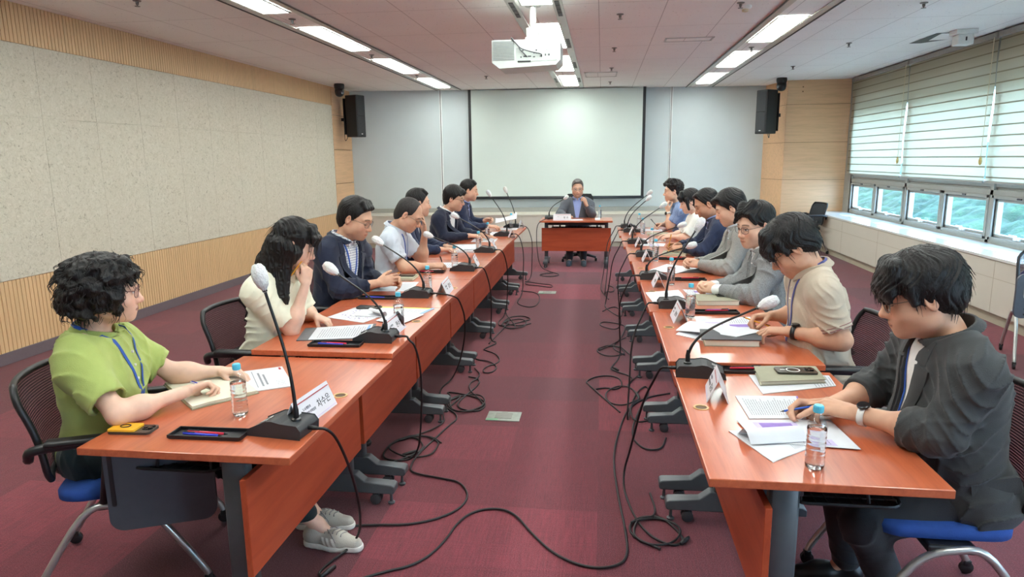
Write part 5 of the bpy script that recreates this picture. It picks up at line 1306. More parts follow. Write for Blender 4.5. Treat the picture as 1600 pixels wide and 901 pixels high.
def person(key, loc, rz, b, label, skin, hair, hmat, outfit, res=0.0045, eyes='down', seed=1.0, group=None, opts=None, hairc=HAIRC, sleeve=0.78):
    o = opts or {}; root = empty('person', (loc[0], loc[1], 0), rz, label, 'person', group); BODIES[key] = (b, root)
    lo, hi = V(-0.42, -0.62, 0.0), V(1.02, 0.62, 1.50); rc = res * 1.55
    F = Field(); b.torso(F, -0.012); b.head(F)
    for sd in 'LR':
        b.limb_arm(F, sd); a = b.arm[sd]; add_hand(F, a['W'] - unit(a['f']) * 0.004, a['f'], a['n'], sd, a['pose'], b.size * (0.90 if b.female else 1.0))
    for sd in 'LR': F.cap(b.hip[sd], b.knee[sd], 0.060, 0.045, 0.04); F.cap(b.knee[sd], b.ank[sd], 0.044, 0.030, 0.03); F.cap(b.ank[sd], b.ank[sd] + V(0.05, 0, -0.045), 0.030, 0.026, 0.02)
    v, q = mesh_field(F, lo, hi, res); body = np_mesh('body', v, q, M_SKIN, root, b.tones(v, skin, hairc, eyes))
    hf = hair_field(b, hair, seed); v, q = mesh_field(hf, b.hc - V(0.36, 0.36, 0.62), b.hc + V(0.30, 0.36, 0.24), min(res, 0.0042)); ho = np_mesh('hair', v, q, hmat, root)
    if o.get('loose'): loose_hair(b, v, *o['loose'], hmat, ho)
    fr, kind, m1, m2, mtr = outfit
    gs = 1.0
    if kind == 'shirt':          # short sleeves
        g = o.get('g', 0.020); F = Field(); b.torso(F, g)
        sz = b.size * (0.88 if b.female else 1.0); gsl = o.get('gs', 0.020)
        for sd in 'LR': sleeve_(F, b, sd, gsl, sleeve)
        F.post(folds(o.get('fold', 0.0055), seed, 1.0, b))
        F.post(neck_hole(b, o.get('nh', 0.066 if b.female else 0.078))); F.post(lower_cut(b, o.get('hem', 0.46)))
        sh = mk('shirt', F, b, m1, root, rc, lo, hi); b.gf = F
        if o.get('collar', True): mk('collar', collar_ring(b, 0.066 if b.female else 0.079, 0.036, 0.016), b, o.get('colmat', m1), sh, min(res, 0.0045), b.N - V(0.2, 0.2, 0.16), b.N + V(0.2, 0.2, 0.16))
        if o.get('placket'):
            m = MB(); cs = []
            for i in range(o['placket']):
                p = hit(F, b.N + b.fwd * 0.34 - b.up * (0.075 + 0.055 * i), -b.fwd)
                if p is None: continue
                M = Matrix.Translation(Vector(p + b.fwd * 0.002)) @ Vector(b.fwd).to_track_quat('Z', 'Y').to_matrix().to_4x4(); m.lathe([(0.0055, -0.004), (0.0055, 0.002)], 10, M)
            m.build('button', M_SOLE, sh)
        if o.get('trim'):
            for sd in 'LR':
                a = b.arm[sd]; ax = unit(a['E'] - a['S']); c = a['S'] + (a['E'] - a['S']) * (sleeve - 0.02); r = (0.053 - 0.01 * sleeve) * sz + gsl + 0.0012; u = unit(np.cross(ax, V(0, 0, 1) if abs(ax[2]) < 0.9 else V(1, 0, 0))); w_ = np.cross(ax, u)
                for k_ in (0.0, 0.014):
                    cc = c - ax * k_; MB().tube([cc + (u * math.cos(t) + w_ * math.sin(t)) * r for t in np.linspace(0, 2 * PI, 33)], 0.0022, 6, False).build('sleeve_stripe', o['trim'], sh, True)
    elif kind == 'jacket':
        F = Field(); b.torso(F, 0.009); F.post(neck_hole(b, 0.074)); F.post(lower_cut(b, 0.47))
        if o.get('cuff'):
            for sd in 'LR':
                a = b.arm[sd]; F.cap(a['E'] * 0.25 + a['W'] * 0.75, a['W'] - unit(a['W'] - a['E']) * 0.004, 0.036, 0.0345, 0.0)
        F.post(folds(0.003, seed + 3)); sh = mk('shirt', F, b, m2, root, rc, lo, hi); b.gf = F
        if o.get('collar', True): mk('collar', collar_ring(b, 0.077, 0.044, 0.012), b, m2, sh, min(res, 0.0045), b.N - V(0.2, 0.2, 0.16), b.N + V(0.2, 0.2, 0.16))
        F = Field(); b.torso(F, 0.026); cl = o.get('sleeve_to', 1.93)
        for sd in 'LR': sleeve_(F, b, sd, 0.020, cl, 0.045, 0.85, o.get('cr'))
        F.post(folds(o.get('fold', 0.0065), seed, 0.9, b))
        F.post(neck_hole(b, 0.086, 0.014)); F.post(jacket_front(b, o.get('vlen', 0.34), o.get('w0', 0.070), 0.060, o.get('wmin', 0.004))); F.post(lower_cut(b, o.get('hem', 0.45)))
        jk = mk('jacket', F, b, m1, root, rc, lo, hi)
        mk('jacket_collar', collar_band(b, 0.088), b, m1, jk, min(res * 1.2, 0.006), b.N - V(0.22, 0.22, 0.18), b.N + V(0.22, 0.22, 0.18))
        lapels(b, F, o.get('vlen', 0.34), o.get('w0', 0.070), o.get('wmin', 0.004), m1, jk)
        if o.get('flap'):
            sg = o['flap']; M = Matrix(((b.fwd[0], b.up[0], b.lat[0], 0), (b.fwd[1], b.up[1], b.lat[1], 0), (b.fwd[2], b.up[2], b.lat[2], 0), (0, 0, 0, 1))); hp_ = hit(F, b.tp(-0.02, sg * 0.5, 0.07), -b.lat * sg); M.translation = Vector(hp_ if hp_ is not None else b.tp(0.03, sg * 0.2, 0.1))
            MB().prism(rrect(-0.075, 0.075, -0.030, 0.030, 0.012, 3), -0.012, 0.003, M).build('pocket_flap', m1, jk, 'auto')
    if mtr:
        F = Field(); F.ell(b.pel + V(-0.005, 0, -0.01), (0.135 + b.fat * 0.4, 0.178 + b.fat * 0.4, 0.125), None, 0.05)
        lg = o.get('leg', 1.0)
        for sd in 'LR': F.cap(b.hip[sd], b.knee[sd], 0.092, 0.072 * lg, 0.05); F.cap(b.knee[sd], b.ank[sd] + (b.knee[sd] - b.ank[sd]) * o.get('crop', 0.03), 0.069 * lg, 0.055 * lg, 0.035)
        F.post(folds(0.006, seed + 7))
        if o.get('crop'): F.post(lambda P, D: np.maximum(D, 0.145 - P[..., 2]))
        F.post(lambda P, D: np.maximum(D, P[..., 2] - 0.60)); mk('trousers', F, b, mtr, root, rc * 1.15, lo, hi)
        if o.get('belt'):
            m = MB(); pts = [b.pel + V(0.005 + 0.150 * math.cos(t), 0.186 * math.sin(t), 0.085) for t in np.linspace(0, 2 * PI, 41)]
            vs = [p + V(0, 0, z) for p in pts for z in (-0.015, 0.015)]; m.add(vs, [(2 * i, 2 * i + 2, 2 * i + 3, 2 * i + 1) for i in range(40)]); m.build('belt', M_BELT, root, True)
    for sd, sg in (('L', 1), ('R', -1)):
        shoe_mesh('shoe', b.ank[sd], o.get('toe', {}).get(sd, 0.08 * sg), o.get('shoe', M_SHOEB), o.get('sole', M_SHOEB), root)
    return b, root
UP, DN = (0, 0, 1), (0, 0, -1)
# --- left row (facing the aisle, +x)
b = Body((0.03, 0, 1.0), (0.105, 0, 1.175), (32, 6, 0), {'R': dict(E=(0.255, -0.21, 0.748), W=(0.365, 0.055, 0.752), f=(0.62, 0.78, 0.12), n=(0.45, -0.2, -0.85), pose='pen'), 'L': dict(E=(0.17, 0.25, 0.755), W=(0.34, 0.33, 0.745), f=(0.95, 0.1, -0.05), n=DN, pose='relaxed')}, 0.165, 0.012, 1.06, True,
         {'L': (0.44, 0.22, 0.50), 'R': (0.44, 0.06, 0.50)}, {'L': (0.69, 0.36, 0.10), 'R': (0.79, 0.22, 0.10)}, pelz=0.53, twist=0.22)
person('L1', (-2.0, 2.36), 0, b, 'woman with short curly black hair, glasses and light green shirt at the nearest left table', SK_A, 'curly_bob', M_HAIR, (1, 'shirt', M_GREEN, None, M_TRT), 0.0036, 'open', 1.3, None, dict(g=0.030, gs=0.034, fold=0.009, toe={'L': 0.05, 'R': -0.12}, shoe=M_SNK, sole=M_SOLE, leg=1.1, crop=0.14, placket=3, loose=(420, 0.045, 0.011)), sleeve=0.74)
M_STR = plain('sneaker_stripe', (236, 235, 230), 0.6)
for so in [c for c in BODIES['L1'][1].children if c.name.startswith('shoe')]:
    sdk = 'L' if so.data.vertices[0].co.y > 0.29 else 'R'; an_ = b.ank[sdk]; hd_ = {'L': 0.05, 'R': -0.12}[sdk]
    M0 = Matrix.Translation((an_[0], an_[1], 0)) @ Matrix.Rotation(hd_, 4, 'Z')
    FS = SHOEF[so.name]; Rm_ = np.array(M0.to_3x3()); T0 = lambda x, y, z: np.array(M0 @ Vector((x, y, z)))
    for sy_ in (-1, 1):
        m = MB()
        for i in range(3):
            rows = []
            for t in np.linspace(0, 1, 6):
                z_ = 0.027 + 0.036 * t; xb = 0.050 + 0.024 * i - 0.016 * t
                for dx in (0.0, 0.013):
                    h_ = hit(FS, T0(xb + dx, sy_ * 0.12, z_), -Rm_[:, 1] * sy_, 0.12); rows.append(h_ if h_ is not None else T0(xb + dx, sy_ * 0.036, z_))
            rows = [r_ + Rm_[:, 1] * sy_ * 0.0012 for r_ in rows]; m.add(rows, [(2 * j, 2 * j + 1, 2 * j + 3, 2 * j + 2) for j in range(5)])
        m.build('stripes', M_STR, so)
    m = MB()
    for i in range(5):
        pts = []
        for y_ in np.linspace(-0.024, 0.024, 7):
            h_ = hit(FS, T0(0.050 + 0.019 * i + 0.004 * math.sin(y_ * 100), y_, 0.16), np.array([0, 0, -1.0]), 0.15)
            if h_ is not None: pts.append(h_ + V(0, 0, 0.0015))
        if len(pts) > 2: m.tube(pts, 0.0026, 6)
    for q in (-1, 1):
        pts = []
        for t in np.linspace(0, 1, 9):
            h_ = hit(FS, T0(0.050 + 0.075 * t, q * (0.004 + 0.040 * math.sin(t * 1.7)), 0.16), np.array([0, 0, -1.0]), 0.15)
            if h_ is not None: pts.append(h_ + V(0, 0, 0.003))
        if len(pts) > 2: m.tube(pts, 0.0024, 6)
    m.build('laces', plain('lace_grey', (150, 148, 146), 0.7), so, True)
glasses(b, BODIES['L1'][1], M_RIMR, 0.026, 0.019); lanyard(b, BODIES['L1'][1], M_LANY, b.gf, 0.30)
b = Body((0.155, 0, 1.05), (0.245, 0, 1.215), (18, 24, 0), {'R': dict(S=(0.085, -0.162, 0.965), E=(0.235, -0.10, 0.752), W=(0.315, -0.055, 1.005), f=(0.10, 0.10, 1.0), n=(-0.75, 0.65, 0.1), pose='fist'), 'L': dict(E=(0.17, 0.23, 0.775), W=(0.285, 0.125, 0.775), f=(0.92, -0.22, -0.30), n=(-0.3, 0, -1), pose='cup')}, 0.160, 0.0, 1.06, True)
person('L2', (-1.90, 3.50), 0, b, 'woman with long black hair in a cream blouse holding a pencil to her mouth', SK_A, 'long', M_HAIR, (1, 'shirt', M_CREAM, None, M_TRCR), 0.0036, 'down', 2.1, None, dict(g=0.026, gs=0.030, fold=0.007, belt=True, loose=(260, 0.09, 0.003)), sleeve=0.80)
b = Body((0.12, 0, 1.11), (0.225, 0, 1.262), (-4, 22, 0), {'R': dict(E=(0.17, -0.235, 0.79), W=(0.395, -0.075, 0.815), f=(0.82, 0.42, 0.16), n=(-0.25, 0.9, -0.25), pose='relaxed'), 'L': dict(E=(0.20, 0.24, 0.79), W=(0.40, 0.075, 0.80), f=(0.9, -0.3, 0.05), n=(-0.1, -0.9, -0.4), pose='relaxed')}, 0.20, 0.03, 1.16, size=1.06, twist=-0.30)
person('L3', (-1.93, 4.58), 0, b, 'heavy-set man with glasses in navy jacket over a checked shirt, looking at papers', SK_C, 'short', M_HAIR, (1, 'jacket', M_NAVY, M_SHP, M_TRK), 0.0042, 'down', 3.2, None, dict(vlen=0.46, w0=0.10, wmin=0.035, cr=0.042))
glasses(b, BODIES['L3'][1], M_RIMM, 0.025, 0.018); lanyard(b, BODIES['L3'][1], M_LANY, b.gf, 0.36)
b = Body((0.11, 0, 1.085), (0.235, 0, 1.205), (4, 34, 0), {'R': dict(E=(0.235, -0.21, 0.778), W=(0.435, -0.05, 0.775), f=(0.92, 0.35, -0.02), n=(0.1, 0.5, -0.85), pose='pen'), 'L': dict(E=(0.285, 0.17, 0.785), W=(0.335, 0.105, 1.03), f=(0.03, -0.12, 1.0), n=(-0.85, -0.5, 0.05), pose='face')}, 0.185, 0.015, 1.12)
person('L4', (-1.85, 5.60), 0, b, 'balding man with glasses in pale grey shirt resting his forehead on his hand', SK_C, 'receding', M_HAIRS, (1, 'shirt', M_SHG, None, M_TRK), 0.0046, 'down', 4.4, None, dict(g=0.018, gs=0.024), sleeve=0.70)
glasses(b, BODIES['L4'][1], M_RIMM, 0.024, 0.016); lanyard(b, BODIES['L4'][1], M_LANY, b.gf, 0.3)
b = Body((0.06, 0, 1.08), (0.165, 0, 1.235), (28, 4, 0), {'R': dict(E=(0.18, -0.23, 0.785), W=(0.42, -0.12, 0.775), f=(0.95, 0.3, 0), n=DN, pose='relaxed'), 'L': dict(E=(0.18, 0.23, 0.785), W=(0.42, 0.10, 0.775), f=(0.95, -0.3, 0), n=DN, pose='relaxed')}, 0.19, 0.01, 1.13)
person('L5', (-2.0, 6.72), 0, b, 'man in dark navy jacket half hidden behind the grey-shirted man', SK_B, 'short', M_HAIR, (1, 'jacket', M_NAVY2, M_SHW, M_TRK), 0.0058, 'open', 5.5)
b = Body((0.11, 0, 1.065), (0.21, 0, 1.222), (-2, 14, 0), {'R': dict(E=(0.13, -0.235, 0.78), W=(0.40, -0.11, 0.80), f=(1, 0.2, -0.08), n=(0, 0.3, -1), pose='relaxed'), 'L': dict(E=(0.25, 0.24, 0.785), W=(0.50, 0.12, 0.785), f=(1, -0.1, -0.1), n=DN, pose='flat')}, 0.195, 0.02, 1.14, twist=-0.25)
person('L6', (-1.90, 7.75), 0, b, 'man with glasses in dark navy suit and open white shirt near the far end', SK_B, 'parted', M_HAIR, (1, 'jacket', M_NAVY, M_SHW, M_TRK), 0.0058, 'down', 6.1, None, dict(vlen=0.44, w0=0.095, wmin=0.02))
glasses(b, BODIES['L6'][1], M_RIMB, 0.026, 0.017)
b = Body((0.08, 0, 1.10), (0.175, 0, 1.258), (8, 10, 0), {'R': dict(E=(0.18, -0.23, 0.785), W=(0.45, -0.10, 0.785), f=(1, 0.12, -0.06), n=(0, 0.3, -1), pose='relaxed'), 'L': dict(E=(0.16, 0.23, 0.80), W=(0.36, 0.15, 0.84), f=(0.95, -0.1, 0.15), n=(-0.1, -0.9, -0.4), pose='pen')}, 0.19, 0.01, 1.12)
person('L7', (-1.93, 9.0), 0, b, 'man in blue suit lifting a sheet of paper, last of the left row', SK_B, 'short', M_HAIR, (1, 'jacket', M_NAVY2, M_SHB, M_TRK), 0.0062, 'down', 7.3, None, dict(vlen=0.44, w0=0.09, wmin=0.02))
# --- right row (facing the aisle, -x)
b = Body((0.10, 0, 1.055), (0.195, 0, 1.190), (-12, 18, 0), {'L': dict(E=(0.19, 0.225, 0.775), W=(0.385, 0.035, 0.768), f=(0.86, -0.45, 0.10), n=(-0.25, -0.25, -1), pose='cup'), 'R': dict(E=(0.20, -0.25, 0.775), W=(0.445, -0.075, 0.742), f=(0.95, -0.1, 0.02), n=(-0.05, 0.75, -0.6), pose='pen')}, 0.210, 0.050, 1.17, size=1.08,
         knees={'L': (0.36, 0.13, 0.40), 'R': (0.36, -0.13, 0.42)}, ankles={'L': (0.22, 0.14, 0.10), 'R': (0.30, -0.14, 0.10)})
person('R1', (1.27, 2.42), PI, b, 'man with thick black fringe and glasses in charcoal jacket at the nearest right table', SK_C, 'mop', M_HAIR, (1, 'jacket', M_CHAR, M_TEE, M_TRC), 0.0036, 'down', 8.2, None, dict(collar=False, sleeve_to=1.42, vlen=0.40, w0=0.060, wmin=0.012, hem=0.36, flap=1, cr=0.046, fold=0.009, loose=(260, 0.05, 0.002)))
glasses(b, BODIES['R1'][1], M_RIMM, 0.025, 0.021, 2.1); watch(b, 'L', BODIES['R1'][1], M_WSTEEL, M_WWHITE); lanyard(b, BODIES['R1'][1], M_LANY, b.gf, 0.30, behind=False)
b = Body((0.12, 0, 1.10), (0.225, 0, 1.215), (-10, 40, 0), {'L': dict(E=(0.035, 0.245, 0.80), W=(0.235, 0.085, 0.800), f=(0.90, -0.40, -0.06), n=(-0.1, 0, -1), pose='relaxed'), 'R': dict(E=(0.09, -0.25, 0.81), W=(0.25, -0.19, 0.815), f=(0.98, 0.10, -0.1), n=(0, 0.5, -0.85), pose='pen')}, 0.20, 0.03, 1.16, size=1.06)
person('R2', (1.16, 3.50), PI, b, 'man in beige polo shirt with black watch bending over his papers', SK_C, 'mop', M_HAIR, (1, 'shirt', M_POLO, None, M_TRK), 0.0036, 'down', 9.1, None, dict(g=0.018, gs=0.020, trim=M_POLOT, placket=2, loose=(260, 0.05, 0.002)), sleeve=0.76)
glasses(b, BODIES['R2'][1], M_RIMM, 0.025, 0.019, 2.1); watch(b, 'L', BODIES['R2'][1], M_WBLACK, M_WBLACK); lanyard(b, BODIES['R2'][1], M_LANP, b.gf, 0.36)
b = Body((0.08, 0, 1.06), (0.165, 0, 1.215), (26, 12, 0), {'L': dict(E=(0.19, 0.235, 0.785), W=(0.405, 0.055, 0.795), f=(0.9, -0.40, 0.12), n=(-0.2, -0.8, -0.5), pose='clasp'), 'R': dict(E=(0.19, -0.235, 0.785), W=(0.415, -0.06, 0.795), f=(0.9, 0.38, 0.12), n=(-0.2, 0.8, -0.5), pose='clasp')}, 0.195, 0.015, 1.15)
person('R3', (1.16, 4.60), PI, b, 'man with swept black hair and glasses in grey jacket, hands clasped, glancing sideways', SK_B, 'swept', M_HAIR, (1, 'jacket', M_GREYJ, M_SHW, M_TRC), 0.0040, 'open', 10.4, None, dict(cuff=True, sleeve_to=1.86))
glasses(b, BODIES['R3'][1], M_RIMB, 0.027, 0.019)
b = Body((0.09, 0, 1.10), (0.175, 0, 1.255), (-8, 24, 0), {'L': dict(E=(0.20, 0.23, 0.785), W=(0.415, 0.055, 0.795), f=(0.9, -0.4, 0.15), n=(-0.2, -0.8, -0.5), pose='clasp'), 'R': dict(E=(0.20, -0.23, 0.785), W=(0.425, -0.055, 0.795), f=(0.9, 0.38, 0.15), n=(-0.2, 0.8, -0.5), pose='clasp')}, 0.19, 0.01, 1.13)
person('R4', (1.20, 5.68), PI, b, 'man with straight black fringe in light grey jacket with folded hands', SK_B, 'parted', M_HAIR, (1, 'jacket', M_GREYL, M_SHG, M_TRC), 0.0046, 'down', 11.7, None, dict(vlen=0.42))
b = Body((0.08, 0, 1.075), (0.18, 0, 1.215), (-2, 26, 0), {'L': dict(E=(0.22, 0.22, 0.785), W=(0.40, 0.075, 0.795), f=(0.95, -0.25, -0.06), n=(-0.1, -0.5, -0.85), pose='pen'), 'R': dict(E=(0.22, -0.24, 0.79), W=(0.42, -0.11, 0.80), f=(0.95, 0.1, 0.02), n=(0, 0.7, -0.6), pose='pen')}, 0.195, 0.015, 1.14)
person('R5', (1.18, 6.76), PI, b, 'tanned man in navy suit of the right row writing with a yellow pencil', SK_D, 'neat', M_HAIR, (1, 'jacket', M_NAVY2, M_SHB, M_TRK), 0.0050, 'down', 12.2, None, dict(vlen=0.40, w0=0.08))
b = Body((0.07, 0, 1.04), (0.15, 0, 1.18), (-2, 20, 0), {'L': dict(E=(0.19, 0.20, 0.785), W=(0.33, 0.055, 0.785), f=(0.95, -0.3, -0.05), n=(0, -0.2, -1), pose='relaxed'), 'R': dict(E=(0.20, -0.20, 0.785), W=(0.36, -0.06, 0.79), f=(0.95, 0.3, -0.02), n=(0, 0.2, -1), pose='relaxed')}, 0.160, 0.0, 1.06, True)
person('R6', (1.12, 7.80), PI, b, 'woman with a black bob in a white blouse in the right row', SK_A, 'bob', M_HAIR, (1, 'shirt', M_BLW, None, M_TRK), 0.0054, 'down', 13.6, None, dict(g=0.024, gs=0.03, collar=False, nh=0.075), sleeve=0.88)
b = Body((0.07, 0, 1.075), (0.15, 0, 1.235), (-2, 4, 0), {'L': dict(E=(0.19, 0.17, 0.79), W=(0.215, 0.085, 0.985), f=(0.25, -0.25, 1.0), n=(-0.8, -0.5, 0.1), pose='clasp'), 'R': dict(E=(0.16, -0.23, 0.79), W=(0.26, -0.12, 0.79), f=(0.9, 0.25, -0.02), n=(0, 0.6, -0.7), pose='pen')}, 0.18, 0.005, 1.10)
person('R7', (1.06, 9.0), PI, b, 'man with wavy black hair and blue checked shirt, hand at his mouth', SK_B, 'wavy', M_HAIRB, (1, 'shirt', M_SHB2, None, M_TRK), 0.0058, 'open', 14.9, None, dict(g=0.018, gs=0.022), sleeve=0.72)
watch(b, 'L', BODIES['R7'][1], M_WSTEEL, M_WWHITE)
# --- the chairman
b = Body((0.0, 0, 1.015), (0.055, 0, 1.195), (3, 10, 0), {'L': dict(E=(0.16, 0.235, 0.785), W=(0.285, 0.145, 0.945), f=(0.30, -0.28, 0.85), n=(-0.45, -0.75, 0.2), pose='clasp'), 'R': dict(E=(0.16, -0.28, 0.79), W=(0.39, -0.16, 0.775), f=(0.95, 0.25, 0.0), n=(0, 0.5, -0.85), pose='relaxed')}, 0.20, 0.02, 1.12)
person('C', (-0.385, 11.08), -PI / 2, b, 'grey-haired chairman with glasses in slate suit and blue shirt speaking at the head desk', SK_B, 'neat', M_HAIRG, (1, 'jacket', M_GREYD, M_SHB, M_TRC), 0.0042, 'open', 15.8, None, dict(vlen=0.38, w0=0.09, shoe=M_SHOEG, sole=M_SHOEG), hairc=(0.16, 0.15, 0.15))
glasses(b, BODIES['C'][1], M_RIMM, 0.026, 0.018)
# ------------------------------------------------------------------ things on the tables
M_MIC = plain('microphone_black', (44, 46, 50), 0.5, var=0.05, bump=0.2, bscale=600)
M_NECK = plain('gooseneck_black', (22, 22, 24), 0.35)
M_COVER = NT('mic_cover'); M_COVER.set(Base_Color=M_COVER.mix(M_COVER.noise(M_COVER.coords(), 60, 3), srgb(206, 208, 210), srgb(240, 240, 240)), Roughness=0.7, Subsurface_Weight=0.1); M_COVER.bump(M_COVER.noise(M_COVER.coords(), 110, 3), 0.9, 0.006); M_COVER = M_COVER.m
M_FOAM = plain('mic_capsule', (96, 98, 104), 0.8)
MIC = {'L1': ([-1.064, 2.16], [-0.085, 0.0, 0.484]), 'L2': ([-1.106, 3.319], [-0.256, 0.0, 0.308]), 'L3': ([-1.206, 4.468], [-0.286, 0.0, 0.317]), 'L4': ([-1.104, 5.608], [-0.326, 0.0, 0.239]), 'L5': ([-1.123, 6.765], [-0.324, 0.0, 0.305]), 'L6': ([-1.151, 8.255], [-0.2, 0.0, 0.446]), 'L7': ([-1.175, 9.30], [-0.123, 0.0, 0.44]),
       'R1': ([0.39, 2.985], [0.304, 0.0, 0.265]), 'R2': ([0.411, 4.268], [0.171, 0.0, 0.444]), 'R3': ([0.353, 5.303], [0.304, 0.0, 0.202]), 'R4': ([0.382, 6.547], [0.345, 0.0, 0.24]), 'R5': ([0.341, 7.558], [0.301, 0.0, 0.351]), 'R6': ([0.331, 8.75], [0.234, 0.0, 0.359]), 'R7': ([0.31, 9.30], [0.302, 0.0, 0.40]), 'C': ([-0.815, 10.664], [0.24, 0.0, 0.269])}
PLACE = {'L1': 'in front of the woman in green', 'L2': 'in front of the long-haired woman', 'L3': 'in front of the man in check shirt and navy jacket', 'L4': 'in front of the man in the pale grey shirt', 'L5': 'in front of the half-hidden navy man', 'L6': 'in front of the glasses man in dark navy suit', 'L7': 'at the far end of the left row',
         'R1': 'in front of the man in charcoal', 'R2': 'in front of the man in the beige polo', 'R3': 'in front of the man with clasped hands', 'R4': 'in front of the light grey jacket', 'R5': 'in front of the man writing in navy', 'R6': 'in front of the woman in white', 'R7': 'at the far end of the right row', 'C': 'in front of the chairman'}
def ztab(k): return 0.703 if k in ('L1', 'R1') else 0.73
CABLE0 = {}
for k, (bxy, hd) in MIC.items():
    zt = ztab(k); sgn = 1 if k[0] == 'L' else -1
    rz = 0.0 if k[0] == 'L' else PI
    if k == 'C': rz = -PI / 2
    if k == 'L1': rz = -0.12
    if k == 'R1': rz = PI - 0.1
    e = empty('conference_microphone', (bxy[0], bxy[1], zt), rz, 'gooseneck microphone with white cover ' + PLACE[k], 'microphone', 'gooseneck microphones on the tables')
    # wedge base: local +x is the cable end; neck socket at the origin
    prof = [(0.045, 0.0), (0.048, 0.03), (0.035, 0.047), (-0.03, 0.05), (-0.06, 0.056), (-0.082, 0.054), (-0.155, 0.022), (-0.16, 0.0)]
    n = len(prof); m = MB(); hw = 0.063
    vs = [(x, -hw, z) for x, z in prof] + [(x, hw, z) for x, z in prof]
    m.add(vs, [tuple(range(n)), tuple(range(2 * n - 1, n - 1, -1))] + [(i, (i + 1) % n, n + (i + 1) % n, n + i) for i in range(n)])
    o = m.build('base', M_MIC, e); bv_ = o.modifiers.new('b', 'BEVEL'); bv_.width = 0.004; bv_.segments = 2; bv_.limit_method = 'ANGLE'
    m = MB().lathe([(0.019, 0.044), (0.017, 0.054), (0.0105, 0.058), (0.0105, 0.085), (0.006, 0.11)], 16); m.build('socket', M_NECK, e, 'auto')
    m = MB()
    sl = -(0.054 - 0.022) / (0.155 - 0.082)
    M = Matrix.Translation((-0.115, 0, 0.0405)) @ Matrix.Rotation(-math.atan(0.032 / 0.073), 4, 'Y')
    m.box(-0.012, 0.012, -0.028, -0.004, 0, 0.003, 0.001, M); m.build('talk_button', plain('button_grey', (176, 178, 180), 0.5), e)
    MB().box(-0.004, 0.004, 0.012, 0.03, 0, 0.002, 0, M).build('indicator', M_WHITE, e)
    # neck: in world offsets, turned back into local
    Ri = Matrix.Rotation(-rz, 3, 'Z'); h = Ri @ Vector((hd[0], hd[1], hd[2] + 0.05)); hr = math.hypot(h.x, h.y); 
    dirh = Vector((h.x, h.y, 0)).normalized() if hr > 1e-6 else Vector((-1, 0, 0))
    steep = hr / h.z
    P0 = Vector((0, 0, 0.08)); P3 = h
    c1 = P0 + Vector((0, 0, 1)) * (0.30 * h.z + 0.03) + dirh * 0.02 * steep; c2 = P3 - (dirh * hr * 0.45 + Vector((0, 0, 1)) * max(0.02, (h.z - 0.13)) * 0.38)
    pts = []
    for i in range(25):
        t = i / 24; pts.append(P0 * (1 - t) ** 3 + c1 * 3 * t * (1 - t) ** 2 + c2 * 3 * t * t * (1 - t) + P3 * t ** 3)
    MB().tube(pts, [0.0072 - 0.002 * min(1, i / 12) for i in range(25)], 8).build('gooseneck', M_NECK, e, True)
    d = (pts[-1] - pts[-3]).normalized(); Q = d.to_track_quat('Z', 'Y').to_matrix().to_4x4(); M = Matrix.Translation(P3 - d * 0.018) @ Q
    rg = np.random.default_rng(abs(hash(k)) % 1000 if False else sum(ord(c) for c in k) * 7)
    prof = [(0.007, -0.006), (0.010, 0.006), (0.018, 0.016), (0.0245, 0.034), (0.0265, 0.055), (0.0240, 0.074), (0.0150, 0.088), (0.005, 0.092)]
    m = MB().lathe(prof, 28, M); vv = []
    for i, p in enumerate(m.v):
        c_ = M.translation + d * 0.045; q = Vector(p) - c_; a = i % 28; f = 1 + 0.06 * math.sin(a * 2.1 + i // 28) + 0.05 * rg.standard_normal() * (0.4 if 28 < i < 168 else 0.2); vv.append(tuple(c_ + q * f))
    m.v = vv; cv = m.build('windscreen', M_COVER, e, True)
    MB().tube([P3 - d * 0.024, P3 - d * 0.004], 0.0085, 12).build('collar', M_NECK, e, True)
    m = MB().tube([(0.046, 0, 0.024), (0.07, 0, 0.024), (0.085, 0, 0.0245)], [0.0085, 0.0085, 0.006], 12); m.build('plug', M_NECK, e, True)
    CABLE0[k] = e.matrix_basis.copy() if False else (Matrix.Translation((bxy[0], bxy[1], zt)) @ Matrix.Rotation(rz, 4, 'Z')) @ Vector((0.085, 0, 0.0245))
# ---- bottles
M_PET = clear('bottle_plastic', (0.95, 0.97, 0.98, 1), 0.06, 1.5, 0.10)
M_WATER = NT('water').set(Base_Color=(0.97, 0.99, 1.0, 1), Transmission_Weight=1.0, IOR=1.33, Roughness=0.0).m
M_CAP = plain('bottle_cap_blue', (92, 196, 226), 0.4, var=0.03)
BOT = {'L1': (-1.357, 2.302), 'L2': (-1.116, 3.587), 'L3': (-1.195, 4.54), 'L4': (-1.247, 5.67), 'L5': (-1.249, 6.839), 'L6': (-1.326, 7.862), 'L7': (-1.222, 9.20), 'R1': (0.665, 2.068), 'R2': (0.523, 3.979), 'R3': (0.514, 5.036), 'R4': (0.492, 6.224), 'R5': (0.528, 7.235), 'R6': (0.506, 8.479), 'R7': (0.501, 9.2), 'C': (-0.027, 10.80)}
def bottle_mesh():
    n = 28; prof = [(0.004, 0.003), (0.020, 0.0), (0.0275, 0.004), (0.0295, 0.012)]
    for i in range(6):
        z = 0.02 + i * 0.016; prof += [(0.0298, z), (0.0302, z + 0.004), (0.0285, z + 0.010)]
    prof += [(0.0295, 0.118), (0.0302, 0.126), (0.0300, 0.138), (0.0265, 0.152), (0.0195, 0.165), (0.0135, 0.174), (0.0128, 0.186)]
    return prof
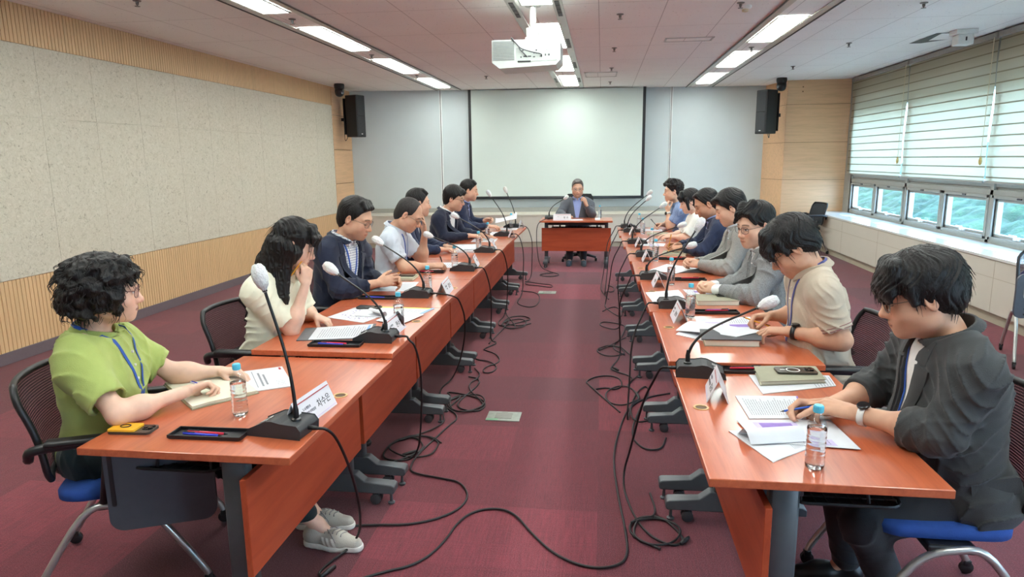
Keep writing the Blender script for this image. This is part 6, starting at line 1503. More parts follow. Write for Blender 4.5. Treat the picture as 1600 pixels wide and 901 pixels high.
for k, (x, y) in BOT.items():
    e = empty('water_bottle', (x, y, ztab(k)), 0.4, 'water bottle with blue cap ' + PLACE[k], 'bottle', 'water bottles on the tables')
    m = MB().lathe(bottle_mesh(), 28, None, True); m.v = [(p[0] * (1 + 0.018 * math.sin(p[2] * 210 + 3 * math.atan2(p[1], p[0]))), p[1] * (1 + 0.018 * math.sin(p[2] * 210 + 3 * math.atan2(p[1], p[0]))), p[2]) for p in m.v]
    m.build('body', M_PET, e, True)
    lv = [(0.001, 0.004)] + [(r * 0.955, z) for r, z in bottle_mesh() if 0.003 < z < 0.131] + [(0.028, 0.132), (0.001, 0.132)]
    MB().lathe(lv, 24, None, True).build('water', M_WATER, e, True)
    c = MB().lathe([(0.0, 0.204), (0.0125, 0.204), (0.0148, 0.201), (0.0148, 0.182), (0.0138, 0.181)], 20, None, True)
    for i in range(20): a = 2 * PI * i / 20; c.box(0.0142 * math.cos(a) - 0.001, 0.0142 * math.cos(a) + 0.001, 0.0142 * math.sin(a) - 0.001, 0.0142 * math.sin(a) + 0.001, 0.184, 0.2)
    c.build('cap', M_CAP, e, 'auto')
# ---- paper things: printed sheets are flat, gently waved slabs with ink laid on top
M_PAPER = plain('paper_white', (212, 214, 220), 0.75, var=0.015)
M_INK = plain('ink_grey', (138, 140, 150), 0.8); M_INKV = plain('ink_violet', (142, 116, 186), 0.8); M_INKL = plain('ink_lilac', (196, 184, 220), 0.8); M_INKR = plain('ink_red', (170, 66, 72), 0.8); M_INKB = plain('ink_blue', (130, 172, 222), 0.8); M_INKY = plain('ink_yellow', (226, 232, 120), 0.8)
M_COVG = plain('notebook_grey_green', (158, 156, 134), 0.6, var=0.04); M_COVD = plain('folder_dark', (58, 60, 66), 0.55); M_COVB = plain('board_grey', (96, 98, 104), 0.5); M_CREAMP = plain('page_cream', (218, 216, 198), 0.75, var=0.02); M_YEL = plain('wallet_yellow', (240, 178, 44), 0.5, var=0.04); M_PHONE = plain('phone_dark', (70, 68, 64), 0.25, 0.3); M_PHGL = plain('phone_glass', (24, 25, 30), 0.12); M_LENS = plain('phone_lens', (12, 12, 16), 0.08); M_PRED = plain('pen_red', (206, 36, 62), 0.35); M_PBLUE = plain('pen_blue', (52, 66, 200), 0.35); M_PYEL = plain('pencil_yellow', (228, 160, 50), 0.5); M_PBLK = plain('pen_black', (26, 26, 30), 0.35)
def quad_sheet(c, z, th=0.0016, wave=0.0, n=10, lift=None):
    """sheet from four corners (x, y) anti-clockwise; lift: four extra corner heights"""
    c = [Vector((p[0], p[1], 0)) for p in c]; lift = lift or (0, 0, 0, 0); vs = []
    for lay in (0, th):
        for i in range(n + 1):
            for j in range(n + 1):
                u, v_ = i / n, j / n; p = c[0] * (1 - u) * (1 - v_) + c[1] * u * (1 - v_) + c[2] * u * v_ + c[3] * (1 - u) * v_
                h = lift[0] * ((1 - u) * (1 - v_)) ** 1.5 + lift[1] * (u * (1 - v_)) ** 1.5 + lift[2] * (u * v_) ** 1.5 + lift[3] * ((1 - u) * v_) ** 1.5
                vs.append((p.x, p.y, z + lay + h + wave * (0.5 - 0.5 * math.cos(2 * PI * u)) * (0.5 + 0.5 * math.sin(5 * v_))))
    N = (n + 1) * (n + 1); fs = []
    for i in range(n):
        for j in range(n):
            a, b, c_, d = i * (n + 1) + j, (i + 1) * (n + 1) + j, (i + 1) * (n + 1) + j + 1, i * (n + 1) + j + 1
            fs += [(a, d, c_, b), (N + a, N + b, N + c_, N + d)]
    for i in range(n):
        for a, b in ((i * (n + 1), (i + 1) * (n + 1)), ((i + 1) * (n + 1) + n, i * (n + 1) + n), (i + 1, i), (n * (n + 1) + i, n * (n + 1) + i + 1)): fs.append((a, b, N + b, N + a))
    return MB().add(vs, fs)
def ink(c, z, items, parent, name='print'):
    """items: (u0, u1, v0, v1, material): rectangles of ink on the sheet's own u, v"""
    c = [Vector((p[0], p[1], 0)) for p in c]; by = {}
    for u0, u1, v0, v1, mt in items:
      zz_ = z + {'ink_lilac': 0.0, 'ink_violet': 0.0003, 'ink_yellow': 0.0, 'ink_blue': 0.0003}.get(mt.name, 0.0006)
      by.setdefault(mt.name, (mt, MB()))[1].add([tuple(c[0] * (1 - u) * (1 - v_) + c[1] * u * (1 - v_) + c[2] * u * v_ + c[3] * (1 - u) * v_ + Vector((0, 0, zz_))) for u, v_ in ((u0, v0), (u1, v0), (u1, v1), (u0, v1))], [(0, 1, 2, 3)])
    for mt, mb in by.values(): mb.build(name, mt, parent)['kind'] = 'stuff'
def lines(rg, u0, u1, v0, v1, n, mt=None, fill=0.42):
    out = []; n = int(n * 1.5); dv = (v1 - v0) / n
    for i in range(n):
        u = u0; e_ = u1 - rg.uniform(0, 0.25) * (u1 - u0)
        while u < e_:
            w_ = rg.uniform(0.03, 0.11) * (u1 - u0) * 1.6; out.append((u, min(u + w_, e_), v0 + i * dv, v0 + i * dv + dv * fill * 0.6, mt or M_INK)); u += w_ + 0.015
    return out
PN = [0]
def sheet(name, c, z, label, cat, mat=None, inks=None, th=0.0016, wave=0.0, lift=None, group=None):
    cx = sum(p[0] for p in c) / 4; cy = sum(p[1] for p in c) / 4; q = [(p[0] - cx, p[1] - cy) for p in c]
    e = empty(name, (cx, cy, z), 0, label, cat, group); quad_sheet(q, 0, th, wave, 10, lift).build('page' if cat in ('paper', 'document') else 'cover', mat or M_PAPER, e, 'auto')
    if inks: ink(q, th + 0.0006 + (wave * 0.0), inks, e)
    return e
rg = np.random.default_rng(3); TZ, TA = 0.7303, 0.7033
# the woman in green: open notebook and a printed handout
def book(name, c, z, label, th=0.012, cov=None, page=None, open_=True):
    """c: four corners; an open book lies with its spine across the middle of the first edge"""
    cx = sum(p[0] for p in c) / 4; cy = sum(p[1] for p in c) / 4; q = [(p[0] - cx, p[1] - cy) for p in c]
    e = empty(name, (cx, cy, z), 0, label, 'notebook'); quad_sheet(q, 0, 0.003).build('cover', cov or M_COVG, e)
    g = 0.965; qi = [(x * g, y * g) for x, y in q]
    if open_:
        L = lambda a, b, t: (a[0] * (1 - t) + b[0] * t, a[1] * (1 - t) + b[1] * t)
        m1, m2 = L(qi[0], qi[1], 0.5), L(qi[3], qi[2], 0.5)
        for h in ((qi[0], m1, m2, qi[3]), (m1, qi[1], qi[2], m2)): quad_sheet(h, 0.003, th, 0.004).build('pages', page or M_CREAMP, e, 'auto')
    else:
        quad_sheet(qi, 0.003, th).build('pages', page or M_CREAMP, e); quad_sheet(q, 0.003 + th, 0.003).build('cover', cov or M_COVG, e)
    return e
book('notebook', [(-1.573, 2.327), (-1.406, 2.54), (-1.70, 2.83), (-1.88, 2.60)], TA, 'open notebook with cream pages under the green-shirted woman’s hand'.replace('’', "'"), 0.010)
hc_ = [(-1.452, 2.565), (-1.324, 2.634), (-1.48, 2.875), (-1.606, 2.80)]
ik = [(0.32, 0.335, 0.12, 0.9, M_INK), (0.42, 0.46, 0.15, 0.8, M_INK), (0.51, 0.55, 0.2, 0.7, M_INK), (0.9, 0.95, 0.84, 0.95, M_INKR)] + lines(rg, 0.72, 0.9, 0.1, 0.35, 4)
hc_ = [(-1.475, 2.53), (-1.300, 2.640), (-1.480, 2.900), (-1.655, 2.79)]
sheet('handout', hc_, TA, 'white printed handout with title lines beyond the open notebook', 'paper', None, ik, 0.004, 0.0)
def phone(loc, rz, label, w=0.075, l=0.155, case=None, extra=None):
    e = empty('smartphone', loc, rz, label, 'phone', 'phones on the tables')
    MB().prism(rrect(-l / 2, l / 2, -w / 2, w / 2, 0.012, 5), 0, 0.009).build('body', case or M_PHONE, e, 'auto')
    cm_ = MB().prism(rrect(-l / 2 + 0.008, -l / 2 + 0.044, -w / 2 + 0.006, w / 2 - 0.03, 0.009, 4), 0.009, 0.0115).build('camera_block', M_PHGL, e, 'auto')
    for dx, dy in ((0.017, -w / 2 + 0.016), (0.017, w / 2 - 0.041), (0.035, -w / 2 + 0.029)): MB().lathe([(0.0078, 0.0115), (0.0078, 0.0135), (0.005, 0.0135)], 16, Matrix.Translation((-l / 2 + dx, dy, 0))).build('lens', M_LENS, cm_, 'auto')
    return e
e = phone((-1.665, 2.115, TA), PI + 0.06, 'dark smartphone with a yellow card wallet on its back at the near left corner')
M = Matrix.Translation((0.028, 0.0, 0.009)); MB().prism(rrect(-0.050, 0.050, -0.034, 0.034, 0.006, 4), 0, 0.007, M).build('card_wallet', M_YEL, e, 'auto')
MB().tube([(0.028 + 0.018 * math.cos(a), 0.013 * math.sin(a), 0.0185) for a in np.linspace(0, 2 * PI, 25)], 0.0018, 6, False).build('ring', M_WSTEEL, e, True)
def pen(name, a, b, mat, label, r=0.0045, tip=None, cat='pen', group=None):
    a, b = Vector(a), Vector(b); d = (b - a); L = d.length; M = d.to_track_quat('Z', 'Y').to_matrix().to_4x4(); e = empty(name, a, 0, label, cat, group); e.rotation_mode = 'QUATERNION'; e.rotation_quaternion = d.to_track_quat('Z', 'Y')
    MB().lathe([(0.0035, 0.014), (r, 0.018), (r, L - 0.004), (r * 0.7, L)], 12).build('barrel', mat, e, 'auto')
    MB().lathe([(0.0006, 0.0), (0.0035, 0.014)], 12).build('tip', tip or M_WSTEEL, e, 'auto')
    MB().box(-0.0016, 0.0016, r, r + 0.003, L - 0.045, L - 0.004, 0.0006).build('clip', tip or M_WSTEEL, e)
    return e
def tray(c, z, label, pens, rz):
    e = empty('pen_tray', (c[0], c[1], z), rz, label, 'pen tray', 'black pen trays on the tables')
    L, W = 0.27, 0.085
    MB().prism(rrect(-L / 2, L / 2, -W / 2, W / 2, 0.01, 3), 0, 0.003).build('bottom', M_PBLK, e)
    m = MB()
    for a in ((-L / 2, L / 2, -W / 2, -W / 2 + 0.005), (-L / 2, L / 2, W / 2 - 0.005, W / 2), (-L / 2, -L / 2 + 0.005, -W / 2, W / 2), (L / 2 - 0.005, L / 2, -W / 2, W / 2)): m.box(a[0], a[1], a[2], a[3], 0.002, 0.014, 0.0015)
    m.build('rim', M_PBLK, e)
    for i, (mt, nm) in enumerate(pens):
        M = Matrix.Translation((c[0], c[1], z)) @ Matrix.Rotation(rz, 4, 'Z'); yy = -0.026 + 0.017 * i
        pen('pen', M @ Vector((0.062 + 0.012 * i, yy, 0.0105)), M @ Vector((-0.085 + 0.008 * i, yy + 0.003, 0.0145)), mt, nm, 0.0048, None, 'pen', 'pens in the trays')
    return e
R_ = 'red pen lying in the pen tray '; B_ = 'blue pen lying in the pen tray '
tray((-1.365, 2.105), TA, 'black pen tray with pens at the near edge of the nearest left table', [(M_PBLUE, B_ + 'of the woman in green'), (M_PRED, R_ + 'of the woman in green')], 0.02)
tray((-1.335, 3.205), TZ, 'black pen tray with pens before the long-haired woman', [(M_PBLUE, B_ + 'of the long-haired woman'), (M_PRED, R_ + 'of the long-haired woman')], 0.03)
tray((-1.50, 4.385), TZ, 'black pen tray beside the heavy-set man in navy', [(M_PBLUE, B_ + 'of the man in check shirt')], 0.03)
tray((-1.43, 5.48), TZ, 'black pen tray before the man in the pale grey shirt', [(M_PRED, R_ + 'of the man in grey shirt')], 0.02)
tray((0.645, 3.035 + 0.01), TA, 'black pen tray with red pen at the far edge of the nearest right table', [(M_PBLK, 'black pen lying in the pen tray of the man in charcoal'), (M_PRED, R_ + 'of the man in charcoal')], PI + 0.05)
tray((0.69, 4.12), TZ, 'black pen tray beyond the papers of the man in beige polo', [(M_PBLUE, B_ + 'of the man in beige'), (M_PRED, R_ + 'of the man in beige')], PI + 0.02)
tray((0.665, 5.255), TZ, 'black pen tray before the man with clasped hands', [(M_PRED, R_ + 'of the clasped-hands man')], PI)
tray((0.66, 6.36), TZ, 'black pen tray before the man in light grey jacket', [(M_PRED, R_ + 'of the light-grey man')], PI)
# papers of the left row
fold = [(-1.209, 3.329), (-1.274, 3.66), (-1.64, 3.52), (-1.575, 3.262)]
sheet('folder', fold, TZ, 'dark folder lying under the printed page of the long-haired woman', 'folder', M_COVB, None, 0.004)
pg = [(-1.225, 3.345), (-1.285, 3.64), (-1.575, 3.53), (-1.515, 3.275)]
sheet('printed_page', pg, TZ + 0.0045, 'printed page with text lines on the dark folder before the long-haired woman', 'paper', None, lines(rg, 0.1, 0.9, 0.10, 0.9, 13) + [(0.08, 0.92, 0.02, 0.07, M_INKB)])
mp = [(-1.36, 3.68), (-1.30, 3.90), (-1.55, 4.10), (-1.63, 3.80)]
mk_ = [(u, u + rg.uniform(0.02, 0.06), v_, v_ + rg.uniform(0.015, 0.05), [M_INKL, M_INKV, M_INK, M_INKL][int(rg.integers(4))]) for u, v_ in [(0.5 + 0.38 * math.cos(a) * s_, 0.5 + 0.36 * math.sin(a) * s_) for s_ in (1.0, 0.8, 0.5) for a in np.linspace(0, 2 * PI, 22)]]
sheet('map_sheet', mp, TZ, 'sheet with a purple city map beyond the folder', 'paper', None, mk_)
yl = [(-1.10, 3.72), (-1.030, 4.00), (-1.06, 4.06), (-1.46, 4.09)]
yl = [(-1.105, 3.80), (-1.035, 4.085), (-1.50, 4.11), (-1.47, 3.84)]
sheet('yellow_edged_report', yl, TZ, 'report with yellow and blue edges on the second left table', 'document', None, [(0.88, 0.99, 0.0, 1.0, M_INKY), (0.0, 1.0, 0.0, 0.045, M_INKB)] + lines(rg, 0.35, 0.8, 0.12, 0.45, 5), 0.005)
sheet('blank_sheet', [(-1.125, 3.64), (-1.055, 3.90), (-1.24, 3.98), (-1.30, 3.72)], TZ + 0.0056, 'white sheet lying across the yellow-edged report behind the name plate', 'paper', None, None, 0.0014)
m = MB(); e = empty('rolled_page', (-1.335, 3.86, TZ + 0.002), 0.9, 'curled-over white page between folder and yellow-edged report', 'paper')
pts = [(0.02 * math.cos(a) + 0.0, 0.019 + 0.019 * math.sin(a)) for a in np.linspace(-1.6, 2.8, 16)]
vs = [(x, s_ * 0.075, z) for x, z in pts for s_ in (-1, 1)] + [(x * 0.93, s_ * 0.075, z * 0.93 + 0.0013) for x, z in pts for s_ in (-1, 1)]; n = len(pts)
MB().add(vs, [(2 * i, 2 * i + 1, 2 * i + 3, 2 * i + 2) for i in range(n - 1)] + [(2 * n + 2 * i, 2 * n + 2 * i + 2, 2 * n + 2 * i + 3, 2 * n + 2 * i + 1) for i in range(n - 1)]).build('page', M_PAPER, e, True)
phone((-1.455, 4.058, TZ + 0.0055), PI - 0.1, 'smartphone in a case lying on the yellow-edged report', case=M_PHONE)
sheet('printed_page', [(-1.352, 4.64), (-1.39, 5.02), (-1.608, 4.99), (-1.646, 4.63)], TZ, 'printed page under the hands of the man in check shirt', 'paper', None, lines(rg, 0.08, 0.92, 0.1, 0.9, 11))
book('notebook', [(-1.45, 5.06), (-1.46, 5.28), (-1.66, 5.28), (-1.65, 5.06)], TZ, 'closed grey-green notebook beside the hands of the man in check shirt', 0.012, open_=False)
phone((-1.55, 5.19, TZ + 0.0185), 0.0, 'smartphone lying on the closed grey-green notebook of the left row')
sheet('note_page', [(-1.22, 5.74), (-1.24, 6.05), (-1.58, 6.0), (-1.56, 5.72)], TZ, 'white page under the pen of the man in pale grey shirt', 'paper', None, lines(rg, 0.1, 0.9, 0.1, 0.8, 8))
sheet('paper_stack', [(-1.27, 6.70), (-1.30, 7.15), (-1.68, 7.12), (-1.66, 6.68)], TZ, 'stack of white papers before the half-hidden navy man', 'document', None, lines(rg, 0.1, 0.9, 0.2, 0.9, 8), 0.016)
sheet('dark_binder', [(-1.33, 6.85), (-1.36, 7.25), (-1.72, 7.22), (-1.70, 6.82)], TZ + 0.0165, 'dark binder lying on the stack of white papers', 'binder', M_COVD, None, 0.006)
sheet('loose_page', [(-1.26, 6.80), (-1.34, 7.22), (-1.58, 7.16), (-1.50, 6.72)], TZ + 0.023, 'white loose page slanting over the dark binder', 'paper', None, lines(rg, 0.1, 0.9, 0.2, 0.9, 8), 0.0016, 0.003)
sheet('printed_page', [(-1.20, 7.62), (-1.22, 7.98), (-1.50, 7.96), (-1.48, 7.60)], TZ, 'printed page under the hand of the man in dark navy suit', 'paper', None, lines(rg, 0.1, 0.9, 0.1, 0.9, 9))
sheet('printed_page', [(-1.19, 8.35), (-1.21, 8.72), (-1.42, 8.70), (-1.40, 8.33)], TZ, 'white pages beyond the sixth left microphone', 'paper', None, lines(rg, 0.1, 0.9, 0.1, 0.9, 9))
phone((-1.48, 8.62, TZ), 0.1, 'dark smartphone on the farthest left table')
sheet('white_page', [(-1.12, 8.95), (-1.13, 9.25), (-1.42, 9.23), (-1.40, 8.93)], TZ, 'white page flat on the farthest left table', 'paper', None, lines(rg, 0.1, 0.9, 0.1, 0.9, 9))
e = empty('lifted_page', (-1.42, 9.12, 0.815), 0, 'sheet of paper held up by the man in blue suit', 'paper')
q = quad_sheet([(0.0, -0.10), (0.29, -0.06), (0.27, 0.14), (-0.02, 0.10)], 0, 0.0015, 0.02, 10, (0.0, 0.06, 0.13, 0.05)); q.build('page', M_PAPER, e, True)
# papers of the right row
bk = book('notebook', [(0.951, 2.894), (0.965, 3.10), (0.69, 3.055), (0.671, 2.833)], TA + 0.004, 'closed grey-green notebook under the phone of the man in charcoal', 0.012, open_=False)
sheet('printed_page', [(0.985, 2.87), (1.0, 3.01), (0.655, 2.985), (0.66, 2.735)], TA, 'white printed page sticking out under the closed grey-green notebook', 'paper', None, lines(rg, 0.03, 0.97, 0.02, 0.3, 5), 0.003)
e = phone((0.852, 2.985, TA + 0.0225), PI + 0.03, 'dark smartphone with a white ring on the closed notebook of the man in charcoal', 0.082, 0.168)
MB().tube([(0.012 + 0.027 * math.cos(a), 0.027 * math.sin(a), 0.0092) for a in np.linspace(0, 2 * PI, 33)], 0.0028, 6, False, 0.3).box(0.046, 0.066, -0.003, 0.003, 0.0088, 0.0098).build('ring', M_WHITE, e, True)
sheet('printed_page', [(0.756, 2.475), (0.79, 2.72), (0.545, 2.70), (0.55, 2.454)], TA, 'text page with a violet bottom edge under the pen of the man in charcoal', 'document', None, lines(rg, 0.12, 0.9, 0.08, 0.95, 15) + [(0.8, 0.98, 0.0, 0.03, M_INKV)], 0.004)
sheet('map_page', [(0.852, 2.211), (0.835, 2.47), (0.50, 2.43), (0.527, 2.24)], TA + 0.004, 'page with a purple map and captions beside the nearest right bottle', 'document', None, [(0.55, 0.88, 0.40, 0.86, M_INKL), (0.62, 0.84, 0.46, 0.8, M_INKV), (0.1, 0.35, 0.7, 0.74, M_INK), (0.1, 0.3, 0.6, 0.63, M_INK)] + lines(rg, 0.08, 0.4, 0.25, 0.55, 5) + [(0.04, 0.25, 0.2, 0.45, M_INKL)], 0.0016)
sheet('under_page', [(0.683, 2.205), (0.66, 2.37), (0.455, 2.33), (0.547, 2.087)], TA, 'lower white page turned askew under the purple map page', 'paper', None, lines(rg, 0.1, 0.9, 0.05, 0.3, 4), 0.003)
e = empty('curled_page', (0.585, 2.285, TA + 0.006), 0.25, 'page folded over in a curl on the purple map page', 'paper')
pts = [(-0.06 + 0.11 * t, 0.002 + 0.034 * math.sin(PI * min(1, t * 1.15)) ** 1.2) for t in np.linspace(0, 1, 14)]
vs = [(s_ * 0.10 + 0.02 * z * 30 * 0.2, x, z) for x, z in pts for s_ in (-1, 1)] + [(s_ * 0.10, x, z + 0.0015) for x, z in pts for s_ in (-1, 1)]; n = len(pts)
MB().add(vs, [(2 * i, 2 * i + 2, 2 * i + 3, 2 * i + 1) for i in range(n - 1)] + [(2 * n + 2 * i, 2 * n + 2 * i + 1, 2 * n + 2 * i + 3, 2 * n + 2 * i + 2) for i in range(n - 1)]).build('page', M_PAPER, e, True)
sheet('folder', [(0.789, 3.36), (0.835, 3.56), (0.52, 3.56), (0.50, 3.35)], TZ + 0.033, 'dark folder on the grey-green book before the man in beige polo', 'folder', M_COVD, None, 0.004)
book('notebook', [(0.785, 3.365), (0.80, 3.57), (0.53, 3.56), (0.516, 3.355)], TZ, 'thick closed grey-green book before the man in beige polo', 0.026, open_=False)
sheet('loose_page', [(0.675, 3.40), (0.845, 3.53), (0.50, 3.775), (0.405, 3.62)], TZ + 0.0375, 'large white page slanting over the book of the man in beige polo', 'paper', None, None, 0.003, 0.004, (0.0, 0.0, -0.012, -0.028))
sheet('under_page', [(0.56, 3.42), (0.62, 3.56), (0.45, 3.70), (0.40, 3.57)], TZ, 'page whose corner shows under the slanting page of the man in beige', 'paper', None, None, 0.003)
sheet('map_page', [(0.86, 3.74), (0.87, 4.02), (0.55, 3.93), (0.53, 3.72)], TZ, 'page with purple maps under the hands of the man in beige polo', 'document', None, [(0.1, 0.34, 0.12, 0.45, M_INKV), (0.12, 0.36, 0.55, 0.88, M_INKV), (0.45, 0.62, 0.5, 0.85, M_INKL)] + lines(rg, 0.45, 0.9, 0.1, 0.45, 6), 0.002)
sheet('white_page', [(0.561, 4.565), (0.549, 4.838), (0.31, 4.725), (0.339, 4.402)], TZ, 'blank white page hanging over the aisle side of the third right table', 'paper', None, None, 0.0016, 0.008)
sheet('map_page', [(0.90, 4.60), (0.88, 4.80), (0.58, 4.86), (0.60, 4.62)], TZ, 'page with violet maps under the clasped hands', 'document', None, [(0.2, 0.45, 0.2, 0.7, M_INKL), (0.55, 0.8, 0.3, 0.8, M_INKV)], 0.002)
book('notebook', [(0.875, 4.345), (0.89, 4.57), (0.62, 4.55), (0.61, 4.32)], TZ, 'thick grey-green notebook before the glancing man in grey jacket', 0.024, open_=False)
phone((0.83, 4.50, TZ + 0.0305), 0.05, 'dark phone lying on the thick notebook of the man with clasped hands')
sheet('white_page', [(0.602, 5.527), (0.81, 5.80), (0.578, 6.03), (0.399, 5.675)], TZ + 0.004, 'white page turned askew before the man in light grey jacket', 'paper', None, None, 0.002, 0.004)
sheet('folder', [(0.90, 5.62), (0.88, 5.95), (0.58, 5.92), (0.60, 5.58)], TZ, 'dark folder under the askew white page', 'folder', M_COVD, None, 0.004)
book('notebook', [(0.80, 6.56), (0.86, 6.80), (0.62, 6.84), (0.58, 6.60)], TZ, 'grey-green notebook under the hands of the man writing in navy', 0.014, open_=False)
sheet('printed_page', [(0.66, 7.30), (0.70, 7.55), (0.44, 7.62), (0.41, 7.35)], TZ, 'printed page with violet print before the woman in white', 'paper', None, [(0.2, 0.6, 0.2, 0.6, M_INKL)] + lines(rg, 0.1, 0.9, 0.65, 0.9, 4))
sheet('printed_page', [(0.72, 7.72), (0.74, 8.0), (0.44, 8.02), (0.42, 7.74)], TZ, 'white page under the hands of the woman in white', 'paper', None, lines(rg, 0.1, 0.9, 0.1, 0.9, 8))
book('notebook', [(0.80, 8.30), (0.82, 8.52), (0.56, 8.54), (0.55, 8.32)], TZ, 'grey-green notebook on the farthest right table', 0.016, open_=False)
sheet('printed_page', [(0.78, 8.85), (0.79, 9.12), (0.52, 9.14), (0.50, 8.87)], TZ, 'white page under the pen of the wavy-haired man', 'paper', None, lines(rg, 0.1, 0.9, 0.1, 0.9, 8))
phone((0.45, 9.0, TZ), 0.4, 'dark phone near the aisle on the farthest right table')
sheet('chair_page', [(-0.02, 10.50), (-0.02, 10.80), (-0.10, 10.80), (-0.10, 10.50)], TZ, 'white page at the right side of the head desk', 'paper', None, None, 0.006)
sheet('chair_page', [(-0.28, 10.42), (-0.29, 10.62), (-0.50, 10.62), (-0.49, 10.42)], TZ, 'white page behind the name plate of the head desk', 'paper', None, None, 0.003)
# ---- name plates: tent cards with lettering
def lettering(txt, size, M, parent, mat, name='lettering', extrude=0.0003):
    if not txt: return None
    cu = bpy.data.curves.new(name, 'FONT'); cu.body = txt; cu.size = size; cu.align_x = 'CENTER'; cu.align_y = 'CENTER'; cu.extrude = extrude
    o = bpy.data.objects.new(name, cu); COL.objects.link(o); o.parent = parent; o.matrix_local = M; cu.materials.append(mat)
    bpy.context.view_layer.update(); me = bpy.data.meshes.new_from_object(o.evaluated_get(bpy.context.evaluated_depsgraph_get())); bpy.data.objects.remove(o)
    o = bpy.data.objects.new(name, me); COL.objects.link(o); o.parent = parent; o.matrix_local = M
    if not me.materials: me.materials.append(mat)
    return o
M_CARD = plain('card_white', (214, 213, 220), 0.5, var=0.01); M_INKD = plain('lettering_grey', (84, 86, 96), 0.7); M_LET = plain('lettering_black', (30, 30, 36), 0.7); M_STRIPE = plain('card_stripe', (176, 70, 76), 0.6)
def plate(k, x, y, rz, big, small, zt, w=0.27, h=0.095, label=None):
    e = empty('name_plate', (x, y, zt), rz, label or ('white tent name plate ' + PLACE[k]), 'name plate', 'name plates on the tables')
    # local +x faces the aisle, y along the card
    hb = 0.042
    vs = [(hb, -w / 2, 0), (hb, w / 2, 0), (0, w / 2, h), (0, -w / 2, h), (-hb, -w / 2, 0), (-hb, w / 2, 0)]
    t = 0.0025; vi = [(hb - t * 1.6, -w / 2, 0), (hb - t * 1.6, w / 2, 0), (0, w / 2, h - t * 2.5), (0, -w / 2, h - t * 2.5), (-hb + t * 1.6, -w / 2, 0), (-hb + t * 1.6, w / 2, 0)]
    MB().add(vs + vi, [(0, 1, 2, 3), (3, 2, 5, 4), (6, 9, 8, 7), (9, 10, 11, 8), (0, 3, 9, 6), (3, 4, 10, 9), (1, 7, 8, 2), (2, 8, 11, 5), (0, 6, 7, 1), (4, 5, 11, 10)]).build('card', M_CARD, e)
    an = math.atan2(hb, h); yv = Vector((-math.sin(an), 0, math.cos(an))); xv = Vector((0, 1, 0)); zv = xv.cross(yv)
    def MM(u, v_):
        M = Matrix(((xv.x, yv.x, zv.x, 0), (xv.y, yv.y, zv.y, 0), (xv.z, yv.z, zv.z, 0), (0, 0, 0, 1))); M.translation = Vector((hb / 2, 0, h / 2)) + xv * u + yv * v_ + zv * 0.0006; return M
    MB().box(-w / 2 + 0.03, w / 2 - 0.005, -0.002, 0.002, 0, 0.0006, 0, MM(0, 0.036)).build('stripe', M_STRIPE, e)
    MB().box(-w / 2 + 0.005, w / 2 - 0.005, -0.001, 0.001, 0, 0.0006, 0, MM(0, -0.044)).build('stripe', M_INKL, e)
    lettering(big, 0.036 * w / 0.27, MM(0.060 * w / 0.27, -0.008), e, M_LET)
    if small: lettering(small[0], 0.0125, MM(-0.060, 0.006), e, M_INKD, 'small_lettering'); lettering(small[1], 0.0125, MM(-0.052, -0.013), e, M_INKD, 'small_lettering')
    return e
sm = ('도시개발과', '도시개발기획팀장')
PLT = {'L1': (-1.085, 2.325, -0.08, '차수은', sm, 0.703), 'L2': (-1.125, 3.475, 0.0, '한수정', ('도시개발과', '주무관'), 0.73), 'L3': (-1.095, 4.63, 0.06, '김은수', ('도시개발과', '주무관'), 0.73), 'L4': (-1.115, 5.86, 0.1, '박정', None, 0.73), 'L5': (-1.13, 7.0, 0.1, '이현', None, 0.73), 'L6': (-1.08, 8.16, 0.2, '정민', None, 0.73), 'L7': (-1.10, 9.33, 0.2, '오수', None, 0.73),
       'R1': (0.475, 2.72, PI - 0.12, '김근호', sm, 0.703), 'R2': (0.455, 3.93, PI, '김민호', ('도시개발과', '주무관'), 0.73), 'R3': (0.42, 5.02, PI, '이정수', None, 0.73), 'R4': (0.415, 6.25, PI, '박준', None, 0.73), 'R5': (0.40, 7.30, PI, '최현', None, 0.73), 'R6': (0.385, 8.46, PI, '정수', None, 0.73), 'R7': (0.37, 9.16, PI, '오민', None, 0.73), 'C': (-0.60, 10.47, -PI / 2, '황 조', ('위원장', ''), 0.73)}
for k, (x, y, rz, big, small, zt) in PLT.items(): plate(k, x, y, rz, big, small, zt, 0.27 if k in ('L1', 'L2', 'L3', 'C') else 0.21)
# ---- pens held in hands
def world(k, p): b_, r = BODIES[k]; return Matrix.Translation(r.location) @ Matrix.Rotation(r.rotation_euler.z, 4, 'Z') @ Vector(p)
def held(k, side, name, mat, label, back=0.055, fore=0.075, tilt=(-0.55, 0.0, 0.65), tip=None, r=0.004):
    b_ = BODIES[k][0]; a = b_.arm[side]; f, n, t = hand_frame(a['f'], a['n'], side); c = a['W'] + f * 0.098 + t * 0.030 + n * 0.030
    d = unit(np.array(tilt)); pen(name, world(k, c - d * fore), world(k, c + d * back), mat, label, r, tip)
held('L1', 'R', 'pen', plain('pen_white', (206, 210, 222), 0.3), 'pen held by the woman in green over her notebook', 0.105, 0.05, (-0.75, -0.1, 0.30), M_PBLUE)
held('L2', 'R', 'pencil', M_PYEL, 'yellow pencil held at her mouth by the long-haired woman', 0.08, 0.09, (0.45, 0.25, 0.65), None)
held('L3', 'R', 'pencil', M_PYEL, 'yellow pencil between the hands of the man in check shirt', 0.10, 0.08, (-0.8, -0.25, -0.32), None)
held('L4', 'R', 'pen', M_PBLK, 'dark pen in the writing hand of the man in pale grey shirt', 0.09, 0.05, (-0.3, 0.1, 0.9))
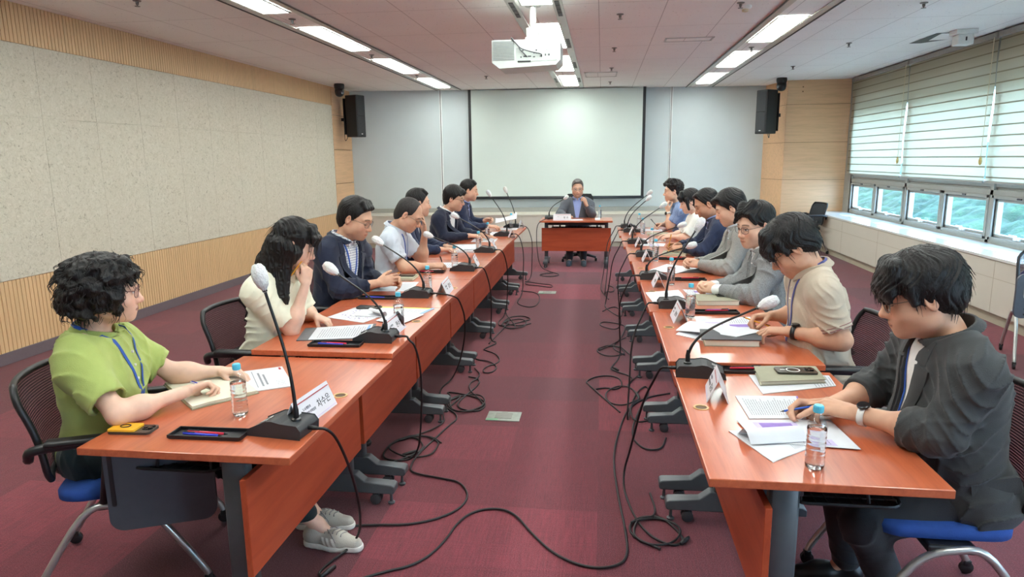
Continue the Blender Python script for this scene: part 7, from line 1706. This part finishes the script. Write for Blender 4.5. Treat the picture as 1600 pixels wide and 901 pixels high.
held('R1', 'R', 'pen', plain('pen_blue_clear', (44, 88, 196), 0.25), 'blue pen in the hand of the man in charcoal', 0.075, 0.065, (-0.85, 0.25, 0.30), M_WSTEEL)
held('R2', 'R', 'pencil', M_PYEL, 'yellow pencil in the far hand of the man in beige polo', 0.08, 0.07, (-0.8, 0.2, -0.25))
held('R4', 'L', 'pen', plain('pen_pale', (220, 220, 222), 0.3), 'white pen between the folded hands of the man in light grey', 0.10, 0.03, (-0.9, 0.1, 0.25))
held('R5', 'R', 'pencil', M_PYEL, 'yellow pencil in the far hand of the man in navy', 0.11, 0.05, (-0.15, 0.1, 0.9))
held('R5', 'L', 'pencil', M_PYEL, 'second yellow pencil under the near hand of the man in navy', 0.05, 0.07, (-0.7, -0.2, 0.35))
held('R7', 'R', 'pen', M_PBLK, 'black pen in the hand of the wavy-haired man', 0.12, 0.05, (0.55, 0.1, 0.6))
# ---- cables: each microphone's lead drops over the edge and winds over the carpet
M_CABLE = plain('cable_black', (24, 23, 26), 0.5)
def onfloor(*pts): return [(x, y, 0.006) for x, y in pts]
def round_path(pts, it=2):
    P = [Vector(p) for p in pts]
    for _ in range(it):
        Q = [P[0]]
        for a, b in zip(P[:-1], P[1:]): Q += [a * 0.75 + b * 0.25, a * 0.25 + b * 0.75]
        P = Q + [P[-1]]
    return P
def cable(k, path, label, group='microphone cables'):
    p0 = CABLE0[k]; sg = {'L': 1, 'R': -1}.get(k[0], 0)
    if k == 'C': pts = [p0, p0 + Vector((0.0, -0.03, 0.0))] + [Vector(p) for p in path]
    else: pts = [p0, p0 + Vector((0.03 * sg, 0, 0.0))] + [Vector(p) for p in path]
    o = MB().tube(spline(round_path(pts), 3), 0.0056, 6).build('microphone_cable', M_CABLE, None, True); tag(o, label, 'cable', group)
def ring(cx, cy, rx, ry, a0, a1, n=8, z=0.006, tilt=0.0):
    return [(cx + rx * math.cos(a) * math.cos(tilt) - ry * math.sin(a) * math.sin(tilt), cy + rx * math.cos(a) * math.sin(tilt) + ry * math.sin(a) * math.cos(tilt), z + 0.004 * (i % 2)) for i, a in enumerate(np.linspace(a0, a1, n))]
def drop(k, floor_pts, bulge=0.07, dy=0.1, label=''):
    p0 = CABLE0[k]; sg = 1 if k[0] == 'L' else -1; i = int(k[1]) - 1; xe = (XIL if k[0] == 'L' else XIR)[i]
    xo = max(xe * sg, p0.x * sg) * sg; zt = ztab(k); path = []
    if p0.x * sg < xe * sg - 0.02: path.append((xe + sg * 0.012, p0.y, zt + 0.008))
    fx, fy = floor_pts[0]
    path += [(xo + sg * (0.045), p0.y + dy * 0.2, zt - 0.03), (xo + sg * bulge, p0.y + dy * 0.6, zt - 0.20), ((xo + sg * bulge) * 0.6 + fx * 0.4, (p0.y + dy) * 0.6 + fy * 0.4, 0.25), (fx, fy, 0.02)]
    cable(k, path + [(x, y, 0.006 + 0.004 * (j % 2)) for j, (x, y) in enumerate(floor_pts[1:])], label)
LBL = 'thin black microphone cable dropping from the table '
drop('L1', [(-1.03, 2.60), (-1.13, 2.39), (-1.10, 2.34), (-1.07, 2.42)], 0.05, 0.25, LBL + 'of the woman in green')
drop('L2', [(-1.00, 3.45), (-1.12, 3.42), (-1.22, 3.46), (-1.22, 3.70), (-1.10, 3.77), (-1.00, 3.62), (-1.05, 3.49), (-1.14, 3.40)], 0.06, 0.1, LBL + 'of the long-haired woman')
drop('L3', [(-1.10, 4.85), (-1.16, 4.65), (-1.10, 4.42), (-1.01, 4.34), (-1.04, 4.49), (-1.10, 4.59), (-0.95, 4.53), (-0.80, 4.45), (-0.76, 4.31), (-0.80, 4.21), (-0.94, 4.25), (-0.97, 4.40), (-0.88, 4.76), (-0.92, 4.91), (-1.00, 4.93)], 0.07, 0.2, LBL + 'of the man in check shirt')
drop('L4', [(-1.00, 5.95), (-0.92, 5.95), (-1.00, 5.75), (-1.02, 5.70), (-0.87, 5.56), (-0.81, 5.34), (-0.92, 5.19), (-0.91, 5.05), (-0.84, 5.04), (-0.81, 5.20), (-0.90, 5.35), (-1.02, 5.39), (-1.10, 5.52)], 0.07, 0.2, LBL + 'of the man in pale grey')
drop('L5', [(-1.00, 7.00), (-1.05, 6.70), (-0.97, 6.52), (-0.80, 6.78), (-0.70, 6.88), (-0.81, 7.05), (-0.96, 6.97), (-0.99, 6.71), (-0.81, 6.56), (-0.70, 6.71)], 0.07, 0.15, LBL + 'of the half-hidden man')
drop('L6', [(-0.95, 8.15), (-0.98, 7.65), (-0.75, 7.40), (-0.70, 7.86), (-0.78, 8.33), (-1.00, 8.44)], 0.09, -0.1, LBL + 'of the dark navy suit')
drop('L7', [(-0.96, 9.30), (-1.03, 8.89), (-0.83, 8.81), (-0.63, 8.69), (-0.63, 8.87), (-0.79, 8.95), (-1.02, 9.1)], 0.10, -0.1, LBL + 'at the far left end')
drop('R1', [(0.12, 3.30), (0.16, 3.01), (0.22, 2.81), (0.32, 2.73), (0.38, 2.77), (0.36, 2.86), (0.30, 2.97), (0.20, 2.97), (0.14, 2.88), (0.16, 2.78), (0.27, 2.70)], 0.10, 0.25, LBL + 'of the man in charcoal')
drop('R2', [(0.17, 4.00), (0.24, 4.62), (0.34, 4.88), (0.36, 4.70), (0.27, 4.38), (0.19, 3.94), (0.25, 3.72), (0.36, 3.73), (0.40, 3.90)], 0.12, -0.1, LBL + 'of the man in beige polo')
drop('R3', [(0.18, 5.56), (0.09, 5.28), (0.10, 5.20), (0.26, 5.06), (0.23, 4.90)], 0.12, 0.1, LBL + 'of the man with clasped hands')
drop('R4', [(0.21, 6.42), (-0.01, 6.66), (0.02, 6.86), (0.24, 6.74), (0.25, 6.55), (0.19, 6.18), (0.10, 5.85), (0.21, 5.66)], 0.12, 0.0, LBL + 'of the light grey man')
drop('R5', [(0.06, 7.70), (0.05, 7.57), (0.13, 7.25), (0.22, 7.05), (0.24, 7.30), (0.18, 7.59), (0.10, 7.51), (0.03, 7.34)], 0.13, 0.1, LBL + 'of the man writing in navy')
drop('R6', [(0.05, 8.11), (0.06, 8.50), (0.16, 8.41), (0.18, 8.76), (0.10, 8.88)], 0.14, -0.2, LBL + 'of the woman in white')
drop('R7', [(0.02, 9.10), (0.00, 8.70), (0.04, 8.30), (0.10, 8.00)], 0.14, -0.1, LBL + 'at the far right end')
cable('C', [(-0.90, 10.33, 0.74), (-0.98, 10.31, 0.66), (-0.98, 10.30, 0.35), (-0.93, 10.28, 0.02), (-0.74, 9.96, 0.006), (-0.56, 9.68, 0.01), (-0.72, 9.50, 0.006), (-0.92, 9.66, 0.01), (-0.70, 9.85, 0.008)], "thin black cable hanging from the chairman's head desk")
# the long runs across the aisle
for pts, lb in (([(-1.3, 2.70), (-1.05, 2.75), (-0.83, 2.78), (-0.67, 2.90), (-0.63, 3.06), (-0.70, 3.21), (-0.82, 3.25), (-0.97, 3.28), (-1.02, 3.34), (-1.02, 3.52), (-0.98, 3.73), (-0.94, 3.94), (-0.90, 4.10), (-1.0, 4.25), (-1.2, 4.3)], 'long black floor cable looping beside the feet of the nearest left tables'),
                ([(-1.35, 2.2), (-1.0, 2.30), (-0.88, 2.40), (-0.74, 2.47), (-0.67, 2.62), (-0.63, 2.87), (-0.53, 2.97), (-0.40, 2.95), (-0.28, 2.75), (-0.17, 2.60), (-0.03, 2.53), (0.08, 2.55), (0.13, 2.63), (0.13, 2.80), (0.10, 3.16), (0.08, 3.61), (0.14, 4.10), (0.20, 4.40), (0.34, 4.62), (0.5, 4.7)], 'long black cable sweeping across the aisle in the foreground'),
                ([(0.14, 4.30), (-0.08, 4.84), (-0.10, 4.92), (-0.03, 5.03), (0.08, 5.08), (0.16, 5.0), (0.17, 4.84), (0.12, 4.74), (0.05, 4.79), (-0.02, 4.74)], 'black cable loop on the carpet beside the third right table')):
    o = MB().tube(spline(round_path([(x, y, 0.006 + 0.003 * (j % 2)) for j, (x, y) in enumerate(pts)]), 3), 0.0056, 6).build('floor_cable', M_CABLE, None, True); tag(o, lb, 'cable', 'cables across the carpet')
def loop(cx, cy, rx, ry, n=9, a0=0.0, turns=1.3): return [(cx + rx * math.cos(a0 + 2 * PI * turns * i / n) * (1 + 0.12 * math.sin(i * 2.1)), cy + ry * math.sin(a0 + 2 * PI * turns * i / n) * (1 + 0.1 * math.cos(i * 1.7))) for i in range(n + 1)]
for pts, lb in ((loop(-1.06, 3.62, 0.15, 0.16, 12, 0.4, 1.4) + [(-0.96, 3.95), (-1.02, 4.15)], 'black cable coil under the joint of the second and third left tables'),
                ([(-1.02, 4.2)] + loop(-0.90, 4.36, 0.13, 0.17, 14, 2.0, 1.7) + [(-0.98, 4.7), (-0.90, 4.95), (-0.99, 5.15)], 'black cable coil on the carpet beside the third left table'),
                ([(-1.0, 5.9)] + loop(-0.86, 6.66, 0.13, 0.2, 12, 2.0, 1.5) + [(-1.0, 7.05)], 'black cable coil on the carpet beside the fifth left table'),
                ([(0.36, 4.2), (0.22, 4.1)] + loop(0.16, 4.62, 0.12, 0.2, 12, -1.2, 1.4) + [(0.3, 5.1)], 'black cable coil on the carpet beside the third right table leg'),
                ([(0.30, 5.5)] + loop(0.10, 5.75, 0.12, 0.18, 12, 0.2, 1.5) + [(0.24, 6.2)], 'black cable coil on the carpet beside the fourth right table'),
                ([(0.26, 3.2)] + loop(0.26, 2.84, 0.11, 0.12, 10, 1.4, 1.2), 'small black cable coil at the feet of the nearest right table')):
    o = MB().tube(spline(round_path([(x, y, 0.008 + 0.004 * (j % 3)) for j, (x, y) in enumerate(pts)]), 3), 0.0052, 6).build('floor_cable', M_CABLE, None, True); tag(o, lb, 'cable', 'cables across the carpet')
for i, (p, q, lb) in enumerate((((-1.10, 2.34, 0.012), (-1.07, 2.42, 0.012), 'by the white sneakers'), ((-1.10, 3.49, 0.014), (-1.03, 3.56, 0.014), 'in the left cable loop'), ((0.36, 2.745, 0.014), (0.40, 2.80, 0.014), 'at the feet of the nearest right table'), ((0.15, 5.2, 0.012), (0.11, 5.27, 0.012), 'in the middle of the right cables'))):
    o = MB().tube([p, [(a + b) / 2 for a, b in zip(p, q)], q], [0.007, 0.0105, 0.007], 10).build('cable_connector', M_CABLE, None, True); tag(o, 'black inline cable connector on the carpet ' + lb, 'connector', 'cable connectors')
